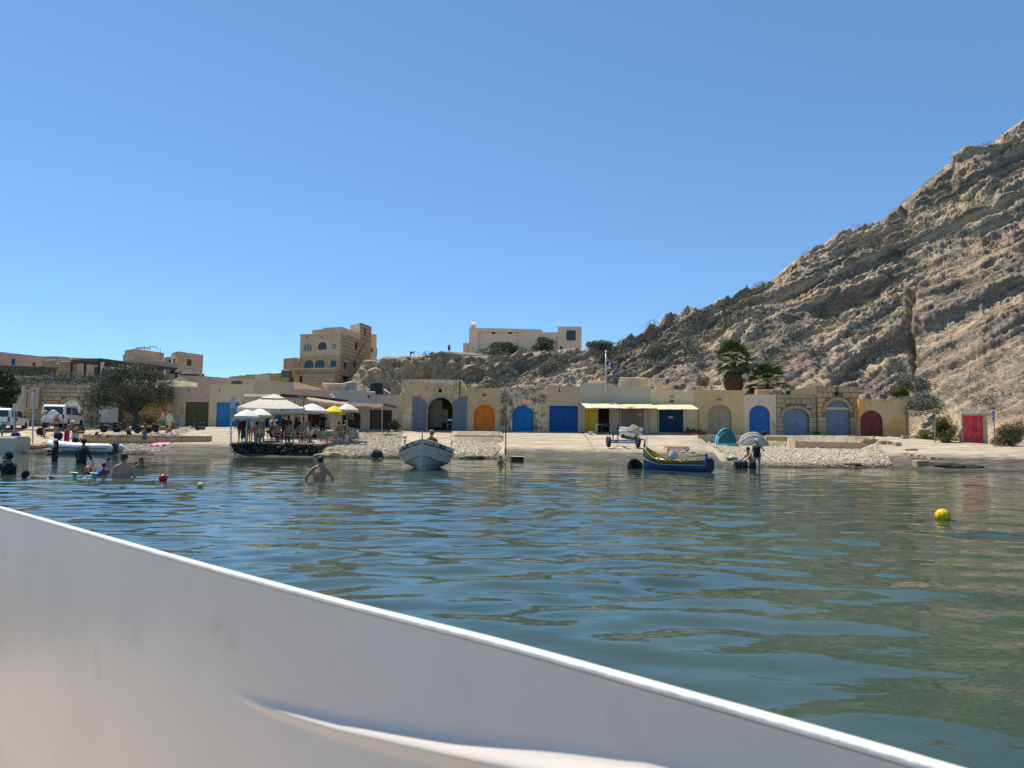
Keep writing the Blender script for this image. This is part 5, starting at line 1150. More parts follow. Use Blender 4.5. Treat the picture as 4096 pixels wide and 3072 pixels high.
def build_big_umbrella():
    p = P(1096, 1575, 48.6); h = p.z-CZ; t = thing('umbrella', 'large off-white square umbrella with a vented top', 'umbrella', (p.x, p.y, CZ), .22, 'cafe umbrellas'); R = 2.0
    def ring(r_, z, n=8): 
        c = [(-1, -1), (1, -1), (1, 1), (-1, 1)]; o = []
        for k in range(4):
            for j in range(n): f = j/n; a, d = c[k], c[(k+1) % 4]; o.append(Vector((lerp(a[0], d[0], f)*r_, lerp(a[1], d[1], f)*r_, z-.05*math.sin(pi*f)*r_/R)))
        return o+[o[0]]
    b = B(); b.sheet([ring(r_, z) for r_, z in ((.45, h-.24), (.9, h-.44), (1.5, h-.72), (R, h-.98))], (0, 0, -.012)); L(b, 'canopy', CANVAS, t)
    b = B(); b.sheet([ring(r_, z) for r_, z in ((.01, h), (.35, h-.14), (.78, h-.31))], (0, 0, -.012)); L(b, 'vent_top', CANVAS, t)
    b = B(); b.sheet([ring(R, h-.98), ring(R+.01, h-1.28)], (0, 0, .003)); L(b, 'valance', CANVAS, t)
    b = B(); b.cyl((0, 0, 0), (0, 0, h), .04, n=10); L(b, 'pole', POLE, t)
    for k in range(8): a = pi/4*k+pi/4; r_ = (R*1.3 if k % 2 == 0 else R*.95); b = B(); b.cyl((0, 0, h-.35), (math.cos(a)*r_, math.sin(a)*r_, h-1.02), .014, n=5); L(b, 'rib', POLE, t)
    for k in (-1, 1): b = B(); b.lathe([(.05, 0), (.06, .006), (.02, .006)], (k*.7, -R-.03, h-1.12), 12, (0, -1, 0)); L(b, 'emblem', plain((.12, .13, .16), .7), t)
    b = B(); b.box((0, 0, .06), (.9, .9, .12), .02); L(b, 'base', M_CONC, t)
build_big_umbrella()
def build_cafe_roof():
    t = thing('cafe_pergola', 'cane pergola roof with beige canvas blinds over the cafe', 'pergola', P(1180, 1760, 54)); cane = plain((.085, .068, .052), .9, .4, 10)
    r_ = random.Random(8)
    for k in range(16):
        f = k/15; a = P(lerp(1140, 1085, f), lerp(1577, 1584, f), lerp(53.2, 59, f)); e = P(lerp(1395, 1340, f), lerp(1612, 1606, f), lerp(53.2, 59, f)); e.z = lerp(e.z, a.z, .25)
        a.z += r_.uniform(-.05, .05); e.z += r_.uniform(-.05, .05); m = a.lerp(e, .5)+Vector((0, 0, .05)); b = B(); b.tube([a, m, e], .045, 6); b.obj('cane_pole', cane, t)
    a, e, c, d = P(1060, 1582, 53.4), P(1400, 1612, 53.4), P(1395, 1606, 59.2), P(1060, 1586, 59.2); 
    b = B(); b.sheet([[a.lerp(e, k/12)+Vector((0, 0, -.07)) for k in range(13)], [d.lerp(c, k/12)+Vector((0, 0, -.07)) for k in range(13)]], (0, 0, .03)); b.obj('cane_mat', cane, t)
    b = B(); rows = []
    for j in range(6): f = j/5; rows.append([P(lerp(975, 1120, k/10), lerp(lerp(1577, 1578, k/10), lerp(1611, 1606, k/10), f)+2*math.sin(k*1.3)*f, 53.3-.25*math.sin(pi*f)) for k in range(11)])
    b.sheet(rows, (0, .012, 0)); b.obj('canvas_blind', TAN, t, True)
    b = B(); rows = []
    for j in range(6): f = j/5; rows.append([P(lerp(1226+20*f, 1392, k/10), lerp(lerp(1588, 1611, k/10), lerp(1612, 1626, k/10), f)+5*math.sin(pi*k/10)*f, 52.9-.4*math.sin(pi*f*.8)) for k in range(11)])
    b.sheet(rows, (0, .012, 0)); b.obj('canvas_blind', TAN, t, True)
    for px, D, y in ((972, 53.5, 1605), (1216, 47.5, 1588), (1122, 53.4, 1585), (1310, 53.4, 1604), (1180, 57, 1600)):
        q = P(px, y, D); b = B(); b.cyl((q.x, q.y, .7), q, .03, n=8); b.obj('post', M_IRON, t)
    b = B(); b.cyl(P(1216, 1590, 47.5), P(1180, 1583, 57), .03, n=6); b.obj('beam', M_IRON, t)
    # shade net over the annex doors
    t = thing('shade_net', 'brown shade net on thin poles over the annex doors', 'awning', P(1480, 1745, 57.5)); net = plain((.115, .085, .07), .9, .2, 6)
    b = B(); rows = []
    for j in range(5): f = j/4; rows.append([P(lerp(1404, 1532, k/10), 1612+20*f*(.55+.45*k/10)+2*math.sin(k*1.1)*f, lerp(59.7, 57.2, f)) for k in range(11)])
    b.sheet(rows, (0, 0, .012)); b.obj('net', net, t, True)
    b = B(); rows = [[P(lerp(1532, 1586, k/5), lerp(1612, 1625, k/5)+f*9, lerp(57.3, 59.7, k/5)) for k in range(6)] for f in (0, 1)]; b.sheet(rows, (0, .01, 0)); b.obj('side_flap', plain((.16, .10, .08), .9), t)
    for px, D, y0, y1 in ((1399, 57.2, 1614, 1738), (1528, 57.2, 1612, 1750)): b = B(); b.cyl(P(px, y1, D), P(px, y0, D), .035, n=8); b.obj('post', POLE, t)
build_cafe_roof()
def make_chair(label, loc, rz, proto=[]):
    """cream plastic armchair with metal legs, facing local -y"""
    if proto:
        t = dup(proto[0], loc, rz, label); return t
    t = thing('cafe_chair', label, 'chair', loc, rz, 'cream cafe chairs'); 
    b = B(); b.box((0, 0, .45), (.46, .44, .035), .012); L(b, 'seat', CREAM, t)
    b = B(); rows = []
    for j in range(6): f = j/5; rows.append([Vector((lerp(-.25, .25, k/10)*(1-.08*f), .23+.07*f-.16*(abs(k-5)/5)**3, .53+.33*f-.06*f*(abs(k-5)/5)**2)) for k in range(11)])
    b.sheet(rows, (0, .02, 0)); L(b, 'backrest', CREAM, t, True)
    for s in (-1, 1):
        b = B(); b.tube([(s*.24, .2, .72), (s*.27, .02, .67), (s*.27, -.17, .65), (s*.25, -.2, .47)], .022, 6); L(b, 'armrest', CREAM, t, True)
    for sx in (-1, 1):
        for sy in (-1, 1): b = B(); b.cyl((sx*.2, sy*.19, .44), (sx*.26, sy*.27, 0), .014, n=6); L(b, 'leg', POLE, t)
    b = B(); b.lathe([(.045, 0), (.045, .004)], (.03, .325, .74), 12, (0, 1, 0)); L(b, 'emblem', M_DARK, t)
    KIDS[t.name] = [c for c in col.objects if c.parent == t]; proto.append(t); return t
def terr(px, D): X = (px-2048)/3000*D; return Vector((X, D, CZ+.02 if (D < 52.4 and px < 1262) else max(float(Gz(X, D)), CZ)))
CH = [(1005, 46.9, 1.5, 'cream chair side-on nearest the crimson-suited woman'), (1044, 46.6, .1, 'cream chair, its back to us, left under the big umbrella'), (1070, 47.7, -1.0, 'cream chair turned sideways at the left table'), (1112, 46.7, .25, 'cream chair with a bather in pink trunks'), (1160, 46.5, -.1, 'cream chair with dark emblem at the platform edge centre'), (1203, 46.8, -.5, 'cream chair right of the emblem chair on the edge'),
      (1240, 48.2, -1.3, 'cream chair beside the man in white by the posts'), (1285, 50.0, -.9, 'cream chair below the white umbrella pole'), (1343, 50.2, .15, 'cream emblem chair below the yellow umbrella'), (1372, 51.2, .9, 'cream chair right of the yellow umbrella pole'), (1410, 51.0, -.4, 'cream chair nearest the pale canister')]
for px, D, rz, lab in CH: make_chair(lab, terr(px, D), rz)
def make_table(label, loc, rz=0, w_=.8, mat=None):
    t = thing('cafe_table', label, 'table', loc, rz, 'cafe tables'); b = B(); b.box((0, 0, .72), (w_, w_, .035), .01); L(b, 'tabletop', mat or plain((.50, .36, .24), .6, .15, 5), t)
    for sx in (-1, 1):
        for sy in (-1, 1): b = B(); b.cyl((sx*(w_/2-.06), sy*(w_/2-.06), 0), (sx*(w_/2-.06), sy*(w_/2-.06), .71), .018, n=6); L(b, 'leg', POLE, t)
for px, D, lab in ((1018, 47.9, 'cafe table at the left end of the platform'), (1090, 47.9, 'cafe table under the big square umbrella'), (1185, 47.8, 'cafe table behind the emblem chair'), (1262, 49.4, 'cafe table under the white square umbrella'), (1335, 52.0, 'cafe table under the yellow umbrella'), (1400, 53.0, 'cafe table by the arched hatch')): make_table(lab, terr(px, D))
r_ = random.Random(2)
for px, D, lab in ((1012, 47.8, 'left'), (1085, 47.8, 'big umbrella'), (1190, 47.7, 'emblem chair')):
    q = terr(px, D)+Vector((0, 0, .74))
    for k in range(3):
        cc = ((.12, .2, .08), (.5, .5, .5), (.3, .13, .04))[k]; o = B().lathe([(.032, 0), (.034, .14), (.012, .19), (.013, .25)], (0, 0, 0), 8).obj('bottle', plain(cc, .2)); o.location = q+Vector(((k-1)*.17, r_.uniform(-.15, .15), 0)); tag(o, ('dark green', 'clear', 'brown')[k]+' drink bottle on the '+{'left': 'leftmost cafe table', 'big umbrella': 'table under the big umbrella', 'emblem chair': 'table behind the emblem chair'}[lab], 'bottle', 'bottles on the cafe tables')
o = thing('gas_bottle', 'pale canister standing beside the rightmost cafe umbrella', 'canister', terr(1392, 50.6)); b = B(); b.lathe([(.12, 0), (.13, .03), (.13, .5), (.11, .58), (.04, .62), (.03, .66)], (0, 0, 0), 14); L(b, 'body', CANVAS, o, True); b = B(); b.tube([(-.08, 0, .56), (-.08, 0, .72), (.08, 0, .72), (.08, 0, .56)], .012, 5); L(b, 'handle', M_IRON, o)
# ------------------------------------------------------------------ awnings, flag, roof gear
def awning(label, pa, pb, back, front, fa, fb, posts, mat):
    t = thing('awning', label, 'awning', P((pa+pb)/2, 1740, 56), group='pale awnings over the grey and cream boathouses'); b = B(); rows = []
    for j in range(7): f = j/6; rows.append([P(lerp(lerp(pa, pb, k/10), lerp(fa, fb, k/10), f), lerp(back, front, f)+(1.6*math.sin(pi*f)+.7*math.sin(k*1.7)*f), lerp(57.9, 55.9, f)) for k in range(11)])
    b.sheet(rows, (0, 0, .015)); b.obj('cloth', mat, t, True)
    b = B(); b.cyl(P(fa, front+1, 55.9), P(fb, front+1, 55.9), .022, n=6); b.obj('front_rail', POLE, t)
    for px, yb in posts: b = B(); q = P(px, front, 55.9); g = float(Gz(q.x, q.y)); b.cyl((q.x, q.y, g-.1), q, .024, n=7); b.obj('post', M_IRON, t)
AW = plain((.62, .52, .32), .85, .12, 3, .3, 40)
awning('faded left awning over the yellow door', 2320, 2462, 1608, 1632, 2344, 2484, [(2353, 1745)], plain((.64, .55, .36), .85, .2, 2))
awning('sagging middle awning over the brown doors', 2464, 2602, 1612, 1633, 2484, 2628, [(2478, 1742)], AW)
awning('straight right awning over the navy garage door', 2606, 2762, 1614, 1637, 2630, 2796, [(2630, 1747), (2793, 1746)], AW)
def build_flag():
    t = thing('flagpole', 'tall pale flagpole with round finial on the grey boathouse front', 'flagpole', P(2423, 1567, 57.8)); b = B(); a, e = P(2422, 1565, 57.75), P(2424, 1410, 57.75); b.tube([a, e], [.055, .05], 10); b.obj('mast', POLE, t, True); b = B(); b.ell(P(2424, 1406, 57.75), (.1, .1, .1), 12, 8); b.obj('finial', WHT, t, True); b = B(); b.cyl(P(2422, 1566, 57.75), P(2422, 1548, 57.75), .075, n=10); b.obj('bracket', POLE, t)
    # flag: blue ensign hanging in folds, canton with crossed stripes, white stars
    t = thing('flag', 'blue ensign flag with white stars and a striped canton', 'flag', P(2426, 1435, 57.75)); U = Vector((1, 0, 0)); top0 = P(2427, 1424, 57.7); bot0 = P(2427, 1461, 57.7); tip = P(2484, 1481, 57.6)
    def S(u, v, o=0): a = top0.lerp(bot0, v); e = tip+Vector((0, 0, .12-.16*v)); q = a.lerp(e, u); q.z -= .25*math.sin(pi*u)*(1-v)*.6; q.y += .10*math.sin(u*9+v*2)*max(0, u)**.6-.02*o; return q
    def patch(name, u0, u1, v0, v1, mat, off=0, nu=14, nv=7): b = B(); b.sheet([[S(lerp(u0, u1, i/nu), lerp(v0, v1, j/nv), off) for i in range(nu+1)] for j in range(nv+1)], (0, .01, 0)); return b.obj(name, mat, t, True)
    fb = patch('cloth', 0, 1, 0, 1, plain((.02, .045, .19), .8, .15, 5)); wm, rm_ = plain((.65, .65, .65), .8, .05), plain((.42, .02, .04), .8, .05)
    patch('canton_stripe', 0, .34, .2, .32, wm, 1.1); patch('canton_stripe', .13, .2, 0, .5, wm, 1.2); patch('canton_stripe', 0, .34, .235, .285, rm_, 1.5); patch('canton_stripe', .15, .18, 0, .5, rm_, 1.6)
    for c, d in (((0, 0), (.34, .5)), ((.34, 0), (0, .5))):
        for mt, w_, o in ((wm, .035, 1.05), (rm_, .014, 1.35)):
            b = B(); b.sheet([[S(lerp(c[0], d[0], i/8)+s*w_, lerp(c[1], d[1], i/8), o) for i in range(9)] for s in (-1, 1)], (0, .004, 0)); b.obj('canton_diagonal', mt, t)
    def star(u, v, r_):
        b = B(); o = S(u, v, 1.3); pts = [o+Vector((math.cos(pi*k/7)*r_*(1 if k % 2 == 0 else .45), -.004, math.sin(pi*k/7)*r_*(1 if k % 2 == 0 else .45))) for k in range(14)]; b.add([o]+pts, [(0, k+1, (k+1) % 14+1) for k in range(14)]); b.obj('star', wm, t)
    star(.2, .72, .13); star(.66, .25, .06); star(.62, .78, .06); star(.82, .5, .06); star(.5, .5, .06); star(.7, .6, .04)
build_flag()
def solar(label, px0, px1, pyt, pyb, D, back=True, n=3, tilt=28):
    a = P(px0, pyb, D); e = P(px1, pyb, D); h = (pyb-pyt)*D/F; t = thing('solar_panels', label, 'solar panel', a.lerp(e, .5), group='solar panels on the roofs'); W_ = (e-a).length
    for k in range(n):
        b = B(); w_ = W_/n; x = -W_/2+w_*(k+.5); b.add([(x-w_*.48, .5+h, 0), (x+w_*.48, .5+h, 0), (x+w_*.48, 0, h), (x-w_*.48, 0, h), (x-w_*.48, .55+h, .02), (x+w_*.48, .55+h, .02), (x+w_*.48, .05, h+.03), (x-w_*.48, .05, h+.03)], [(0, 1, 2, 3), (4, 5, 6, 7), (0, 1, 5, 4), (2, 3, 7, 6), (1, 2, 6, 5), (0, 3, 7, 4)]); L(b, 'panel', plain((.50, .47, .40), .6, .1), t)
    for x in (-W_/2, 0, W_/2): b = B(); b.cyl((x, 0, h), (x, .05, -.1), .02, n=5); b.cyl((x, 0, h), (x-.35 if x > 0 else x+.35, .3, -.1), .018, n=5); L(b, 'strut', POLE, t)
solar('large tilted solar panels on the grey boathouse roof', 2478, 2590, 1511, 1545, 60.5)
solar('low row of solar panels left of the flagpole', 2352, 2420, 1524, 1533, 61, n=3)
solar('flat solar panel on the mottled boathouse roof', 2082, 2138, 1541, 1550, 61, n=1)
solar('tilted solar panels left of the grey roof tank', 1286, 1376, 1534, 1562, 62, n=2)
def tank(label, px, pyt, pyb, w, D, mat, lid=True):
    p = P(px, pyb, D); h = (pyb-pyt)*D/F; r = w*D/F/2; t = thing('water_tank', label, 'water tank', p, group='roof water tanks'); b = B(); b.lathe([(r*.98, -.3), (r, .1*h), (r, h*.82), (r*.93, h*.9)], (0, 0, 0), 22); L(b, 'drum', mat, t, True); b = B(); b.lathe([(r*.93, h*.9), (r*.5, h*.98), (.14, h), (.12, h*1.04)], (0, 0, 0), 22); L(b, 'lid', mat, t, True); return t
tank('grey plastic water tank on the annex roof', 1401, 1527, 1561, 52, 63, plain((.22, .24, .26), .5, .1)); tank('flat dark water tank on the cream boathouse roof', 947, 1521, 1536, 44, 64, plain((.07, .075, .08), .6)); tank('small round tank on the cream roof right of the chimneys', 2770, 1549, 1559, 26, 62, plain((.2, .22, .24), .5))
t = thing('covered_tank', 'water tank wrapped in dark green cloth on the annex roof', 'water tank', P(1505, 1578, 60.6)); b = B(); rows = []
for j in range(8): f = j/7; rows.append([Vector((math.cos(a)*(.5+.06*f*math.sin(a*7)), math.sin(a)*(.5+.06*f*math.sin(a*7)), .85-.85*f*(.9+.1*math.sin(a*3)))) for a in [2*pi*k/40 for k in range(41)]])
b.sheet(rows); b.lathe([(.5, .83), (.35, .95), (.05, 1.0)], (0, 0, 0), 20); L(b, 'cloth_cover', plain((.012, .04, .04), .9, .3, 8), t, True); b = B(); b.box((-.3, -.6, .1), (.7, .4, .2), .03); L(b, 'white_crate', WHT, t); b = B(); b.add([(-.9, -.2, .05), (-.4, -.3, .55), (-.45, .2, .6), (-1, .3, .1)], [(0, 1, 2, 3)]); b.add([(-.9, -.2, .02), (-.4, -.3, .52), (-.45, .2, .57), (-1, .3, .07)], [(0, 1, 2, 3)]); L(b, 'plastic_sheet', plain((.45, .47, .5), .3), t); b = B(); b.add([(.5, -.1, .45), (1.1, 0, .1), (1.15, .5, .1), (.6, .5, .5), (.5, -.1, .42), (1.1, 0, .07), (1.15, .5, .07), (.6, .5, .47)], [(0, 1, 2, 3), (4, 5, 6, 7), (0, 1, 5, 4), (1, 2, 6, 5)]); L(b, 'roof_panel', POLE, t)
t = thing('satellite_dish', 'grey satellite dish tipped on the mottled boathouse roof', 'satellite dish', P(2162, 1552, 60)); b = B(); b.lathe([(.02, .12), (.2, .09), (.36, .0), (.38, 0), (.2, .12), (.02, .15)], (0, 0, .18), 18, (.1, .7, .75)); L(b, 'dish', plain((.35, .36, .37), .5), t, True); b = B(); b.cyl((0, .1, -.2), (0, .1, .2), .03, n=6); L(b, 'mount', POLE, t)
t = thing('roof_post', 'square pale post standing on the cream boathouse roof', 'post', P(2618, 1550, 60)); b = B(); b.box((0, 0, .48), (.14, .14, 1.0), .01); L(b, 'shaft', M_TRIM, t)
for px, lab in ((2637, 'left of two small yellow masonry blocks on the cream roof'), (2668, 'right of two small yellow masonry blocks on the cream roof')): t = thing('chimney_block', lab, 'block', P(px, 1549, 60.5)); b = B(); b.box((0, 0, .06), (.52, .3, .26), .02); L(b, 'block', PL_YELL, t); b = B(); b.box((0, 0, .2), (.56, .34, .03)); L(b, 'cap', M_TRIM, t)
for px0, px1, y0, y1, lab in ((3022, 3080, 1560, 1580, 'left of two limestone blocks on the whitewashed boathouse roof'), (3082, 3122, 1558, 1580, 'right of two limestone blocks on the whitewashed boathouse roof')): t = thing('roof_block', lab, 'block', P((px0+px1)/2, y1, 60)); b = B(); b.box((0, 0, .2), ((px1-px0)*.0195, .6, (y1-y0)*.02), .03); L(b, 'block', ST_OCHRE, t); b = B(); b.box((0, 0, .41), ((px1-px0)*.0185, .5, .04), .02); L(b, 'bedding', ST_OCHRE, t)
# ------------------------------------------------------------------ lettering
def lettering(s, size, parent, mat, mtx, name='lettering', depth=.003):
    cu = bpy.data.curves.new(name, 'FONT'); cu.body = s; cu.size = size; cu.align_x = 'CENTER'; cu.align_y = 'CENTER'; cu.extrude = depth; cu.materials.append(mat)
    o = bpy.data.objects.new(name, cu); col.objects.link(o); o.parent = parent; o.matrix_local = mtx; LATE.append((o, None)); return o
def frame(o, x, up): x = Vector(x).normalized(); z = x.cross(Vector(up)).normalized(); y = z.cross(x); m = Matrix((x, y, z)).transposed().to_4x4(); m.translation = Vector(o); return m
# ------------------------------------------------------------------ boats
def hull_pts(st, n):
    """st: stations (y, keel z, [(half breadth, z) from keel up])"""
    return st
def loft(st, i0, i1, off=0, both=True):
    b = B()
    for s in ((-1, 1) if both else (1,)):
        b.sheet([[Vector((s*(p[0]+off), y, p[1])) for p in sec[i0:i1+1]] for y, sec in st])
    return b
def build_white_boat():
    p = PZ(1688, 1882, 0); t = thing('motor_boat', 'white wooden boat numbered 25 with a dark red band, bow towards us', 'boat', p, math.radians(3))
    wh = worn('boat_white_paint', (.50, .475, .40), (.38, .36, .30), .54); red = plain((.12, .012, .025), .5); blk = plain((.02, .022, .022), .6); gr = plain((.40, .42, .38), .6, .3, 3)
    st = []
    for k in range(13):
        f = k/12; y = 4.6*f; w_ = 1.14*(math.sin(min(1, f*1.55)*pi/2)**.72 if f < .65 else lerp(1, .8, (f-.65)/.35)); rk = (1-f)**3*.22
        sh = .70+.52*(1-f)**2.2; kz = -.35+.3*(1-f)**4
        ch = .14+.42*(1-f)**3
        sec = [(.02, kz), (.62*w_*.8+.02, lerp(kz, ch, .75)), (.80*w_+.02, ch+.02), (.93*w_+.02, lerp(ch, sh, .5)), (.99*w_+.02, lerp(ch, sh, .72)), (1.0*w_+.022, lerp(ch, sh, .80)), (1.0*w_+.02, sh)]
        st.append((y-.55*(1-f)**2*.5, sec))
    L(loft(st, 0, 2), 'hull_bottom', wh, t, True); L(loft(st, 2, 4), 'hull_side', wh, t, True); L(loft(st, 4, 5, .012), 'red_band', red, t, True); L(loft(st, 5, 6), 'topstrake', wh, t, True)
    b = B(); [b.tube([Vector((s*sec[2][0], y, sec[2][1])) for y, sec in st], .014, 5) for s in (-1, 1)]; L(b, 'chine_line', blk, t)
    b = B(); [b.tube([Vector((s*(lerp(sec[0][0], sec[1][0], (.17-sec[0][1])/(sec[1][1]-sec[0][1])) if sec[1][1] > .17 else lerp(sec[1][0], sec[2][0], (.17-sec[1][1])/max(.01, sec[2][1]-sec[1][1])))+s*.006, y, .17)) for y, sec in st[:9] if sec[2][1] > .17 and sec[0][1] < .17], .009, 5) for s in (-1, 1)]; L(b, 'waterline_stripe', blk, t)
    b = B(); [b.tube([Vector((s*sec[6][0], y, sec[6][1])) for y, sec in st], .035, 8) for s in (-1, 1)]; L(b, 'gunwale', plain((.66, .64, .57), .5), t, True)
    b = B(); y0 = st[0][0]; b.tube([(0, y0+.12, -.3), (0, y0+.02, .2), (0, y0-.02, .8), (0, y0-.04, 1.24), (0, y0-.04, 1.52)], [.022, .026, .026, .028, .022], 8); L(b, 'stem_post', wh, t, True)
    b = B(); b.sheet([[Vector((s*(sec[5][0]-.04), y, sec[6][1]-.3)) for s in (-1, 0, 1)] for y, sec in st]); L(b, 'deck', plain((.40, .34, .25), .8), t)
    b = B(); y_, sec = st[-1]; b.add([Vector((s*q[0], y_, q[1])) for s in (1,) for q in sec]+[Vector((-q[0], y_, q[1])) for q in sec[::-1]], [tuple(range(14))]); L(b, 'transom', wh, t)
    def side_at(k, f, s, dz):  # point and outward frame on the top strake
        y, a = st[k]; y2, a2 = st[k+1]; q = Vector((s*lerp(a[5][0], a2[5][0], f), lerp(y, y2, f), lerp(lerp(a[5][1], a[6][1], dz), lerp(a2[5][1], a2[6][1], dz), f))); d = Vector((s*(a2[5][0]-a[5][0]), y2-y, a2[6][1]-a[6][1])).normalized()*(1 if s > 0 else -1); return q, d
    for s in (-1, 1):
        q, d = side_at(1, .15, s, .5); m = frame(q, d, (0, .0, 1)); m.translation += m.to_3x3() @ Vector((0, 0, .035)); lettering('25', .15, t, blk, m, 'number')
        q, d = side_at(2, .75, s, .5); m = frame(q, d, (0, 0, 1)); b = B(); b.box((0, 0, .02), (.56, .13, .03)); b.v = [tuple(m @ Vector(v)) for v in b.v]; o = L(b, 'registration_plate', plain((.012, .02, .018), .5), t)
        m2 = m.copy(); m2.translation += m.to_3x3() @ Vector((0, 0, .038)); lettering('S1475', .13, o, plain((.35, .5, .42), .5), m2, 'registration')
    # steering gear / lamp stand on the left quarter
    b = B(); b.cyl((-.9, 2.3, .5), (-.9, 2.3, 1.15), .03, n=6); b.lathe([(.07, 0), (.075, .02), (.02, .03)], (-.9, 2.3, 1.14), 10); L(b, 'lamp_stand', M_IRON, t); b = B(); b.lathe([(.02, .0), (.08, .03), (.10, .09), (.05, .16), (.02, .18)], (-.9, 2.3, 1.2), 12); L(b, 'lamp', plain((.6, .55, .42), .5), t, True)
    b = B(); b.box((0, 2.6, .62), (1.6, .35, .05), .01); L(b, 'thwart', plain((.4, .34, .25), .8), t)
    b = B(); b.tube([(-.42, .05, 1.02), (-.45, .0, .85), (-.44, .05, .78)], .008, 5); L(b, 'bow_rope', plain((.6, .58, .5), .9), t)
    return t, p
WB, WBP = build_white_boat()
def build_luzzu():
    bow, ste = PZ(2588, 1877, 0), PZ(2826, 1889, 0); d = (ste-bow); ang = math.atan2(d.y, d.x); Ln = d.length-.05
    t = thing('fishing_boat', 'blue and green wooden fishing boat with yellow rails and high prow', 'boat', bow, ang-pi/2)   # local +y runs from bow to stern
    bl = plain((.008, .05, .15), .45, .25, 4); gn = plain((.012, .06, .045), .5, .2, 5); ye = plain((.46, .28, .01), .5, .12, 5); lw = plain((.5, .55, .52), .6); dg = plain((.03, .05, .045), .8)
    st = []
    for k in range(15):
        f = k/14; y = Ln*f-.12*(1-f); w_ = max(.02, math.sin(pi*(f*.92+.04))**.75)*.54; sh = .46+.55*max(0, 1-f*2.6)**1.7+.08*max(0, f-.6)**1.2; kz = -.25
        st.append((y, [(.015, kz), (.62*w_, -.12), (.88*w_, .12), (.94*w_, lerp(.12, sh, .42)), (.955*w_, lerp(.12, sh, .50)), (1.0*w_, lerp(.12, sh, .74)), (1.01*w_, lerp(.12, sh, .79)), (1.02*w_, sh)]))
    L(loft(st, 0, 3), 'hull', bl, t, True); L(loft(st, 3, 4, .01), 'white_stripe', lw, t, True); L(loft(st, 4, 5), 'green_band', gn, t, True); L(loft(st, 5, 6, .014), 'yellow_strake', ye, t, True); L(loft(st, 6, 7), 'washboard', bl, t, True)
    b = B(); [b.tube([Vector((s*(sec[7][0]-.01), y, sec[7][1])) for y, sec in st[:13]], .017, 6) for s in (-1, 1)]; L(b, 'gunwale_rail', ye, t, True)
    b = B(); [b.sheet([[Vector((s*max(.01, q[0]-.045), y, max(q[1], .16))) for q in (sec[3], sec[5])] for y, sec in st]) for s in (-1, 1)]; L(b, 'inner_planking', dg, t, True)
    b = B(); [b.sheet([[Vector((s*max(.008, q[0]-.045), y, q[1])) for q in (sec[5], sec[7])] for y, sec in st[:7]]) for s in (-1, 1)]; L(b, 'bow_lining', ye, t, True)
    b = B(); b.sheet([[Vector((s*sec[3][0]*.93, y, .17)) for s in (-1, 0, 1)] for y, sec in st]); L(b, 'floor_boards', dg, t)
    b = B(); b.tube([(0, -.02, -.25), (0, -.14, .3), (0, -.16, .8), (0, -.14, 1.1), (0, -.10, 1.32)], [.04, .045, .05, .05, .025], 7); L(b, 'stem_post', gn, t, True)
    b = B(); b.tube([(0, Ln-.0, -.3), (0, Ln+.04, .3), (0, Ln+.05, .72), (0, Ln+.04, .78)], [.04, .045, .05, .06], 7); L(b, 'stern_post', plain((.02, .09, .25), .5), t, True)
    b = B(); b.add([(x, y, z) for x in (-.02, .02) for y, z in ((Ln+.08, -.3), (Ln+.10, .58), (Ln+.30, .60), (Ln+.42, .48), (Ln+.42, .15), (Ln+.25, -.05), (Ln+.2, -.3))], [tuple(range(7)), tuple(range(7, 14))]+[(i, (i+1) % 7, 7+(i+1) % 7, 7+i) for i in range(7)]); L(b, 'rudder', plain((.006, .025, .07), .5), t)
    b = B(); b.tube([(0, Ln+.05, .74), (.12, Ln-.35, .68), (.2, Ln-.7, .62)], .022, 6); L(b, 'tiller', gn, t)
    for f in (.42, .7): y = Ln*f; w_ = .55; b = B(); b.box((0, y, .42), (w_*2-.1, .18, .035), .008); L(b, 'thwart', ye if f > .5 else gn, t)
    for f in (.38, .5, .62, .84):
        for s in (-1, 1): k = int(f*14); y, sec = st[k]; b = B(); b.box((s*sec[7][0], y, (sec[6][1]+sec[7][1])/2+.03), (.06, .05, sec[7][1]-sec[6][1]+.12), .008); L(b, 'rowlock_post', ye, t)
    b = B(); s = -1; y, sec = st[6]; b.tube([Vector((-sec[7][0]-.05, y+.05, .62)), Vector((-sec[7][0]-.22, y-.15, .25)), Vector((-sec[7][0]-.3, y-.25, -.05))], .012, 5); L(b, 'mooring_rope', plain((.4, .36, .28), .9), t)
    b = B(); y, sec = st[12]; b.add([(-sec[5][0]-.02, st[12][0]+.1, sec[5][1]-.01), (-sec[4][0]-.02, st[12][0]+.1, sec[4][1]-.03), (-sec[4][0]-.035, st[11][0]-.08, st[11][1][4][1]-.03), (-sec[5][0]-.04, st[11][0]+.06, sec[5][1]-.05)], [(0, 1, 2, 3)]); L(b, 'painted_emblem', plain((.55, .5, .48), .6, .2, 25), t)
    b = B(); b.cyl((0, .05, .5), (.06, .0, 2.05), .012, .008, 5); L(b, 'mast_rod', plain((.45, .4, .32), .7), t)
    b = B(); b.tube([(0, -.12, 1.18), (.05, .05, .8), (-.2, .35, .45), (-.28, .4, .3)], .012, 5); L(b, 'prow_rope', plain((.12, .3, .28), .9), t)
    bw = bow+Vector((0, 0, 0)); R_ = Matrix.Rotation(ang-pi/2, 3, 'Z')
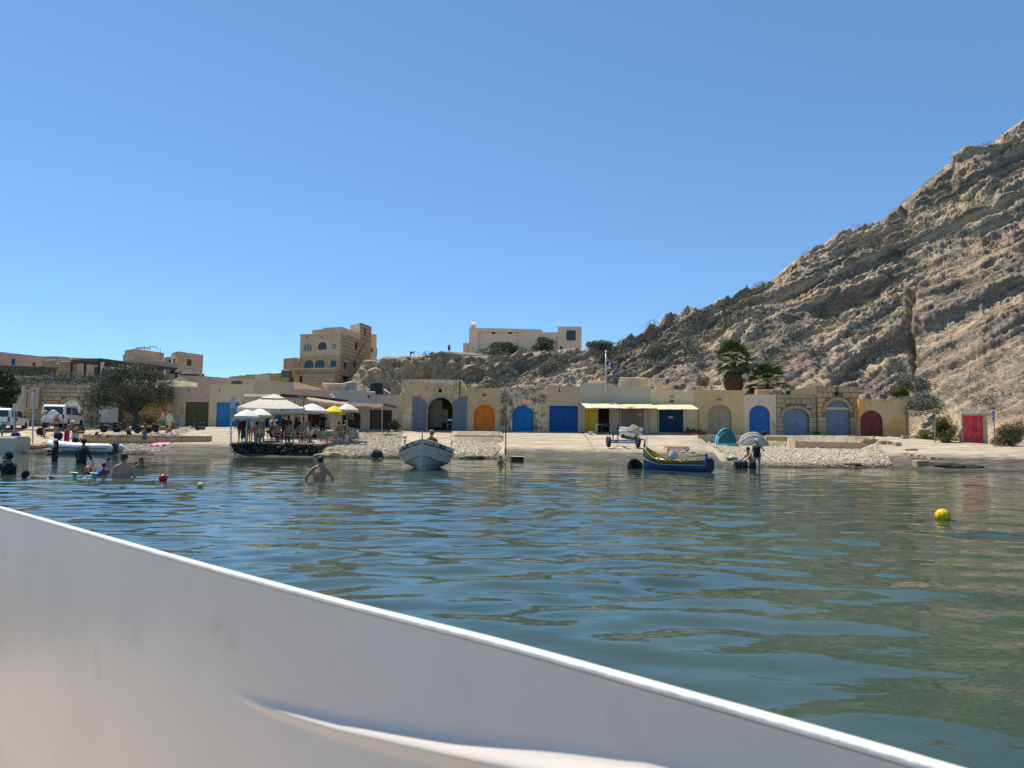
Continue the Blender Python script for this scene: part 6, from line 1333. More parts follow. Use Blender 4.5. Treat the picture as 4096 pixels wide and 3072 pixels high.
    o = thing('bait_tub', 'white bucket lying on its side in the blue fishing boat', 'bucket', bow+R_ @ Vector((0, Ln*.45, .62)), ang-pi/2); b = B(); b.lathe([(.15, -.16), (.2, .16), (.215, .165), (.205, .18), (.19, .15)], (0, 0, 0), 16, (-.85, -.3, .45)); L(b, 'tub', WHT, o, True); b = B(); b.lathe([(.13, .1), (.13, .105)], (0, 0, 0), 14, (-.85, -.3, .45)); L(b, 'contents', plain((.45, .48, .42), .5), o)
    o = rockmesh(.26, 8, 3, .5, (1.2, 1, .6)).obj('sack', WHT); o.location = bow+R_ @ Vector((0, Ln*.2, .38)); tag(o, 'crumpled white sack in the bow of the blue fishing boat', 'sack'); o.data.polygons.foreach_set('use_smooth', [True]*len(o.data.polygons))
build_luzzu()
def wheel(parent, c, ax, r, w_, tyre_m=None, rim_m=None):
    b = B(); b.lathe([(r*.62, -w_*.42), (r*.9, -w_*.5), (r, -w_*.28), (r, w_*.28), (r*.9, w_*.5), (r*.62, w_*.42)], c, 22, ax); o = L(b, 'tyre', M_TYRE, parent, True)
    b = B(); b.lathe([(.03, -w_*.3), (r*.2, -w_*.32), (r*.55, -w_*.2), (r*.64, -w_*.4), (r*.64, w_*.4), (r*.55, w_*.2), (r*.2, w_*.32), (.03, w_*.3)], c, 18, ax); L(b, 'rim', rim_m or M_STEEL, o, True); return o
M_TYRE = plain((.022, .022, .024), .85, .25, 12, .4, 60)
def build_dinghy():
    p = G(2512, 1760); t = thing('dinghy', 'small white dinghy with a dark stripe on a launching trolley', 'boat', p+Vector((0, 0, .12)), math.radians(16)); wm = plain((.72, .71, .68), .5, .08); st = []
    for k in range(10):
        f = k/9; y = lerp(-1.1, 1.3, f); w_ = .56*(1-.9*max(0, f-.35)**2/.42) if f > .35 else .56; w_ = max(.04, w_); st.append((y, [(.02, .12+.1*f*f), (w_*.7, .16+.12*f*f), (w_*.95, .34), (w_*.99, .40), (w_, .46), (w_*1.03, .68+.12*f*f)]))
    L(loft(st, 0, 3), 'hull', wm, t, True); L(loft(st, 3, 4, .008), 'dark_stripe', M_DARK, t, True); L(loft(st, 4, 5), 'topside', wm, t, True)
    b = B(); y, sec = st[0]; b.add([(s*q[0]*1, y, q[1]) for s in (1,) for q in sec]+[(-q[0], y, q[1]) for q in sec[::-1]], [tuple(range(12))]); L(b, 'transom', wm, t); b = B(); b.box((0, y-.01, .43), (1.08, .03, .06)); L(b, 'transom_stripe', M_DARK, t)
    b = B(); [b.tube([Vector((s*sec[5][0], y, sec[5][1])) for y, sec in st], .025, 6) for s in (-1, 1)]; b.tube([Vector((s*st[0][1][5][0], st[0][0], st[0][1][5][1])) for s in (-1, 1)], .025, 6); L(b, 'gunwale', wm, t, True)
    b = B(); b.sheet([[Vector((s*sec[2][0]*.9, y, .38)) for s in (-1, 1)] for y, sec in st]); L(b, 'sole', plain((.33, .34, .34), .8), t); b = B(); b.box((0, .2, .58), (1.0, .25, .04), .01); L(b, 'thwart', wm, t)
    for s in (-1, 1): wheel(t, (s*.5, -.2, .09), (1, 0, 0), .2, .1)
    b = B(); b.cyl((-.5, -.2, .09), (.5, -.2, .09), .025, n=6); b.cyl((0, -.2, .1), (0, 1.5, .2), .025, n=6); L(b, 'trolley', M_IRON, t)
    b = B(); b.cyl((.2, .1, .72), (1.0, -.15, .78), .018, .03, n=6); L(b, 'oar', plain((.5, .45, .36), .7), t)
    o = rockmesh(.26, 3, 3, .5, (1, .8, .8)).obj('fishing_net', plain((.48, .39, .24), .95, .3, 14, .8, 30)); o.location = t.matrix_basis @ Vector((.02, -.85, .72)); o.rotation_euler = (0, 0, .4); tag(o, 'bundle of tan fishing net hanging over the dinghy stern', 'net')
    o = rockmesh(.22, 5, 3, .5, (1, .5, 1.3)).obj('fishing_net', plain((.48, .39, .24), .95, .3, 14, .8, 30)); o.location = t.matrix_basis @ Vector((.12, -1.16, .5)); tag(o, 'tail of tan net hanging down the dinghy transom', 'net')
build_dinghy()
def trailer(name, label, loc, rz, colr, L_=2.6, Wd=1.35, r=.27, post=.9, roll=True, boards=None):
    t = thing(name, label, 'trailer', loc, rz, 'boat trailers'); m = plain(colr, .5, .25, 10)
    for s in (-1, 1):
        b = B(); b.tube([(s*Wd*.38, -L_*.35, r+.1), (s*Wd*.38, L_*.15, r+.12), (0, L_*.55, r+.1)], .045, 6); L(b, 'frame_rail', m, t)
        b = B(); b.cyl((s*Wd*.42, -L_*.25, r+.1), (s*Wd*.42, -L_*.25, r+.42), .03, n=6); b.lathe([(.05, -.09), (.05, .09)], (s*Wd*.42, -L_*.25, r+.44), 8, (0, 1, 0)); L(b, 'roller_arm', M_IRON, t)
        wheel(t, (s*Wd*.52, -L_*.08, r), (1, 0, 0), r, .17)
        b = B(); b.tube([(s*Wd*.52, -L_*.08+math.cos(a)*(r+.06), r+math.sin(a)*(r+.06)) for a in [pi*k/8 for k in range(9)]], .09, 4, True, side=(1, 0, 0), ry=.012); L(b, 'mudguard', M_IRON, t)
    b = B(); b.cyl((-Wd*.5, -L_*.08, r), (Wd*.5, -L_*.08, r), .04, n=7); L(b, 'axle', m, t); b = B(); b.cyl((-Wd*.4, -L_*.33, r+.1), (Wd*.4, -L_*.33, r+.1), .035, n=6); L(b, 'cross_bar', m, t)
    b = B(); b.cyl((0, L_*.5, r+.08), (0, L_*.82, r+.06), .045, n=6); L(b, 'drawbar', m, t)
    b = B(); b.tube([(0, L_*.5, r+.08), (0, L_*.52, r+post), (0, L_*.46, r+post+.08)], .045, 6); L(b, 'winch_post', m, t); b = B(); b.lathe([(.06, -.09), (.09, -.08), (.09, .08), (.06, .09)], (0, L_*.5, r+post*.85), 10, (1, 0, 0)); L(b, 'winch', M_IRON, t)
    if boards: b = B(); b.box((0, 0, r+.22), (.18, L_*.8, .05), .01, rot=Matrix.Rotation(.06, 3, 'X')); L(b, 'keel_board', boards, t)
    return t
q = G(2492, 1800); trailer('boat_trailer', 'blue two-wheeled boat trailer parked on the slipway', q+Vector((0, .2, .14)), .12, (.012, .06, .19), 2.2, 1.75, .30, 1.05, boards=plain((.45, .42, .38), .8))
for px, py, rz, c, lab in ((300, 1738, 1.9, (.02, .06, .14), 'blue boat trailer behind the sunbathers on the left'), (430, 1731, 1.45, (.03, .035, .04), 'black boat trailer in front of the white double door'), (470, 1722, 1.7, (.10, .16, .05), 'green boat trailer half hidden behind the black one'), (560, 1734, 1.5, (.025, .025, .03), 'black trailer with steel wheel below the tamarisk'), (150, 1742, 2.2, (.22, .21, .2), 'galvanised boat trailer at the far left by the posts'), (640, 1730, 1.35, (.04, .04, .045), 'dark trailer beside the walking couple')):
    q = G(px, py); trailer('boat_trailer', lab, q, rz, c, 2.7, 1.4, .28, 1.0)
q = G(797, 1722); t = trailer('launch_trolley', 'small jockey-wheel trolley in front of the olive doors', q, 1.2, (.12, .12, .12), 1.1, .5, .13, .7)
def build_rib():
    a, e = P(186, 1815, 44.6), P(478, 1822, 43.9); c = a.lerp(e, .5); c.z = .03; d = e-a; ang = math.atan2(d.y, d.x)
    t = thing('inflatable_boat', 'long white inflatable boat drawn up at the water edge', 'boat', c, ang); g = plain((.62, .62, .60), .45, .08, 3); dk = plain((.05, .052, .06), .5); Ln = 4.2; r = .24
    for s in (-1, 1):
        b = B(); pts = [Vector((Ln/2+.18, s*.5, .36)), Vector((Ln/2, s*.5, .37)), Vector((0, s*.52, .38)), Vector((-Ln*.3, s*.5, .42)), Vector((-Ln*.42, s*.36, .5)), Vector((-Ln*.5, 0, .58))]
        b.tube(pts, [.04, r, r, r, r*.95, r*.9], 14); L(b, 'tube', g, t, True)
        b = B(); b.tube([q_+Vector((0, s*r*.98, -.03)) for q_ in pts[1:4]]+[pts[4]+Vector((-.12, s*.18, -.03)), pts[5]+Vector((-r*.95, 0, -.02))], .028, 6); L(b, 'rubbing_strake', dk, t, True)
        m = frame((.9, s*(.52+r*.99), .43), (s*-1, 0, 0), (0, 0, 1)); lettering('IRB', .13, t, plain((.12, .12, .13), .5), m, 'tube_lettering')
        b = B(); b.ell((0, s*.5, .38+r), (.12, .07, .02)); L(b, 'handle', dk, t, True)
    m = frame((-.75, -.52-r*.55, .38+r*.86), (1, 0, 0), (0, .5, 1)); lettering('P-410711', .12, t, dk, m, 'registration')
    b = B(); b.sheet([[Vector((x, y, .16)) for y in (-.5, 0, .5)] for x in (-Ln*.42, 0, Ln/2)]); L(b, 'floor', dk, t); b = B(); b.box((Ln/2-.1, 0, .4), (.06, .9, .45), .01); L(b, 'transom', dk, t); b = B(); b.sheet([[Vector((x, y, z)) for y, z in ((-.45, .15), (0, -.08), (.45, .15))] for x in (-Ln*.45, 0, Ln/2)]); L(b, 'hull', g, t)
build_rib()
# ------------------------------------------------------------------ cars
def car(label, loc, rz, L_, Wd, H_, hood, spare=False, body=(.70, .70, .68), cabin_front=.62):
    """front towards local +y"""
    t = thing('parked_car', label, 'car', loc, rz, 'white cars parked on the left'); pm = plain(body, .25, .05, 2, 0, 10, spec=.5); zb = H_*.2; zw = H_*.55; y0, y1 = -L_/2, L_/2
    prof = [(y0, zb+.1), (y0-.02, zw), (y0+.04, H_*.93), (y0+.2, H_), (lerp(y0, y1, cabin_front)-.35, H_), (lerp(y0, y1, cabin_front), H_*.96), (lerp(y0, y1, cabin_front)+.55, zw+.03), (y1-.1, zw-.08), (y1, zw-.25), (y1, zb+.05), (y1-.15, zb), (y0+.12, zb)]
    b = B(); n = len(prof); ring = []
    for x, e in ((-Wd/2, .06), (-Wd/2+.07, 0), (Wd/2-.07, 0), (Wd/2, .06)):
        ring.append([Vector((x*(1-.09*max(0, (z-zw)/(H_-zw))), lerp(y, (y0+y1)/2, e*.4), lerp(z, H_*.5, e*.35))) for y, z in prof])
    for i in range(3): b.add(ring[i]+ring[i+1], [(k, (k+1) % n, n+(k+1) % n, n+k) for k in range(n)])
    b.add(ring[0], [tuple(range(n))]); b.add(ring[3], [tuple(range(n))[::-1]]); L(b, 'body', pm, t)
    yc = lerp(y0, y1, cabin_front)
    for s in (-1, 1):
        x = s*(Wd/2-.045)
        for nm, ys in (('side_window', (y0+.25, lerp(y0, yc, .48))), ('side_window', (lerp(y0, yc, .53), yc+.18))):
            b = B(); a, c = ys; q = [(a, zw+.06), (c, zw+.06), (min(c, yc-.12), H_*.9), (a+.05, H_*.9)]; b.add([Vector((s*(Wd/2*(1-.09*max(0, (z-zw)/(H_-zw)))+o_), y, z)) for o_ in (.004, -.03) for y, z in q], [(0, 1, 2, 3), (4, 5, 6, 7), (0, 1, 5, 4), (2, 3, 7, 6)]); L(b, nm, M_GLASS, t)
        for yw in (y0+L_*.2, y1-L_*.19): w_ = wheel(t, (s*(Wd/2-.1), yw, H_*.2), (1, 0, 0), H_*.2, .24)
        for yw in (y0+L_*.2, y1-L_*.19): b = B(); b.tube([(s*(Wd/2-.005), yw+math.cos(a)*H_*.235, H_*.2+math.sin(a)*H_*.235) for a in [pi*k/10 for k in range(11)]], .04, 6); L(b, 'wheel_arch', pm if not spare else pm, t, True)
        b = B(); b.box((s*(Wd/2-.14), y0-.02, zw-.12), (.16, .06, .34), .015); L(b, 'tail_light', plain((.22, .01, .015), .3), t); b = B(); b.box((s*(Wd/2+.12), yc+.1, zw+.12), (.2, .1, .16), .03); L(b, 'wing_mirror', M_DARK, t); b = B(); b.box((s*(Wd/2-.25), y1+.005, zw-.2), (.3, .04, .14), .02); L(b, 'headlight', M_STEEL, t)
    b = B(); q = [(-Wd/2+.16, zw+.08), (Wd/2-.16, zw+.08), (Wd/2-.22, H_*.9), (-Wd/2+.22, H_*.9)]; b.add([(x, y0-.03+.06*(z-zw)/(H_-zw)+o_, z) for o_ in (0, .05) for x, z in q], [(0, 1, 2, 3), (4, 5, 6, 7), (0, 1, 5, 4), (2, 3, 7, 6)]); L(b, 'rear_window', M_GLASS, t)
    b = B(); b.box((0, y0-.05, zb+.12), (Wd*.96, .16, .2), .03); L(b, 'rear_bumper', plain((.3, .3, .3), .5), t); b = B(); b.box((0, y0-.14, zb+.14), (.52, .012, .11)); L(b, 'number_plate', plain((.6, .6, .55), .5), t)
    if spare: b = B(); b.lathe([(.05, .2), (.34, .19), (.37, .12), (.37, -.05), (.3, -.08)], (.05, y0-.06, zw+.02), 26, (0, -1, 0)); o = L(b, 'spare_wheel_cover', pm, t, True)
    return t
q = GX(P(250, 1700, 60.5).x, 60.6); car('white three-door jeep with a covered spare wheel on its back', q, math.radians(10), 4.0, 1.75, 1.82, .6, True)
q = GX(P(22, 1700, 59.0).x, 59.2); car('white hatchback cut by the left edge, tail towards us', q, math.radians(16), 4.1, 1.78, 1.62, .6, False, (.62, .64, .66))
# ------------------------------------------------------------------ tents, ring, tyre, buoys, small beach things
def tent(name, label, px, py, wpx, hpx, matA, matB, rim, rz, D=None, inner=None):
    p = G(px, py); k = p.y/F; w_ = wpx*k/2; h = hpx*k; d = w_*.7; t = thing(name, label, 'tent', p, rz)
    def S(u, v, e=1.0): a = u*pi; c = math.cos(v*pi/2); return Vector((-math.cos(a)*w_*(.35+.65*abs(c)**.6)*e, d*v, math.sin(a)*h*abs(c)**.7*e))   # v from -1 (front) to 1 (back)
    b = B(); b.sheet([[S(i/20, -.25+1.25*j/10) for i in range(21)] for j in range(11)], (0, .012, 0)); L(b, 'canopy', matA, t, True)
    b = B(); b.sheet([[S(i/20, lerp(-.95, -.25, j/8), .975) for i in range(21)] for j in range(9)], (0, .012, 0)); L(b, 'door_mesh', inner or matA, t, True)
    b = B(); b.tube([S(i/24, -.25) for i in range(25)], .022, 6); L(b, 'front_hoop', rim, t, True)
    b = B(); b.tube([S(i/24, -.6, .985) for i in range(3, 22)], .012, 6); L(b, 'door_zip', M_DARK, t, True)
    b = B(); b.sheet([[Vector((lerp(-w_, w_, i/10)*.98, -d*(1.05-.25*((i-5)/5)**2)-.06*j, .16-.15*j) ) for i in range(11)] for j in range(2)], (0, .012, 0)); L(b, 'skirt', matB, t)
    b = B(); b.sheet([[S(i/40, lerp(-.5, .5, j/6), 1.012) for i in range(9)] for j in range(7)], (0, .006, 0)); L(b, 'side_panel', matB, t, True)
    return t
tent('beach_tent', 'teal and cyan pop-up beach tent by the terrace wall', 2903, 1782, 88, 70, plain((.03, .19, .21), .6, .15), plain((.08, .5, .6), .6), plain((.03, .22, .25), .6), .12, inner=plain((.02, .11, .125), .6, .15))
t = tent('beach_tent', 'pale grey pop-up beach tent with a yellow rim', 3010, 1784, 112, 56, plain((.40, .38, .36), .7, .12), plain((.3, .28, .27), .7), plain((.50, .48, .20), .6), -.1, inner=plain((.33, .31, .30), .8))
p = G(2905, 1774)+Vector((.0, -.15, .07)); o = rockmesh(.2, 4, 2, .4, (1.5, .8, .5)).obj('towel_heap', plain((.05, .06, .07), .9)); o.location = p; tag(o, 'dark heap of clothes inside the teal tent', 'clothes')
p = G(3012, 1777)+Vector((.1, -.1, .09)); o = rockmesh(.22, 5, 2, .4, (1.7, .8, .6)).obj('towel_heap', plain((.16, .14, .14), .9)); o.location = p; tag(o, 'grey heap of clothes inside the yellow-rimmed tent', 'clothes')
p = G(3052, 1779)+Vector((0, -.2, .12)); o = rockmesh(.2, 6, 2, .2, (1, .9, .9)).obj('rucksack', plain((.02, .018, .05), .8)); o.location = p; tag(o, 'dark round bag at the right end of the grey tent', 'bag')
def torus(b, c, R, r, ax=(0, 0, 1), n=28, m=10):
    mt = Vector(ax).to_track_quat('Z', 'Y').to_matrix(); c = Vector(c); rows = [[c+mt @ Vector((math.cos(2*pi*i/n)*(R+r*math.cos(2*pi*j/m)), math.sin(2*pi*i/n)*(R+r*math.cos(2*pi*j/m)), r*math.sin(2*pi*j/m))) for j in range(m+1)] for i in range(n+1)]; b.sheet(rows); return b
p = G(2928, 1843); t = thing('swim_ring', 'green patterned swim ring lying on the slipway edge', 'swim ring', p+Vector((0, 0, .12)));
q = N('patterned_vinyl'); c = q.mix(q.step(q.noise(9, 2), .52, .56), (.015, .11, .08), (.5, .5, .45)); ringm = q.done(q.mix(q.step(q.noise(14, 2, off=4), .62, .64), c, (.4, .05, .08)), .35, .4)
b = B(); torus(b, (0, 0, 0), .24, .085); L(b, 'tube', ringm, t, True); b = B(); b.cyl((.24, 0, .08), (.25, 0, .11), .012, n=6); L(b, 'valve', WHT, t)
def tyre(label, loc, R, ax): t = thing('old_tyre', label, 'tyre', loc); b = B(); b.lathe([(R*.55, -.08), (R*.85, -.11), (R, -.07), (R, .07), (R*.85, .11), (R*.55, .08), (R*.55, -.08)], (0, 0, 0), 24, ax); L(b, 'carcass', M_TYRE, t, True); b = B(); b.lathe([(R*.55, -.085), (R*.6, -.1), (R*.63, -.09)], (0, 0, 0), 24, ax); L(b, 'bead', M_TYRE, t)
tyre('black tyre fender half sunk beside the blue fishing boat', PZ(2545, 1866, .12)+Vector((0, .4, 0)), .36, (.2, -1, .5))
t = thing('mooring_block', 'black rubber-faced block at the slipway corner near the couple', 'block', PZ(2968, 1872, 0)+Vector((0, .2, 0))); b = B(); b.box((0, 0, .13), (.62, .5, .5), .09); L(b, 'block', M_TYRE, t); b = B(); b.box((.0, -.26, .13), (.03, .03, .46)); L(b, 'strap', plain((.3, .27, .22), .9), t)
o = rockmesh(.17, 9, 2, .4, (1.5, .9, .6)).obj('clothes_bundle', plain((.05, .07, .18), .9, .4, 14)); o.location = PZ(2968, 1852, .42)+Vector((0, .25, 0)); tag(o, 'blue bundle of clothes on the black mooring block', 'clothes')
t = thing('mooring_block', 'low concrete mooring block at the left corner of the wide slipway', 'block', PZ(2068, 1846, 0)+Vector((0, .2, 0))); b = B(); b.box((0, 0, .0), (.75, .7, .5), .04); L(b, 'block', ST_DARK, t); b = B(); b.box((0, 0, .27), (.7, .66, .05), .02); L(b, 'cap', M_CONC, t)
def buoy(label, px, py, r, mat, name='buoy', rope=False):
    p = PZ(px, py, 0); t = thing(name, label, 'buoy', p); b = B(); b.ell((0, 0, r*.62), (r, r, r), 20, 14); L(b, 'float', mat, t, True); b = B(); b.lathe([(r*.16, -r*.5), (r*.2, -r*.36), (r*.12, -r*.3)], (0, 0, 0), 10); L(b, 'mooring_eye', M_IRON, t)
    if rope:
        for k in range(5): b = B(); a = k*.63; b.tube([Vector((math.cos(a)*math.cos(q_)*r*1.015, math.sin(a)*math.cos(q_)*r*1.015, r*.62+math.sin(q_)*r*1.015)) for q_ in [2*pi*i/20 for i in range(21)]], r*.022, 4); L(b, 'rope_net', plain((.30, .22, .03), .9), t)
YB = plain((.75, .48, .01), .45, .12, 9); buoy('large yellow mooring buoy floating at the right', 3771, 2082, .128, YB, rope=True); buoy('round red buoy floating left of centre', 652, 1924, .115, plain((.38, .01, .015), .35)); buoy('tiny pale yellow buoy floating left of centre', 801, 1950, .075, plain((.6, .45, .12), .5))
q = G(2760, 1742); t = thing('kayak', 'red inflatable kayak lying by the cream boathouse', 'kayak', P(2778, 1737, 57.2), .05); b = B(); b.tube([(-.95, 0, .16), (-.75, 0, .13), (0, 0, .12), (.75, 0, .13), (.95, 0, .16)], [.03, .12, .15, .12, .03], 10, True, side=(0, 1, 0)); L(b, 'hull', plain((.48, .02, .02), .45), t, True); b = B(); b.box((.1, 0, .25), (.5, .2, .08), .03); L(b, 'seat', M_DARK, t)
for px, py, D, w_, h, c, lab in ((2752, 1735, 57.0, .32, .52, (.03, .07, .03), 'dark green rucksack left of the red kayak'), (2772, 1733, 57.4, .5, .36, (.015, .02, .04), 'navy bag behind the red kayak, left'), (2795, 1733, 57.4, .5, .3, (.02, .018, .03), 'black bag behind the red kayak, right'), (465, 1757, 49.9, .45, .35, (.34, .26, .22), 'brown holdall on the bench wall beside the seated woman'), (340, 1812, 45.5, .3, .3, (.012, .012, .014), 'small black bag behind the inflatable boat'), (300, 1770, 48.2, .4, .35, (.012, .016, .02), 'black bag beside the crouching person in white'), (233, 1758, 48.8, .55, .55, (.012, .016, .03), 'dark backpack at the feet of the bikini woman'), (62, 1752, 48.2, .55, .42, (.02, .03, .12), 'round dark blue bag beside the bent man')):
    p = P(px, py, D); p.z = max(p.z, float(Gz(p.x, p.y)))
    t = thing('bag', lab, 'bag', p); b = rockmesh(1, int(px) % 17, 2, .18, (w_/2, w_*.35, h/2)); b.v = [(x, y, z+h*.42) for x, y, z in b.v]; L(b, 'body', plain(c, .8, .25), t, True); b = B(); b.tube([(-w_*.2, -w_*.2, h*.75), (-w_*.1, -w_*.25, h*.98), (w_*.1, -w_*.25, h*.98), (w_*.2, -w_*.2, h*.75)], .014, 5); L(b, 'strap', M_DARK, t)
def towel(label, px, py, w_, d, mat, seed):
    p = G(px, py); r_ = random.Random(seed); n = 10; b = B(); rows = []
    for j in range(7): rows.append([GX(p.x+lerp(-w_/2, w_/2, i/n), p.y+lerp(-d/2, d/2, j/6))-p+Vector((0, 0, .09+.05*math.sin(i*1.7+seed)*math.cos(j*1.3))) for i in range(n+1)])
    b.sheet(rows, (0, 0, -.015)); o = b.obj('towel', mat, None, True); o.location = p; tag(o, label, 'towel')
towel('royal blue towel spread on the left pebbles', 480, 1767, 1.0, 1.2, plain((.02, .08, .32), .9), 1); towel('white and navy towel beside the royal blue one', 515, 1768, .9, 1.0, plain((.5, .52, .58), .9, .4, 4), 2); towel('pink towel spread on the pebbles near the slipway', 640, 1781, 1.1, 1.4, plain((.58, .26, .36), .9), 3)
t = thing('beach_bag', 'striped grey beach bag beside the pink towel', 'bag', G(680, 1770)); b = rockmesh(1, 5, 2, .15, (.28, .2, .3)); b.v = [(x, y, z+.28) for x, y, z in b.v]; L(b, 'body', plain((.30, .26, .29), .9, .4, 18), t, True); b = B(); b.tube([(-.12, 0, .5), (-.06, 0, .72), (.06, 0, .72), (.12, 0, .5)], .012, 5); L(b, 'handle', M_TRIM, t)
p = P(28, 1800, 44.6); t = thing('concrete_block', 'big pale concrete block at the left edge of the shore', 'block', (p.x-.3, p.y, -.1)); b = B(); b.box((0, .6, .42), (1.75, 1.4, 1.25), .06); L(b, 'block', CANVAS if False else PL_PALE, t); b = B(); b.box((.1, .6, 1.07), (1.5, 1.2, .05), .02); L(b, 'top_render', M_CONC, t)
towel('orange striped towel laid on a block at the far left', 75, 1762, .8, .6, plain((.55, .16, .07), .9, .4, 6), 4)
for k, (px, py, s, lab) in enumerate(((85, 1795, .5, 'flat ochre shore slab right of the concrete block'), (125, 1793, .55, 'ochre shore slab in the middle of the left ledge'), (165, 1790, .5, 'ochre shore slab nearest the inflatable boat'), (205, 1781, .45, 'ochre slab behind the inflatable bow'))):
    p = G(px, py); o = rockmesh(s, k+30, 3, .22, (1.5, 1, .42)).obj('rock', stone('ledge_rock', (.34, .26, .16), (.2, .16, .1), .6)); o.location = p+Vector((0, 0, .08)); tag(o, lab, 'rock', 'loose rocks along the shore')
rock(168, 1832, .62, 'dark seaweed-covered rock at the inflatable bow', ST_DARK, 3, (1.5, 1, .6)); rock(120, 1825, .5, 'low dark wet rock left of the inflatable', ST_DARK, 4, (2.2, 1, .35)); rock(1508, 1830, .34, 'black upright rock on the beach right of the cafe', ST_DARK, 6, (1, .8, 1.0)); rock(1330, 1822, .3, 'tan flat rock at the water right of the cafe platform', ST_YEL, 7, (1.7, .8, .5)); rock(1290, 1828, .3, 'grey flat rock against the platform corner', ST_GREY, 8, (1.6, .8, .5)); rock(1452, 1782, .2, 'small square stone on the pebbles below the annex', ST_GREY, 9, (1.1, .8, .6)); rock(1895, 1834, .35, 'long mossy rock at the waterline below the quay', ST_DARK, 10, (2.0, .8, .35)); rock(436, 1797, .3, 'pale boulder on the pebbles behind the inflatable', ST_YEL, 11, (1.2, .9, .8)); rock(2995, 1874, .2, 'small algae rock right of the mooring block', ST_DARK, 12); rock(3410, 1864, .28, 'dark rock low on the right pebble beach', ST_DARK, 13, (1.7, .8, .4)); rock(1458, 1455, .1, 'x', ST_GREY, 1) if False else None
for k, (px, py, s) in enumerate(((3790, 1872, .5), (3840, 1874, .45), (3890, 1876, .4), (3760, 1866, .35))): rock(px, py, s, ('jagged dark rock at the foot of the right slipway', 'dark rock second from the left at the right slipway foot', 'dark rock furthest right at the slipway foot', 'small dark rock left of the jagged slipway rocks')[k], ST_DARK, 20+k, (1.5, .8, .4))
# stepped masonry edge of the right slipway
t = thing('stone_steps', 'broken edge of squared stones left of the right slipway', 'steps', G(3620, 1815)); ms = blockmesh(ST_GREY); r_ = random.Random(6)
for px, py, w_, h in ((3480, 1778, 62, 26), (3535, 1782, 34, 22), (3560, 1783, 24, 20), (3590, 1788, 24, 22), (3630, 1808, 26, 14), (3652, 1808, 28, 15), (3625, 1826, 22, 17), (3648, 1830, 24, 17), (3676, 1834, 24, 18), (3702, 1838, 24, 18), (3728, 1842, 26, 18), (3755, 1842, 26, 14), (3690, 1868, 58, 30), (3730, 1866, 34, 22)):
    q = G(px, py); k = q.y/F; o = bpy.data.objects.new('stone_block', r_.choice(ms)); col.objects.link(o); o.parent = t; o.matrix_local = Matrix.Translation(q-t.location+Vector((0, .1, h*k*.35))) @ Matrix.Rotation(r_.uniform(-.12, .05), 4, 'Z') @ Matrix.Diagonal((w_*k, .5, h*k, 1))
# ------------------------------------------------------------------ posts, signs, bench
def signpost(label, px, pyb, pyt, D, plates, r=.03, mat=None):
    a = P(px, pyb, D); t = thing('sign_post', label, 'sign', a); b = B(); q = P(px+(pyb-pyt)*.006, pyt, D); b.cyl((0, 0, -.3), q-a, r, n=8); L(b, 'post', mat or M_STEEL, t)
    for px0, px1, y0, y1, m in plates: x0 = P(px0, y1, D-.05); x1 = P(px1, y0, D-.05); b = B(); b.box((x0+x1)/2-a, (x1.x-x0.x, .02, x1.z-x0.z), .004); L(b, 'sign_board', m, t)
    return t
signpost('tall sign post with a blank board seen from behind, left of the cafe', 924, 1783, 1595, 45.0, [(919, 942, 1587, 1636, plain((.5, .52, .54), .6, .05)), (918, 938, 1634, 1676, plain((.36, .33, .28), .7, .2))], .045)
signpost('thin dark pole on the slipway left of the blue arched door', 2023, 1800, 1622, 46.2, [(2021, 2025, 1652, 1697, M_IRON)], .035, M_IRON)
t = signpost('no-swimming and litter sign beside the red door', 3977, 1781, 1625, 46.8, [(3967, 3981, 1622, 1643, WHT), (3967, 3981, 1644, 1654, plain((.55, .08, .12), .6)), (3966, 3980, 1655, 1690, WHT)], .025, plain((.20, .17, .10), .8))
a = t.location; mm = plain((.02, .02, .02), .6); rr = plain((.5, .03, .05), .6); bb = plain((.08, .22, .42), .6)
def sp(px, py, o=.075): return P(px, py, 46.8-o)-a
b = B(); torus(b, sp(3974, 1632), .085, .012, (0, 1, 0), 24, 6); L(b, 'prohibition_ring', mm, t); b = B(); b.cyl(sp(3970, 1627), sp(3978, 1637), .008, n=5); L(b, 'prohibition_bar', rr, t); b = B(); b.ell(sp(3972, 1630), (.02, .01, .02), 8, 5); b.box(sp(3974, 1634), (.09, .01, .03)); L(b, 'swimmer_pictogram', mm, t); b = B(); b.box(sp(3974, 1647), (.17, .008, .02)); b.box(sp(3974, 1651), (.14, .008, .015)); L(b, 'warning_print', WHT, t); b = B(); b.box(sp(3973, 1659), (.2, .01, .09)); L(b, 'blue_header', bb, t); b = B(); b.ell(sp(3975, 1664), (.018, .01, .02), 8, 5); b.box(sp(3975, 1672), (.05, .01, .15)); b.box(sp(3971, 1676), (.04, .01, .07)); b.cyl(sp(3974, 1669), sp(3970.5, 1674), .008, n=5); L(b, 'litter_pictogram', mm, t); b = B(); b.box(sp(3973, 1681.5), (.17, .008, .012)); b.box(sp(3973, 1685), (.1, .008, .012)); L(b, 'footer_print', bb, t)
for px, yb, yt, D, r, lab, m in ((133, 1745, 1572, 50.0, .045, 'tall steel post with a boxed top near the white-shirted man', M_STEEL), (58, 1740, 1617, 49.0, .05, 'short steel post by the hatchback', M_STEEL)):
    q = P(px, yb, D); t = thing('steel_post', lab, 'post', (q.x, q.y, float(Gz(q.x, q.y)))); b = B(); b.cyl((0, 0, -.2), P(px, yt, D)-t.location, r, n=8); L(b, 'shaft', m, t); b = B(); b.box(P(px, yt+8, D)-t.location, (.18, .1, .3), .02); L(b, 'head', m, t)
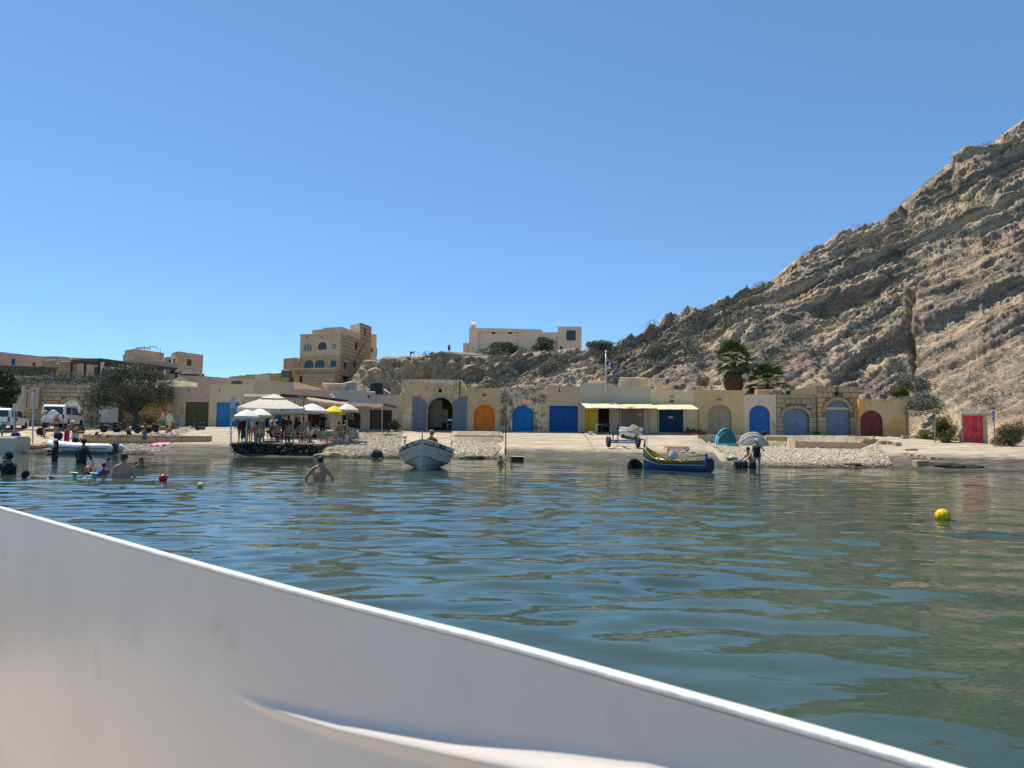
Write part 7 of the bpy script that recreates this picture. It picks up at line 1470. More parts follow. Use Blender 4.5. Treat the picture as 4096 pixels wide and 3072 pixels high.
for px, y0, y1, w_, lab in ((108, 1560, 1640, .55, 'left of two concrete utility boxes on the stone boathouse'), (136, 1552, 1636, .75, 'right of two concrete utility boxes on the stone boathouse')):
    q = P(px, y1, 63.3); t = thing('utility_box', lab, 'box', q); h = (y1-y0)*63.3/F; b = B(); b.box((0, 0, h/2), (w_, .22, h), .02); L(b, 'case', M_CONC, t); b = B(); b.box((0, -.13, h*.5), (w_*.16, .05, h*.86), .01); L(b, 'conduit', plain((.2, .18, .16), .7), t)
t = thing('rope_fence', 'sagging rope strung on a thin pole left of the red door', 'fence', G(3740, 1777)); rp = plain((.42, .35, .24), .9); q0, q1, q2, q3 = P(3634, 1642, 55.5), P(3744, 1634, 51.3), P(3850, 1648, 49.4), P(3966, 1647, 46.9); b = B(); b.tube([G(3738, 1777)-Vector((0, 0, .2)), q1], .03, 7); b.obj('pole', plain((.24, .19, .12), .8), t)
for a_, e_ in ((q0, q1), (q1, q2), (q1-Vector((0, 0, .18)), q3), (q0-Vector((0, 0, .12)), q1-Vector((0, 0, .1)))): b = B(); b.tube([a_.lerp(e_, k/8)-Vector((0, 0, .14*math.sin(pi*k/8))) for k in range(9)], .014, 5); b.obj('rope', rp, t)
q = P(2412, 1737, 56.6); q.z = float(Gz(q.x, q.y)); t = thing('work_table', 'white-legged work table with a black sink outside the yellow door', 'table', q); b = B(); b.box((0, 0, .78), (1.15, .55, .05), .01); L(b, 'tabletop', WHT, t)
for x in (-.52, .52):
    for y in (-.22, .22): b = B(); b.box((x, y, .38), (.06, .06, .78)); L(b, 'leg', WHT, t)
q = P(2422, 1748, 55.6); q.z = float(Gz(q.x, q.y)); t = thing('barbecue', 'black barbecue trough on thin legs before the work table', 'barbecue', q); b = B(); b.add([(-.38, -.2, .92), (.38, -.2, .92), (.38, .2, .92), (-.38, .2, .92), (-.3, -.14, .68), (.3, -.14, .68), (.3, .14, .68), (-.3, .14, .68)], [(4, 5, 6, 7), (0, 1, 5, 4), (1, 2, 6, 5), (2, 3, 7, 6), (3, 0, 4, 7)]); L(b, 'trough', M_DARK, t)
for x in (-.3, .3):
    for y in (-.14, .14): b = B(); b.cyl((x, y, 0), (x, y, .7), .016, n=6); L(b, 'leg', M_IRON, t)
q = G(2363, 1746); t = thing('bucket', 'white plastic bucket under the left awning', 'bucket', q); b = B(); b.lathe([(.13, 0), (.165, .34), (.175, .35), (.175, .37), (.155, .36), (.12, .03)], (0, 0, 0), 18); L(b, 'pail', WHT, t, True); b = B(); b.tube([(-.17, 0, .35), (-.12, -.1, .2), (.12, -.1, .2), (.17, 0, .35)], .006, 5); L(b, 'handle', M_IRON, t)
# sunken stair well on the slipway and a fallen wooden plank
t = thing('slipway_pit', 'shallow rubble-filled pit cut into the slipway', 'pit', G(2720, 1818)); M_PIT = PL_BLOCK
for k, (dx, dy, sx, sy, z) in enumerate(((0, .95, 1.5, .12, .2), (-.75, .3, .12, 1.4, .17), (.0, .62, 1.4, .5, .08))): b = B(); g = GX(t.location.x+dx, t.location.y+dy)-t.location; b.box(g+Vector((0, 0, z)), (sx, sy, .34), .02); L(b, ('rear_wall', 'side_wall', 'step')[k], M_PIT, t)
r_ = random.Random(4); b = B()
for k in range(70): x, y = r_.uniform(-.6, .8), r_.uniform(-.3, .5); g = GX(t.location.x+x, t.location.y+y)-t.location; s = r_.uniform(.05, .11); b.ell(g+Vector((0, 0, .16)), (s, s*.8, s*.6), 6, 4)
tag(L(b, 'rubble', M_PEB, t), kind='stuff')
t = thing('plank', 'weathered plank lying by the annex doors', 'plank', G(1560, 1742)); b = B(); b.box((0, 0, .1), (1.4, .22, .06), .01, rz=.5); L(b, 'board', plain((.4, .32, .22), .8), t); b = B(); b.box((-.1, 0, .05), (.2, .5, .08), .01); L(b, 'bearer', M_BARK, t)
t = thing('inner_chair', 'metal chair just inside the open grey-doored boathouse', 'chair', P(1799, 1720, 58.9)); b = B(); b.box((0, 0, .45), (.4, .4, .04), .01); L(b, 'seat', M_STEEL, t); b = B(); b.box((0, .19, .8), (.4, .03, .18), .01); L(b, 'backrest', M_STEEL, t)
for x in (-.18, .18):
    for y in (-.18, .18): b = B(); b.cyl((x, y, 0), (x, y, .45 if y < 0 else .88), .014, n=6); L(b, 'leg', M_STEEL, t)
# ------------------------------------------------------------------ people
SK = {'l': (.50, .30, .21), 'm': (.42, .235, .155), 'd': (.28, .15, .095), 'r': (.46, .24, .17), 't': (.35, .185, .115)}
def skin(k): return plain(SK[k], .5, .10, 7, .05, 40, spec=.4)
CL = lambda *c: plain(tuple(c), .85, .22, 7, .35, 40)
HAIR = {'k': (.012, .010, .009), 'b': (.045, .025, .014), 'g': (.35, .33, .31), 'f': (.22, .15, .07)}
def person(label, loc, rz=0, h=1.72, sk='m', lean=0, hip=.93, th=(0, 0), kn=(0, 0), ab=(.06, .06), arm=((.05, .1, .15), (.05, .1, .15)), twist=0, head=0, hair='b', hstyle='short', top=None, bot=None, hat=None, shoes=None, fat=1.0, cut=None, group=None, neck=0, remesh=.026, side=0, face=0):
    """skeleton by joint angles (facing local -y): lean = torso pitch, th/kn = thigh and knee flexion, arm = (shoulder flexion, abduction, elbow)"""
    k = h/1.72; t = thing('person', label, 'person', loc, rz, group); R = lambda v: Vector(v)*k
    sp = Vector((side, -math.sin(lean), math.cos(lean))).normalized(); hp = R((0, 0, hip)); wst = hp+sp*.17*k; ch = hp+sp*.36*k; nk = hp+sp*.53*k
    hv = Vector((side*.5, -math.sin(lean*.6+head), math.cos(lean*.6+head))); hd = nk+hv*.19*k
    J = {'hip': hp, 'wst': wst, 'ch': ch, 'nk': nk, 'hd': hd}
    b = B(); X = Vector((math.cos(twist), math.sin(twist), 0))
    b.tube([hp-sp*.10*k, hp, wst, ch, nk-sp*.05*k, nk, nk+hv*.08*k], [.10*k, .165*k*fat, .145*k*fat, .165*k*fat, .13*k, .06*k, .055*k], 14, True, side=X, ry=[.08*k, .11*k*fat, .10*k*fat, .115*k*fat, .08*k, .06*k, .055*k])
    b.ell(hd, (.078*k, .095*k, .118*k), 14, 10); fd = Vector((math.sin(face), -math.cos(face), 0)); fd = (fd-hv*fd.dot(hv)).normalized()
    b.ell(hd+fd*.03*k-hv*.055*k, (.052*k, .06*k, .06*k), 10, 7); b.ell(hd+fd*.10*k-hv*.012*k, (.016*k, .024*k, .03*k), 8, 5)
    for s in (-1, 1): b.ell(hd+Vector((s*.08*k, .01, 0)), (.014*k, .024*k, .034*k), 8, 5)
    F_ = B()
    for i, s in enumerate((-1, 1)):
        hj = hp+X*s*.09*k*fat-Vector((0, 0, .04*k)); a = th[i]; c = Vector((s*ab[i], -math.sin(a), -math.cos(a))).normalized(); kj = hj+c*.42*k; a2 = a-kn[i]; c2 = Vector((s*ab[i]*.4, -math.sin(a2), -math.cos(a2))).normalized(); aj = kj+c2*.41*k
        J['hj%d' % i], J['kj%d' % i], J['aj%d' % i] = hj, kj, aj
        b.tube([hj+Vector((0, 0, .06*k)), hj.lerp(kj, .3), kj, kj.lerp(aj, .3), aj], [.10*k*fat, .088*k*fat, .058*k, .058*k, .038*k], 10)
        fw = Vector((s*.12, -1, 0)) if c2.z < -.5 else Vector((0, -.7, -.7)); b.tube([aj+Vector((0, .03*k, -.03*k)), aj+fw*.09*k+Vector((0, 0, -.05*k)), aj+fw*.18*k+Vector((0, 0, -.06*k))], [.04*k, .038*k, .026*k], 8, True, side=(1, 0, 0), ry=[.03*k, .026*k, .018*k])
        sj = nk-sp*.06*k+X*s*.175*k*(.5+.5*fat); sh, abd, el = arm[i]; base = lean*.25; q = base+sh; u = Vector((s*math.sin(abd), -math.sin(q)*math.cos(abd), -math.cos(q)*math.cos(abd)))
        ej = sj+u*.285*k; hiph = el == 'hip'; el = 1.0 if hiph else el; q2 = q+el; inn = math.sin(abd)*(1-1.3*min(1, el/1.6)); u2 = Vector((s*inn, -math.sin(q2)*.95, -math.cos(q2)*.95)).normalized(); u2 = (hp+X*s*.19*k*fat+Vector((0, -.07*k, .07*k))-ej).normalized() if hiph else u2; wj = ej+u2*.25*k; J['sj%d' % i], J['ej%d' % i], J['wj%d' % i] = sj, ej, wj
        b.tube([sj-X*s*.03*k, sj, sj.lerp(ej, .5), ej, ej.lerp(wj, .3), wj], [.058*k, .056*k, .047*k*fat, .038*k, .038*k, .025*k], 9)
        b.tube([nk+hv*.03*k, nk.lerp(sj, .5)+sp*.015*k, sj+X*s*.0*k], [.055*k, .062*k, .058*k], 9)
        pm = wj+u2*.05*k; b.ell(pm, (.03*k, .036*k, .048*k), 8, 6, rot=u2.to_track_quat('Z', 'Y').to_matrix())
        sd = u2.cross(Vector((0, 0, 1)) if abs(u2.z) < .8 else Vector((0, 1, 0))).normalized()
        for j, (o_, l_) in enumerate(((-.03, .06), (-.01, .075), (.01, .07), (.028, .055))): a0 = pm+u2*.035*k+sd*o_*k; bend = u2.cross(sd)*.02*k; F_.tube([a0, a0+u2*l_*.5*k+bend*.3, a0+u2*l_*k+bend], [.0095*k, .009*k, .007*k], 5)
        F_.tube([pm-sd*.028*k, pm-sd*.05*k+u2*.03*k, pm-sd*.052*k+u2*.055*k], [.011*k, .01*k, .008*k], 5)
    body = L(b, 'body', skin(sk), t, True); md = body.modifiers.new('r', 'REMESH'); md.mode = 'VOXEL'; md.voxel_size = remesh*k; md2 = body.modifiers.new('s', 'SMOOTH'); md2.factor = .5; md2.iterations = 3; LATE.append((body, F_))
    for s in (-1, 1): pass
    e_ = B(); [e_.ell(hd+fd*.083*k+fd.cross(hv)*s*.032*k+hv*.012*k, (.012*k, .012*k, .009*k), 6, 4) for s in (-1, 1)]; L(e_, 'eyes', M_DARK, t)
    g = .016*k
    def torso(z0, z1, ext=0): return [hp-sp*.10*k if z0 < 0 else hp+sp*z0*k, hp+sp*max(.0, z0+.02)*k, wst, ch, hp+sp*z1*k], None
    def tube2(pts, rx, ry_, n=14): q_ = B(); q_.tube(pts, rx, n, True, side=X, ry=ry_); return q_
    if top:
        kind, m = top
        if kind in ('tshirt', 'long', 'vest', 'wet', 'swimsuit'):
            lo = -.06 if kind != 'swimsuit' else -.09; zt = .475 if kind != 'swimsuit' else .42
            q_ = tube2([hp+sp*lo*k, hp+sp*.02*k, wst, ch, hp+sp*zt*k, hp+sp*(zt+.03)*k], [.155*k*fat+g, .168*k*fat+g, .15*k*fat+g, .168*k*fat+g, .14*k+g, .07*k+g], [.105*k*fat+g, .115*k*fat+g, .105*k*fat+g, .12*k*fat+g, .085*k+g, .065*k+g])
            if kind != 'swimsuit' and kind != 'vest':
                for i in (0, 1):
                    sj, ej, wj = J['sj%d' % i], J['ej%d' % i], J['wj%d' % i]
                    if kind == 'tshirt': q_.tube([sj-X*(-1, 1)[i]*.05*k, sj, sj.lerp(ej, .75)], [.066*k+g*.6, .064*k+g*.6, .064*k*fat+g*.5], 9)
                    else: q_.tube([sj-X*(-1, 1)[i]*.05*k, sj, sj.lerp(ej, .5), ej, ej.lerp(wj, .93)], [.066*k, .064*k, .056*k*fat, .05*k, .037*k], 9)
            elif kind == 'swimsuit':
                for s in (-1, 1): q_.tube([ch+X*s*.08*k+Vector((0, -.11*k, .05*k)), nk-sp*.05*k+X*s*.085*k+Vector((0, -.03*k, .03*k)), ch+X*s*.08*k+Vector((0, .11*k, .05*k))], .014*k, 5)
            o = L(q_, 'wetsuit' if kind == 'wet' else ('swimsuit' if kind == 'swimsuit' else 'shirt'), m, t, True)
        elif kind == 'bikini':
            q_ = tube2([ch-sp*.05*k, ch+sp*.02*k], [.168*k*fat+.008, .168*k*fat+.008], [.12*k*fat+.008, .12*k*fat+.008]); [q_.ell(ch+X*s*.07*k+Vector((0, -.1*k, 0))+sp*.01*k, (.06*k, .05*k, .06*k), 8, 6) for s in (-1, 1)]; L(q_, 'bikini_top', m, t, True)
    if bot:
        kind, m = bot
        if kind in ('shorts', 'brief', 'wetleg', 'pants'):
            q_ = tube2([hp-sp*.09*k, hp, hp+sp*.08*k], [.13*k*fat+g, .17*k*fat+g, .16*k*fat+g], [.10*k*fat+g, .118*k*fat+g, .11*k*fat+g]); f_ = {'shorts': .72, 'brief': .12, 'wetleg': 2, 'pants': 2}[kind]
            for i in (0, 1):
                hj, kj, aj = J['hj%d' % i], J['kj%d' % i], J['aj%d' % i]
                if f_ < 1: q_.tube([hj+Vector((0, 0, .05*k)), hj, hj.lerp(kj, f_)], [.105*k*fat+g*.8, .107*k*fat+g*.8, (.10 if f_ > .5 else .1)*k*fat+g*.8], 10)
                else: q_.tube([hj+Vector((0, 0, .05*k)), hj, kj, kj.lerp(aj, .3), aj], [.11*k*fat, .11*k*fat, .075*k, .072*k, .055*k], 10)
            L(q_, {'shorts': 'shorts', 'brief': 'swim_brief', 'wetleg': 'wetsuit_legs', 'pants': 'trousers'}[kind], m, t, True)
        elif kind == 'sarong':
            c_ = (J['kj0']+J['kj1'])/2; a_ = (J['aj0']+J['aj1'])/2; q_ = tube2([hp+sp*.08*k, hp, c_, c_.lerp(a_, .5)], [.16*k*fat, .19*k*fat, .19*k, .2*k], [.125*k, .14*k, .13*k, .14*k]); L(q_, 'sarong', m, t, True)
    if hair:
        hm = plain(HAIR[hair], .6, .3, 20, .4, 60); q_ = B(); q_.ell(hd+hv*.022*k-fd*.012*k, (.088*k, .104*k, .112*k), 14, 10)
        q_.v = [v for v in q_.v]; 
        # keep the hair off the face: squash what lies in front of it
        nv = []
        for v in q_.v:
            v = Vector(v); r_ = v-hd; f_ = r_.dot(fd); u_ = r_.dot(hv)
            if f_ > .03*k and u_ < .055*k: v = v-fd*(f_-.03*k)*1.0
            if u_ < -.03*k and f_ > -.02*k: v = v+hv*(-.03*k-u_)
            nv.append(tuple(v))
        q_.v = nv
        if hstyle == 'long': q_.tube([hd-fd*.05*k+hv*.03*k, hd-fd*.095*k-hv*.06*k, nk-fd*.09*k-sp*.06*k, nk-fd*.10*k-sp*.18*k], [.07*k, .075*k, .07*k, .035*k], 10, True, side=X, ry=[.04*k, .04*k, .035*k, .02*k])
        if hstyle == 'bun': q_.ell(hd-fd*.10*k+hv*.06*k, (.045*k, .045*k, .045*k), 10, 7)
        L(q_, 'hair', hm, t, True)
    if hat:
        kind, m = hat; rotm = hv.to_track_quat('Z', 'Y').to_matrix(); o_ = hd+hv*.045*k
        if kind == 'cap':
            q_ = B(); q_.lathe([(.099*k, -.01*k), (.102*k, .02*k), (.09*k, .062*k), (.05*k, .092*k), (.01*k, .1*k)], o_, 16, hv); vs = fd*.1*k; w_ = fd.cross(hv)*.075*k; q_.sheet([[o_+vs*f_+w_*g_*(1-.35*f_)+hv*(-.012*k*f_-.012*k*abs(g_)) for g_ in (-1, -.5, 0, .5, 1)] for f_ in (.7, 1.2, 1.75)], hv*.008*k); L(q_, 'cap', m, t, True)
        elif kind in ('hat', 'fedora'):
            w_ = .17*k if kind == 'hat' else .20*k; q_ = B(); q_.lathe([(w_, -.03*k if kind == 'hat' else .0), (.105*k, .01*k), (.104*k, .03*k), (.098*k, .09*k), (.075*k, .125*k), (.01*k, .12*k)], o_, 18, hv); o2 = L(q_, 'sun_hat', m, t, True); q_ = B(); q_.lathe([(.107*k, .012*k), (.107*k, .04*k)], o_, 18, hv); L(q_, 'hat_band', plain((.10, .07, .05), .8), o2, True)
        elif kind == 'hood': q_ = B(); q_.ell(hd-fd*.005*k, (.096*k, .11*k, .135*k), 14, 10); L(q_, 'hood', m, t, True)
    if shoes:
        for i in (0, 1): a_ = J['aj%d' % i]; q_ = B(); q_.tube([a_+Vector((0, .05*k, -.055*k)), a_+Vector((0, -.07*k, -.06*k)), a_+Vector((0, -.18*k, -.068*k))], [.045*k, .048*k, .035*k], 8, True, side=(1, 0, 0), ry=[.045*k, .035*k, .022*k]); L(q_, 'shoe', shoes, t, True)
    return t, J
GR_B, GR_W, GR_C, GR_R = 'people on the left beach', 'bathers in the water', 'people at the cafe', 'people on the clifftop'
def on(px, py, dz=0): p = G(px, py); p.z += .06+dz; return p
BLK, WHTC, NAVYC, DK = CL(.012, .013, .016), CL(.66, .66, .64), CL(.02, .03, .07), CL(.03, .035, .04)
relax = ((.05, .12, .2), (-.05, .12, .25))
# left beach
person('man in white T-shirt, black shorts and pale cap, hand on hip', on(176, 1749), math.radians(-50), 1.80, 'r', arm=((-.35, .65, 'hip'), (.1, .1, .6)), top=('tshirt', WHTC), bot=('shorts', BLK), hat=('cap', CL(.58, .52, .42)), shoes=BLK, fat=1.2, hair='f', group=GR_B)
person('woman in dark red bikini and straw hat looking at her phone', on(222, 1757), math.radians(60), 1.68, 't', arm=((.5, .05, 1.3), (.5, .05, 1.3)), top=('bikini', CL(.16, .02, .03)), bot=('brief', BLK), hat=('hat', CL(.62, .52, .34)), hair='f', head=.3, th=(.12, -.12), kn=(.1, 0), group=GR_B)
person('woman in a bright magenta sarong and straw hat, bent forward', on(265, 1782), math.radians(75), 1.62, 'd', lean=.5, hip=.90, arm=((.0, .1, .8), (.1, .1, .8)), top=('bikini', CL(.45, .12, .12)), bot=('sarong', CL(.55, .01, .10)), hat=('hat', CL(.62, .52, .34)), hair='f', head=.4, group=GR_B)
person('man in grey T-shirt and cap sitting on the bench wall with a phone', on(296, 1752, -.0), math.radians(75), 1.75, 'm', lean=.35, hip=.12, th=(1.9, 2.0), kn=(2.2, 2.1), arm=((.9, .1, .5), (.9, .1, .5)), top=('tshirt', CL(.07, .07, .075)), bot=('shorts', DK), hat=('cap', DK), head=.3, group=GR_B)
person('person in a white long-sleeved shirt crouching by the bench wall', on(312, 1780), math.radians(10), 1.68, 'm', lean=.7, hip=.28, th=(2.0, 2.0), kn=(2.4, 2.4), ab=(.3, .3), arm=((.4, .3, .6), (.4, .2, .6)), top=('long', CL(.62, .58, .52)), bot=('shorts', CL(.03, .02, .02)), hair='k', head=.5, group=GR_B)
person('bikini woman bending right over to the pebbles', on(388, 1793), math.radians(80), 1.68, 'l', lean=1.85, hip=.88, th=(.12, -.05), kn=(.1, .05), arm=((-.2, .1, .1), (-.3, .1, .2)), top=('bikini', BLK), bot=('brief', BLK), hair='b', head=.5, group=GR_B)
person('woman in a black swimsuit sitting on the bench wall, looking down', on(516, 1752, -.05), math.radians(5), 1.66, 'd', lean=.25, hip=.18, th=(1.55, 1.55), kn=(1.6, 1.6), arm=((.5, .15, 1.6), (.5, .15, 1.6)), top=('swimsuit', BLK), bot=('brief', CL(.1, .07, .05)), hair='k', head=.4, group=GR_B)
person('small child in a blue rash vest and shorts on the pebbles', on(576, 1784), math.radians(15), 1.06, 'd', arm=((.1, .4, .3), (.1, .3, .3)), th=(.1, -.15), top=('tshirt', CL(.05, .12, .22)), bot=('shorts', CL(.03, .08, .16)), hair='b', group=GR_B)
person('man in a pink shirt and green shorts walking behind the bench wall', on(650, 1738), math.radians(-70), 1.78, 'm', th=(.45, -.35), kn=(.15, .35), arm=((-.3, .1, .3), (.4, .1, .4)), top=('long', CL(.60, .30, .33)), bot=('shorts', CL(.01, .14, .09)), hat=('cap', DK), shoes=CL(.3, .3, .3), group=GR_B)
person('woman in a white top and lime skirt walking behind the pink-shirted man', on(676, 1740), math.radians(75), 1.66, 'l', th=(.4, -.3), kn=(.1, .35), arm=((-.3, .1, .3), (.3, .1, .4)), top=('long', CL(.60, .60, .56)), bot=('shorts', CL(.45, .55, .14)), hat=('cap', DK), shoes=CL(.35, .35, .35), hair='b', group=GR_B)
person('shirtless man in teal shorts bent double at the far left', on(12, 1752), math.radians(-85), 1.75, 'd', lean=1.7, hip=.85, th=(.3, .1), kn=(.3, .2), arm=((-.1, .1, .3), (-.2, .1, .3)), bot=('shorts', CL(.02, .10, .13)), hair='k', head=.3, group=GR_B)
# bathers
def wat(px, py): return PZ(px, py, 0)
q = wat(1276, 1921); person('tanned man wading away from us, arms spread, centre left', q+Vector((0, 0, -1.12)), pi, 1.78, 't', lean=.12, arm=((-.1, .62, .55), (-.15, .66, .6)), hair='k', hat=None, fat=1.2, bot=('shorts', DK), remesh=.016, head=.25, group=GR_W)
q = wat(492, 1911); person('broad-backed man in a dark green cap standing chest-deep', q+Vector((0, 0, -1.16)), pi+.3, 1.80, 'r', arm=((.1, .3, .3), (.0, .25, .2)), hat=('cap', CL(.012, .03, .02)), hair='b', fat=1.3, bot=('shorts', DK), remesh=.018, face=-.9, group=GR_W)
q = wat(218, 1845); person('woman in a black wetsuit and pale cap standing hip-deep', q+Vector((0, 0, -.78)), math.radians(-70), 1.70, 'd', arm=((.3, .1, 1.3), (.2, .1, 1.2)), top=('long', CL(.012, .022, .024)), bot=('wetleg', CL(.012, .022, .024)), hat=('cap', CL(.62, .62, .58)), hair='k', hstyle='long', group=GR_W)
q = wat(325, 1854); person('man in a dark wetsuit and grey cap, back turned, hip-deep', q+Vector((0, 0, -.82)), pi-.4, 1.80, 'd', lean=.1, arm=((.1, .45, .1), (-.2, .5, .6)), top=('long', CL(.016, .02, .018)), bot=('wetleg', CL(.016, .02, .018)), hat=('cap', CL(.05, .05, .05)), hair='k', fat=1.2, face=.9, group=GR_W)
q = wat(432, 1838); person('swimmer in a dark cap with only head and shoulders out', q+Vector((0, 0, -1.38)), math.radians(-40), 1.72, 'd', arm=((.5, .9, .4), (.5, .9, .4)), top=('long', NAVYC), hat=('cap', CL(.03, .035, .05)), hair='k', group=GR_W)
q = wat(562, 1871); person('dark-haired woman in a black top, shoulder-deep beside the cap man', q+Vector((0, 0, -1.30)), .1, 1.65, 'd', arm=((.2, .3, .5), (.2, .3, .5)), top=('swimsuit', BLK), hair='k', hstyle='long', group=GR_W)
q = wat(543, 1868); person('child peeping out beside the dark-haired woman', q+Vector((0, 0, -.98)), .3, 1.15, 'd', arm=((.2, .3, .5), (.2, .3, .5)), hair='k', group=GR_W)
q = wat(30, 1896); person('scuba diver in full black gear at the left edge', q+Vector((0, 0, -1.18)), -.2, 1.82, 'd', arm=((.3, .35, .9), (.2, .35, .5)), top=('long', BLK), bot=('wetleg', BLK), hat=('hood', BLK), hair=None, fat=1.15, remesh=.018, group=GR_W)
dv, dj = bpy.data.objects, None
t = thing('scuba_cylinder', 'black scuba cylinder and hoses on the diver at left', 'diving gear', q+Vector((-.02, .22, .0))); b = B(); b.lathe([(.09, -.5), (.095, .1), (.07, .2), (.03, .24), (.03, .3)], (0, 0, 0), 14); L(b, 'cylinder', M_DARK, t, True); b = B(); b.tube([(0, 0, .28), (-.2, -.05, .36), (-.28, -.2, .25), (-.1, -.33, .26)], .016, 6); b.tube([(0, 0, .28), (.18, -.05, .3), (.25, -.2, .1)], .016, 6); L(b, 'hoses', M_TYRE, t, True)
t = thing('diving_mask', 'black diving mask with mouthpiece on the diver at left', 'diving gear', q+Vector((-.02, -.12, .45))); b = B(); b.box((0, 0, .05), (.17, .07, .09), .025); L(b, 'mask', M_TYRE, t); b = B(); b.box((0, -.035, .055), (.14, .015, .06), .01); L(b, 'lens', M_GLASS, t); b = B(); b.ell((0, -.03, -.06), (.05, .05, .04)); L(b, 'regulator', M_TYRE, t, True)
q = wat(-2, 1880); person('sunburnt bather in orange straps behind the scuba diver', q+Vector((0, .5, -1.2)), -.3, 1.70, 'r', arm=((.2, .2, .3), (.2, .3, .3)), top=('swimsuit', CL(.5, .14, .08)), hair='b', group=GR_W)
q = wat(146, 1912); person('snorkeller in a shiny black wetsuit floating face down', q+Vector((.35, 0, -.12)), math.radians(-90), 1.70, 'd', lean=1.5, hip=.06, th=(-1.45, -1.4), kn=(.1, .1), arm=((.1, .4, .2), (.1, .4, .2)), top=('long', plain((.012, .013, .018), .65)), bot=('wetleg', plain((.012, .013, .018), .65)), hat=('hood', BLK), hair=None, group=GR_W)
q = wat(375, 1908); person('boy in a blue rash vest floating on his front with armbands', q+Vector((-.05, .1, -.02)), math.radians(105) if False else math.radians(150), 1.15, 'd', lean=1.0, hip=.05, th=(-1.35, -1.45), kn=(.05, .1), arm=((.5, 1.1, .3), (.5, 1.1, .3)), top=('tshirt', CL(.02, .07, .25)), bot=('shorts', CL(.22, .36, .42)), hair='b', head=-.6, remesh=.02, group=GR_W)
for px, py, rz, lab in ((352, 1893, .5, 'left orange inflatable armband of the floating boy'), (415, 1899, -.5, 'right orange inflatable armband of the floating boy')):
    t = thing('armband', lab, 'armband', wat(px, py)+Vector((0, 0, .1)), rz); b = B(); b.tube([(-.0, 0, -.12), (0, 0, -.08), (0, 0, .08), (0, 0, .12)], [.06, .10, .10, .06], 14); o = L(b, 'cuff', plain((.55, .05, .02), .35, .15), t, True); b = B(); b.box((0, -.1, 0), (.09, .012, .12), .004); L(b, 'print', plain((.6, .4, .3), .5, .4, 30), o)
for px, py, lab in ((298, 1912, 'left turquoise flipper of the floating boy'), (377, 1914, 'right turquoise flipper of the floating boy')):
    t = thing('flipper', lab, 'flipper', wat(px, py)+Vector((0, 0, .05)), .3); b = B(); b.add([(-.03, 0, 0), (.03, 0, 0), (.1, -.1, .1), (-.1, -.1, .12), (-.03, .015, 0), (.03, .015, 0), (.1, -.08, .11), (-.1, -.08, .13)], [(0, 1, 2, 3), (4, 5, 6, 7), (0, 1, 5, 4), (1, 2, 6, 5), (2, 3, 7, 6), (3, 0, 4, 7)]); L(b, 'blade', plain((.10, .45, .48), .4), t); b = B(); b.ell((0, .03, 0), (.045, .08, .035)); L(b, 'foot_pocket', plain((.08, .35, .38), .4), t, True)
q = wat(2002, 1858); person('boy bathing shoulder-deep left of the concrete mooring block', q+Vector((0, 0, -.86)), .4, 1.25, 'd', arm=((.2, .4, .4), (.2, .4, .4)), hair='k', group=GR_W)
q = wat(2046, 1860); person('dark-haired boy in the water against the concrete mooring block', q+Vector((0, 0, -1.0)), -1.2, 1.25, 'd', arm=((.2, .4, .4), (.2, .4, .4)), hair='k', group=GR_W)
q = wat(3011, 1876); person('shirtless man in dark trunks standing thigh-deep, reaching out', q+Vector((0, 0, -.70)), math.radians(-80), 1.74, 't', lean=.42, arm=((.75, .1, .25), (.65, .1, .35)), bot=('shorts', CL(.02, .022, .05)), hair='k', head=-.1, group=GR_W)
q = wat(3036, 1872); person('woman in a black swimsuit and white cap, hand on hip', q+Vector((0, .3, -.28)), math.radians(-15), 1.68, 'm', arm=((.1, .2, .3), (-.35, .65, 'hip')), top=('swimsuit', BLK), bot=('brief', BLK), hat=('cap', CL(.6, .58, .5)), hair='b', group=GR_W)
# boatman
person('boatman in a dark red shirt and brown felt hat seated in boat 25', WBP+Vector((.1, 2.2, .22)), math.radians(20), 1.74, 'd', lean=.1, hip=.5, th=(1.4, 1.4), kn=(1.4, 1.4), arm=((.4, .2, .5), (.2, .3, .4)), top=('long', CL(.20, .015, .03)), bot=('pants', DK), hat=('fedora', CL(.33, .24, .14)), hair='b', fat=1.15, face=-.9)
# clifftop
def ridge(px): i = int(np.argmin(np.abs(HPX[-1]-px))); p = Vector(HV[-1, i]); p.z -= .03; return p
person('man in a red shirt standing on the clifftop left of the chapel', P(1796, 1413, 138), .3, 1.75, 'm', top=('tshirt', CL(.45, .03, .04)), bot=('shorts', NAVYC), hair='b', group=GR_R)
person('person in a dark red top crouching by the tower house', P(1489, 1434, 104), 1.2, 1.70, 'm', lean=.7, hip=.3, th=(1.9, 1.9), kn=(2.3, 2.3), top=('tshirt', CL(.22, .015, .03)), bot=('pants', DK), hair='k', group=GR_R)
person('person in a pale top standing by the tower house corner', P(1503, 1433, 106), -.4, 1.70, 'm', top=('tshirt', CL(.45, .42, .38)), bot=('shorts', CL(.35, .32, .3)), hair='k', arm=((.6, .2, 1.4), (.1, .1, .2)), group=GR_R)
person('dark figure bending over on the cliff edge', P(1643, 1429, 138), 1.4, 1.75, 'd', lean=1.5, hip=.88, top=('tshirt', BLK), bot=('pants', BLK), hair='k', group=GR_R)
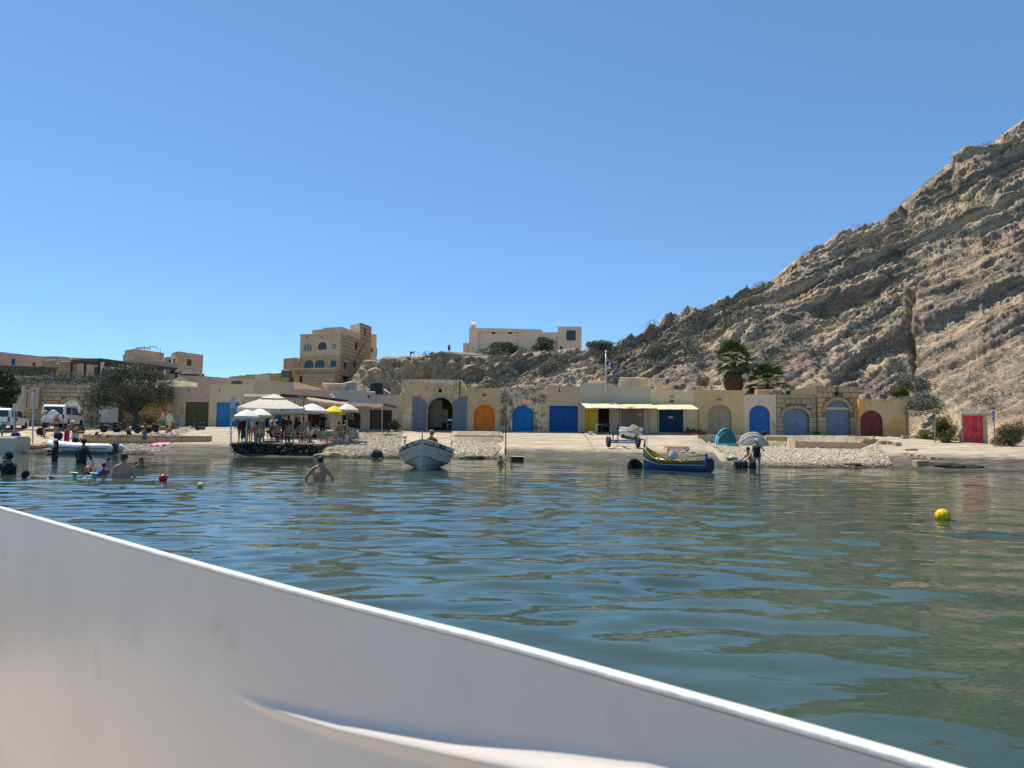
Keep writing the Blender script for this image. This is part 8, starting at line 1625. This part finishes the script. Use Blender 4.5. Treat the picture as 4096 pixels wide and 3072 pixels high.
# cafe
SIT = dict(hip=.50, th=(1.5, 1.5), kn=(1.5, 1.5))
def sit(label, px, D, rz, **kw): a = dict(SIT); a.update(kw); person(label, terr(px, D), rz, group=GR_C, **a)
def std(label, px, D, rz, **kw): person(label, terr(px, D), rz, group=GR_C, **kw)
std('woman in a crimson swimsuit standing at the left end of the cafe platform', 962, 46.6, -1.2, sk='d', h=1.62, arm=((.3, .1, .3), (.4, .1, .3)), top=('swimsuit', CL(.22, .01, .07)), bot=('brief', CL(.22, .01, .07)), hair='k', hstyle='short', fat=1.2)
std('person in a long dark green wrap beside the crimson-suited woman', 981, 47.1, .4, sk='d', h=1.60, top=('vest', CL(.03, .05, .06)), bot=('sarong', CL(.03, .07, .07)), hair='k')
std('person in coral pink shorts standing under the mustard-fringed umbrella', 1018, 50.5, 2.8, sk='m', top=('tshirt', CL(.4, .42, .45)), bot=('shorts', CL(.65, .13, .12)), hair='b')
std('person in a blue patterned shirt left of the coral shorts', 1000, 50.8, 2.5, sk='m', top=('tshirt', CL(.10, .14, .2)), bot=('shorts', BLK), hair='k')
std('woman in a grey dress leaning by the mustard-fringed umbrella pole', 1040, 49.8, -.6, sk='t', h=1.64, top=('tshirt', CL(.14, .14, .17)), bot=('sarong', CL(.14, .14, .17)), hair='f', arm=((.6, .2, .9), (.2, .1, .4)))
std('grey-haired man in a white T-shirt standing with his back to us', 1098, 51.4, 3.0, sk='m', h=1.80, top=('tshirt', CL(.66, .64, .52)), bot=('shorts', CL(.5, .48, .42)), hair='g', fat=1.15)
std('waiter in black standing behind the seated bathers', 1136, 52.6, -1.3, sk='d', h=1.74, top=('long', BLK), bot=('pants', BLK), hair='k')
std('person in a pale pink top beside the black-clad waiter', 1150, 52.8, 2.7, sk='m', top=('vest', CL(.55, .33, .28)), bot=('shorts', NAVYC), hair='b')
std('man in a charcoal T-shirt standing over the middle table', 1156, 50.0, 2.9, sk='d', h=1.72, top=('tshirt', CL(.04, .035, .035)), bot=('pants', BLK), hair='k', lean=.1)
std('man in a black vest standing at the counter', 1192, 53.0, .3, sk='m', h=1.80, top=('vest', BLK), bot=('shorts', BLK), hair='b')
std('woman in an orange bikini raising one arm behind the tables', 1215, 52.0, -.4, sk='t', h=1.66, top=('bikini', CL(.5, .12, .04)), bot=('shorts', DK), hair='b', arm=((2.3, .2, .4), (.3, .2, .6)))
std('dark-haired woman in black standing behind the yellow umbrella', 1294, 54.5, .2, sk='d', h=1.66, top=('tshirt', BLK), bot=('pants', BLK), hair='k', hstyle='long')
sit('dark-haired person seated at the left cafe table', 1034, 47.4, 2.6, sk='t', h=1.62, top=('bikini', CL(.05, .04, .04)), bot=('brief', DK), hair='k', hstyle='bun')
sit('sunburnt man seated facing left at the left table', 1056, 47.9, -1.5, sk='r', bot=('shorts', DK), hair='g', fat=1.15)
sit('bather in bright pink trunks in a cream chair, back to us', 1112, 46.9, 2.9, sk='t', bot=('shorts', CL(.55, .01, .12)), hair='k', fat=1.1)
sit('bald sunburnt man leaning left of the pink-trunked bather', 1093, 47.6, 2.4, sk='d', bot=('shorts', DK), hair=None, fat=1.15)
sit('broad man seated in the emblem chair, back to us', 1160, 46.7, 3.1, sk='d', bot=('shorts', CL(.08, .03, .03)), hair='b', fat=1.3)
sit('dark-haired bather in crimson trunks right of the emblem chair', 1203, 47.0, 2.7, sk='d', bot=('shorts', CL(.25, .01, .05)), hair='k', fat=1.1)
sit('man in a white T-shirt and flat cap seated by the dark posts', 1232, 48.3, -1.2, sk='r', top=('tshirt', WHTC), bot=('shorts', NAVYC), hat=('cap', CL(.4, .34, .26)), fat=1.15, arm=((.4, .1, .5), (.2, .1, .4)))
sit('man in a cream shirt and dark cap seated under the white square umbrella', 1270, 50.1, -1.3, sk='d', top=('tshirt', CL(.55, .5, .36)), bot=('shorts', DK), hat=('cap', DK), hair='k', arm=((.5, .1, .9), (.5, .1, .9)))
sit('woman seated behind the cream-shirted man', 1242, 51.0, .3, sk='t', top=('bikini', CL(.3, .2, .1)), bot=('brief', DK), hair='b')
sit('sunburnt bather seated under the yellow umbrella, left', 1316, 52.0, -.5, sk='r', top=('bikini', BLK), bot=('shorts', DK), hair='f')
sit('man in teal swimming shorts in the chair below the yellow umbrella', 1360, 51.3, 1.3, sk='t', bot=('shorts', CL(.01, .12, .11)), hair='k', arm=((.7, .1, 1.2), (.7, .1, 1.2)))
sit('person with a yellow cap seated below the rightmost umbrella', 1386, 52.4, .8, sk='t', top=('vest', CL(.03, .12, .2)), bot=('shorts', NAVYC), hat=('cap', CL(.65, .5, .2)), hair='b')
sit('grey-haired person seated at the dark arched hatch', 1412, 57.0, .5, sk='d', top=('long', CL(.04, .04, .05)), bot=('pants', BLK), hair='g')
std('boy in bright green shorts bending down on the rocks by the cafe', 1312, 47.6, 1.5, sk='t', h=1.45, lean=1.45, hip=.86, th=(.15, .05), kn=(.15, .1), arm=((-.1, .1, .1), (-.2, .1, .1)), bot=('shorts', CL(.01, .32, .10)), hair='k', head=.2)
# ------------------------------------------------------------------ the near boat the picture is taken from
def build_near_boat():
    q = N('white_gelcoat')
    c = q.mix(q.step(q.noise(2.2, 7, .6), .35, .7), (.66, .58, .505), (.615, .54, .475))
    c = q.mix(q.math('MULTIPLY', q.step(q.noise(5, 8, .6, off=5), .60, .72), .35), c, (.44, .37, .30))
    c = q.mix(q.math('MULTIPLY', q.step(q.noise(38, 3, off=9), .74, .77), .7), c, (.35, .28, .2))
    c = q.mix(q.math('MULTIPLY', q.step(q.noise(2.4, 8, .7, stretch=(3, 3, .3), off=12), .60, .74), .12), c, (.40, .35, .29))
    c = q.mix(q.math('MULTIPLY', q.step(q.noise(9, 6, .7, stretch=(.5, .5, 4), off=23), .68, .72), .15), c, (.36, .33, .30))
    q.bump(q.noise(3, 3), .12, .02)
    gel = q.done(c, .38, .4)
    floor_m = plain((.55, .50, .43), .7, .2, 8, .3, 60)
    t = thing('boat', 'white boat side filling the lower left, seen from inside', 'boat', (RAIL[4].x, RAIL[4].y, 0))
    d = (RAIL[-1]-RAIL[0]); d.z = 0; d.normalize(); inn = Vector((d.y, -d.x, 0))
    if inn.dot(-RAIL[5]) < 0: inn = -inn
    up = Vector((0, 0, 1))
    pts = []
    for i in range(len(RAIL)-1):
        for k in range(8): pts.append(RAIL[i].lerp(RAIL[i+1], k/8))
    pts.append(RAIL[-1])
    for _ in range(60): pts = [pts[0]]+[(pts[i-1]+pts[i]*2+pts[i+1])/4 for i in range(1, len(pts)-1)]+[pts[-1]]
    sv = [(r_-RAIL[0]).dot(d) for r_ in RAIL]; pxs = [r_[0] for r_ in RAILPX]; rows = []
    for p in pts:   # side plus an added bead, shaped to catch sun beyond the gunwale's shadow
        px = float(np.interp((p-RAIL[0]).dot(d), sv, pxs)); zz = float(np.interp(px, [1080, 1500, 2048, 2600, 4300], [.236, .20, .158, .118, .075])); hb = float(np.interp(px, [1000, 1200, 1500, 2048, 2600, 4300], [0, .009, .015, .021, .026, .03])); wb = float(np.interp(px, [1000, 1400, 2048, 4300], [.009, .012, .018, .03]))
        dr = [.006, .02]+[max(.03, zz+wb*k_) for k_ in (-2.4, -1.8, -1.4, -1.1, -.8, -.55, -.3, -.1, .1, .3, .6, .9, 1.3, 1.8, 2.4)]+[.45, .62, .8, 1.0]
        row = [p+inn*(.002+.016*min(dd, .3)-.02*max(0, dd-.3)+hb*math.exp(-((dd-zz)/wb)**2))-up*dd for dd in dr]
        rows.append(row+[p+inn*.06-up*1.12, p+inn*.16-up*1.17])
    b = B(); b.sheet(rows); b.obj('side_panel', gel, t, True)
    b = B(); b.sheet([[p+inn*o+up*z for o, z in ((-.03, -.012), (-.09, -.4), (-.2, -.8), (-.42, -1.2), (-.4, -1.5))] for p in pts]); b.obj('outer_hull', gel, t, True)
    b = B(); b.sheet([[p+inn*o+up*z for o, z in ((.16, -1.17), (.7, -1.18), (1.9, -1.18))] for p in pts]); b.obj('floor', floor_m, t, True)
    rail_m = plain((.72, .70, .66), .45, .12, 12, .25, 60)
    b = B(); b.tube([p-inn*.003 for p in pts], .009, 10, True, side=inn, ry=.006); b.obj('gunwale', rail_m, t, True)
    b = B(); b.sheet([[p+inn*o+up*z for o, z in ((1.9, -1.18), (1.95, -.6), (1.98, -.05))] for p in pts]); b.obj('far_side_panel', gel, t, True)
build_near_boat()
# ------------------------------------------------------------------ apply modifiers of bodies and lettering
def finish():
    bpy.context.view_layer.update(); dg = bpy.context.evaluated_depsgraph_get()
    done = []
    for o, extra in LATE:
        me = bpy.data.meshes.new_from_object(o.evaluated_get(dg)); done.append((o, me, extra))
    for o, me, extra in done:
        mats = [m for m in o.data.materials]
        if o.type == 'FONT':
            n = bpy.data.objects.new(o.name+'_', me); n.parent = o.parent; n.matrix_local = o.matrix_local.copy(); nm = o.name
            for k in o.keys():
                if k in ('label',): n[k] = o[k]
            bpy.data.objects.remove(o); n.name = nm; col.objects.link(n); n.data.name = nm; continue
        o.modifiers.clear(); 
        if extra is not None:
            bm = bmesh.new(); bm.from_mesh(me); vs = [bm.verts.new(v) for v in extra.v]
            for f in extra.f:
                try: bm.faces.new([vs[i] for i in f])
                except ValueError: pass
            bm.to_mesh(me); bm.free()
        me.polygons.foreach_set('use_smooth', [True]*len(me.polygons))
        me.materials.clear()
        for m in mats: me.materials.append(m)
        o.data = me
finish()
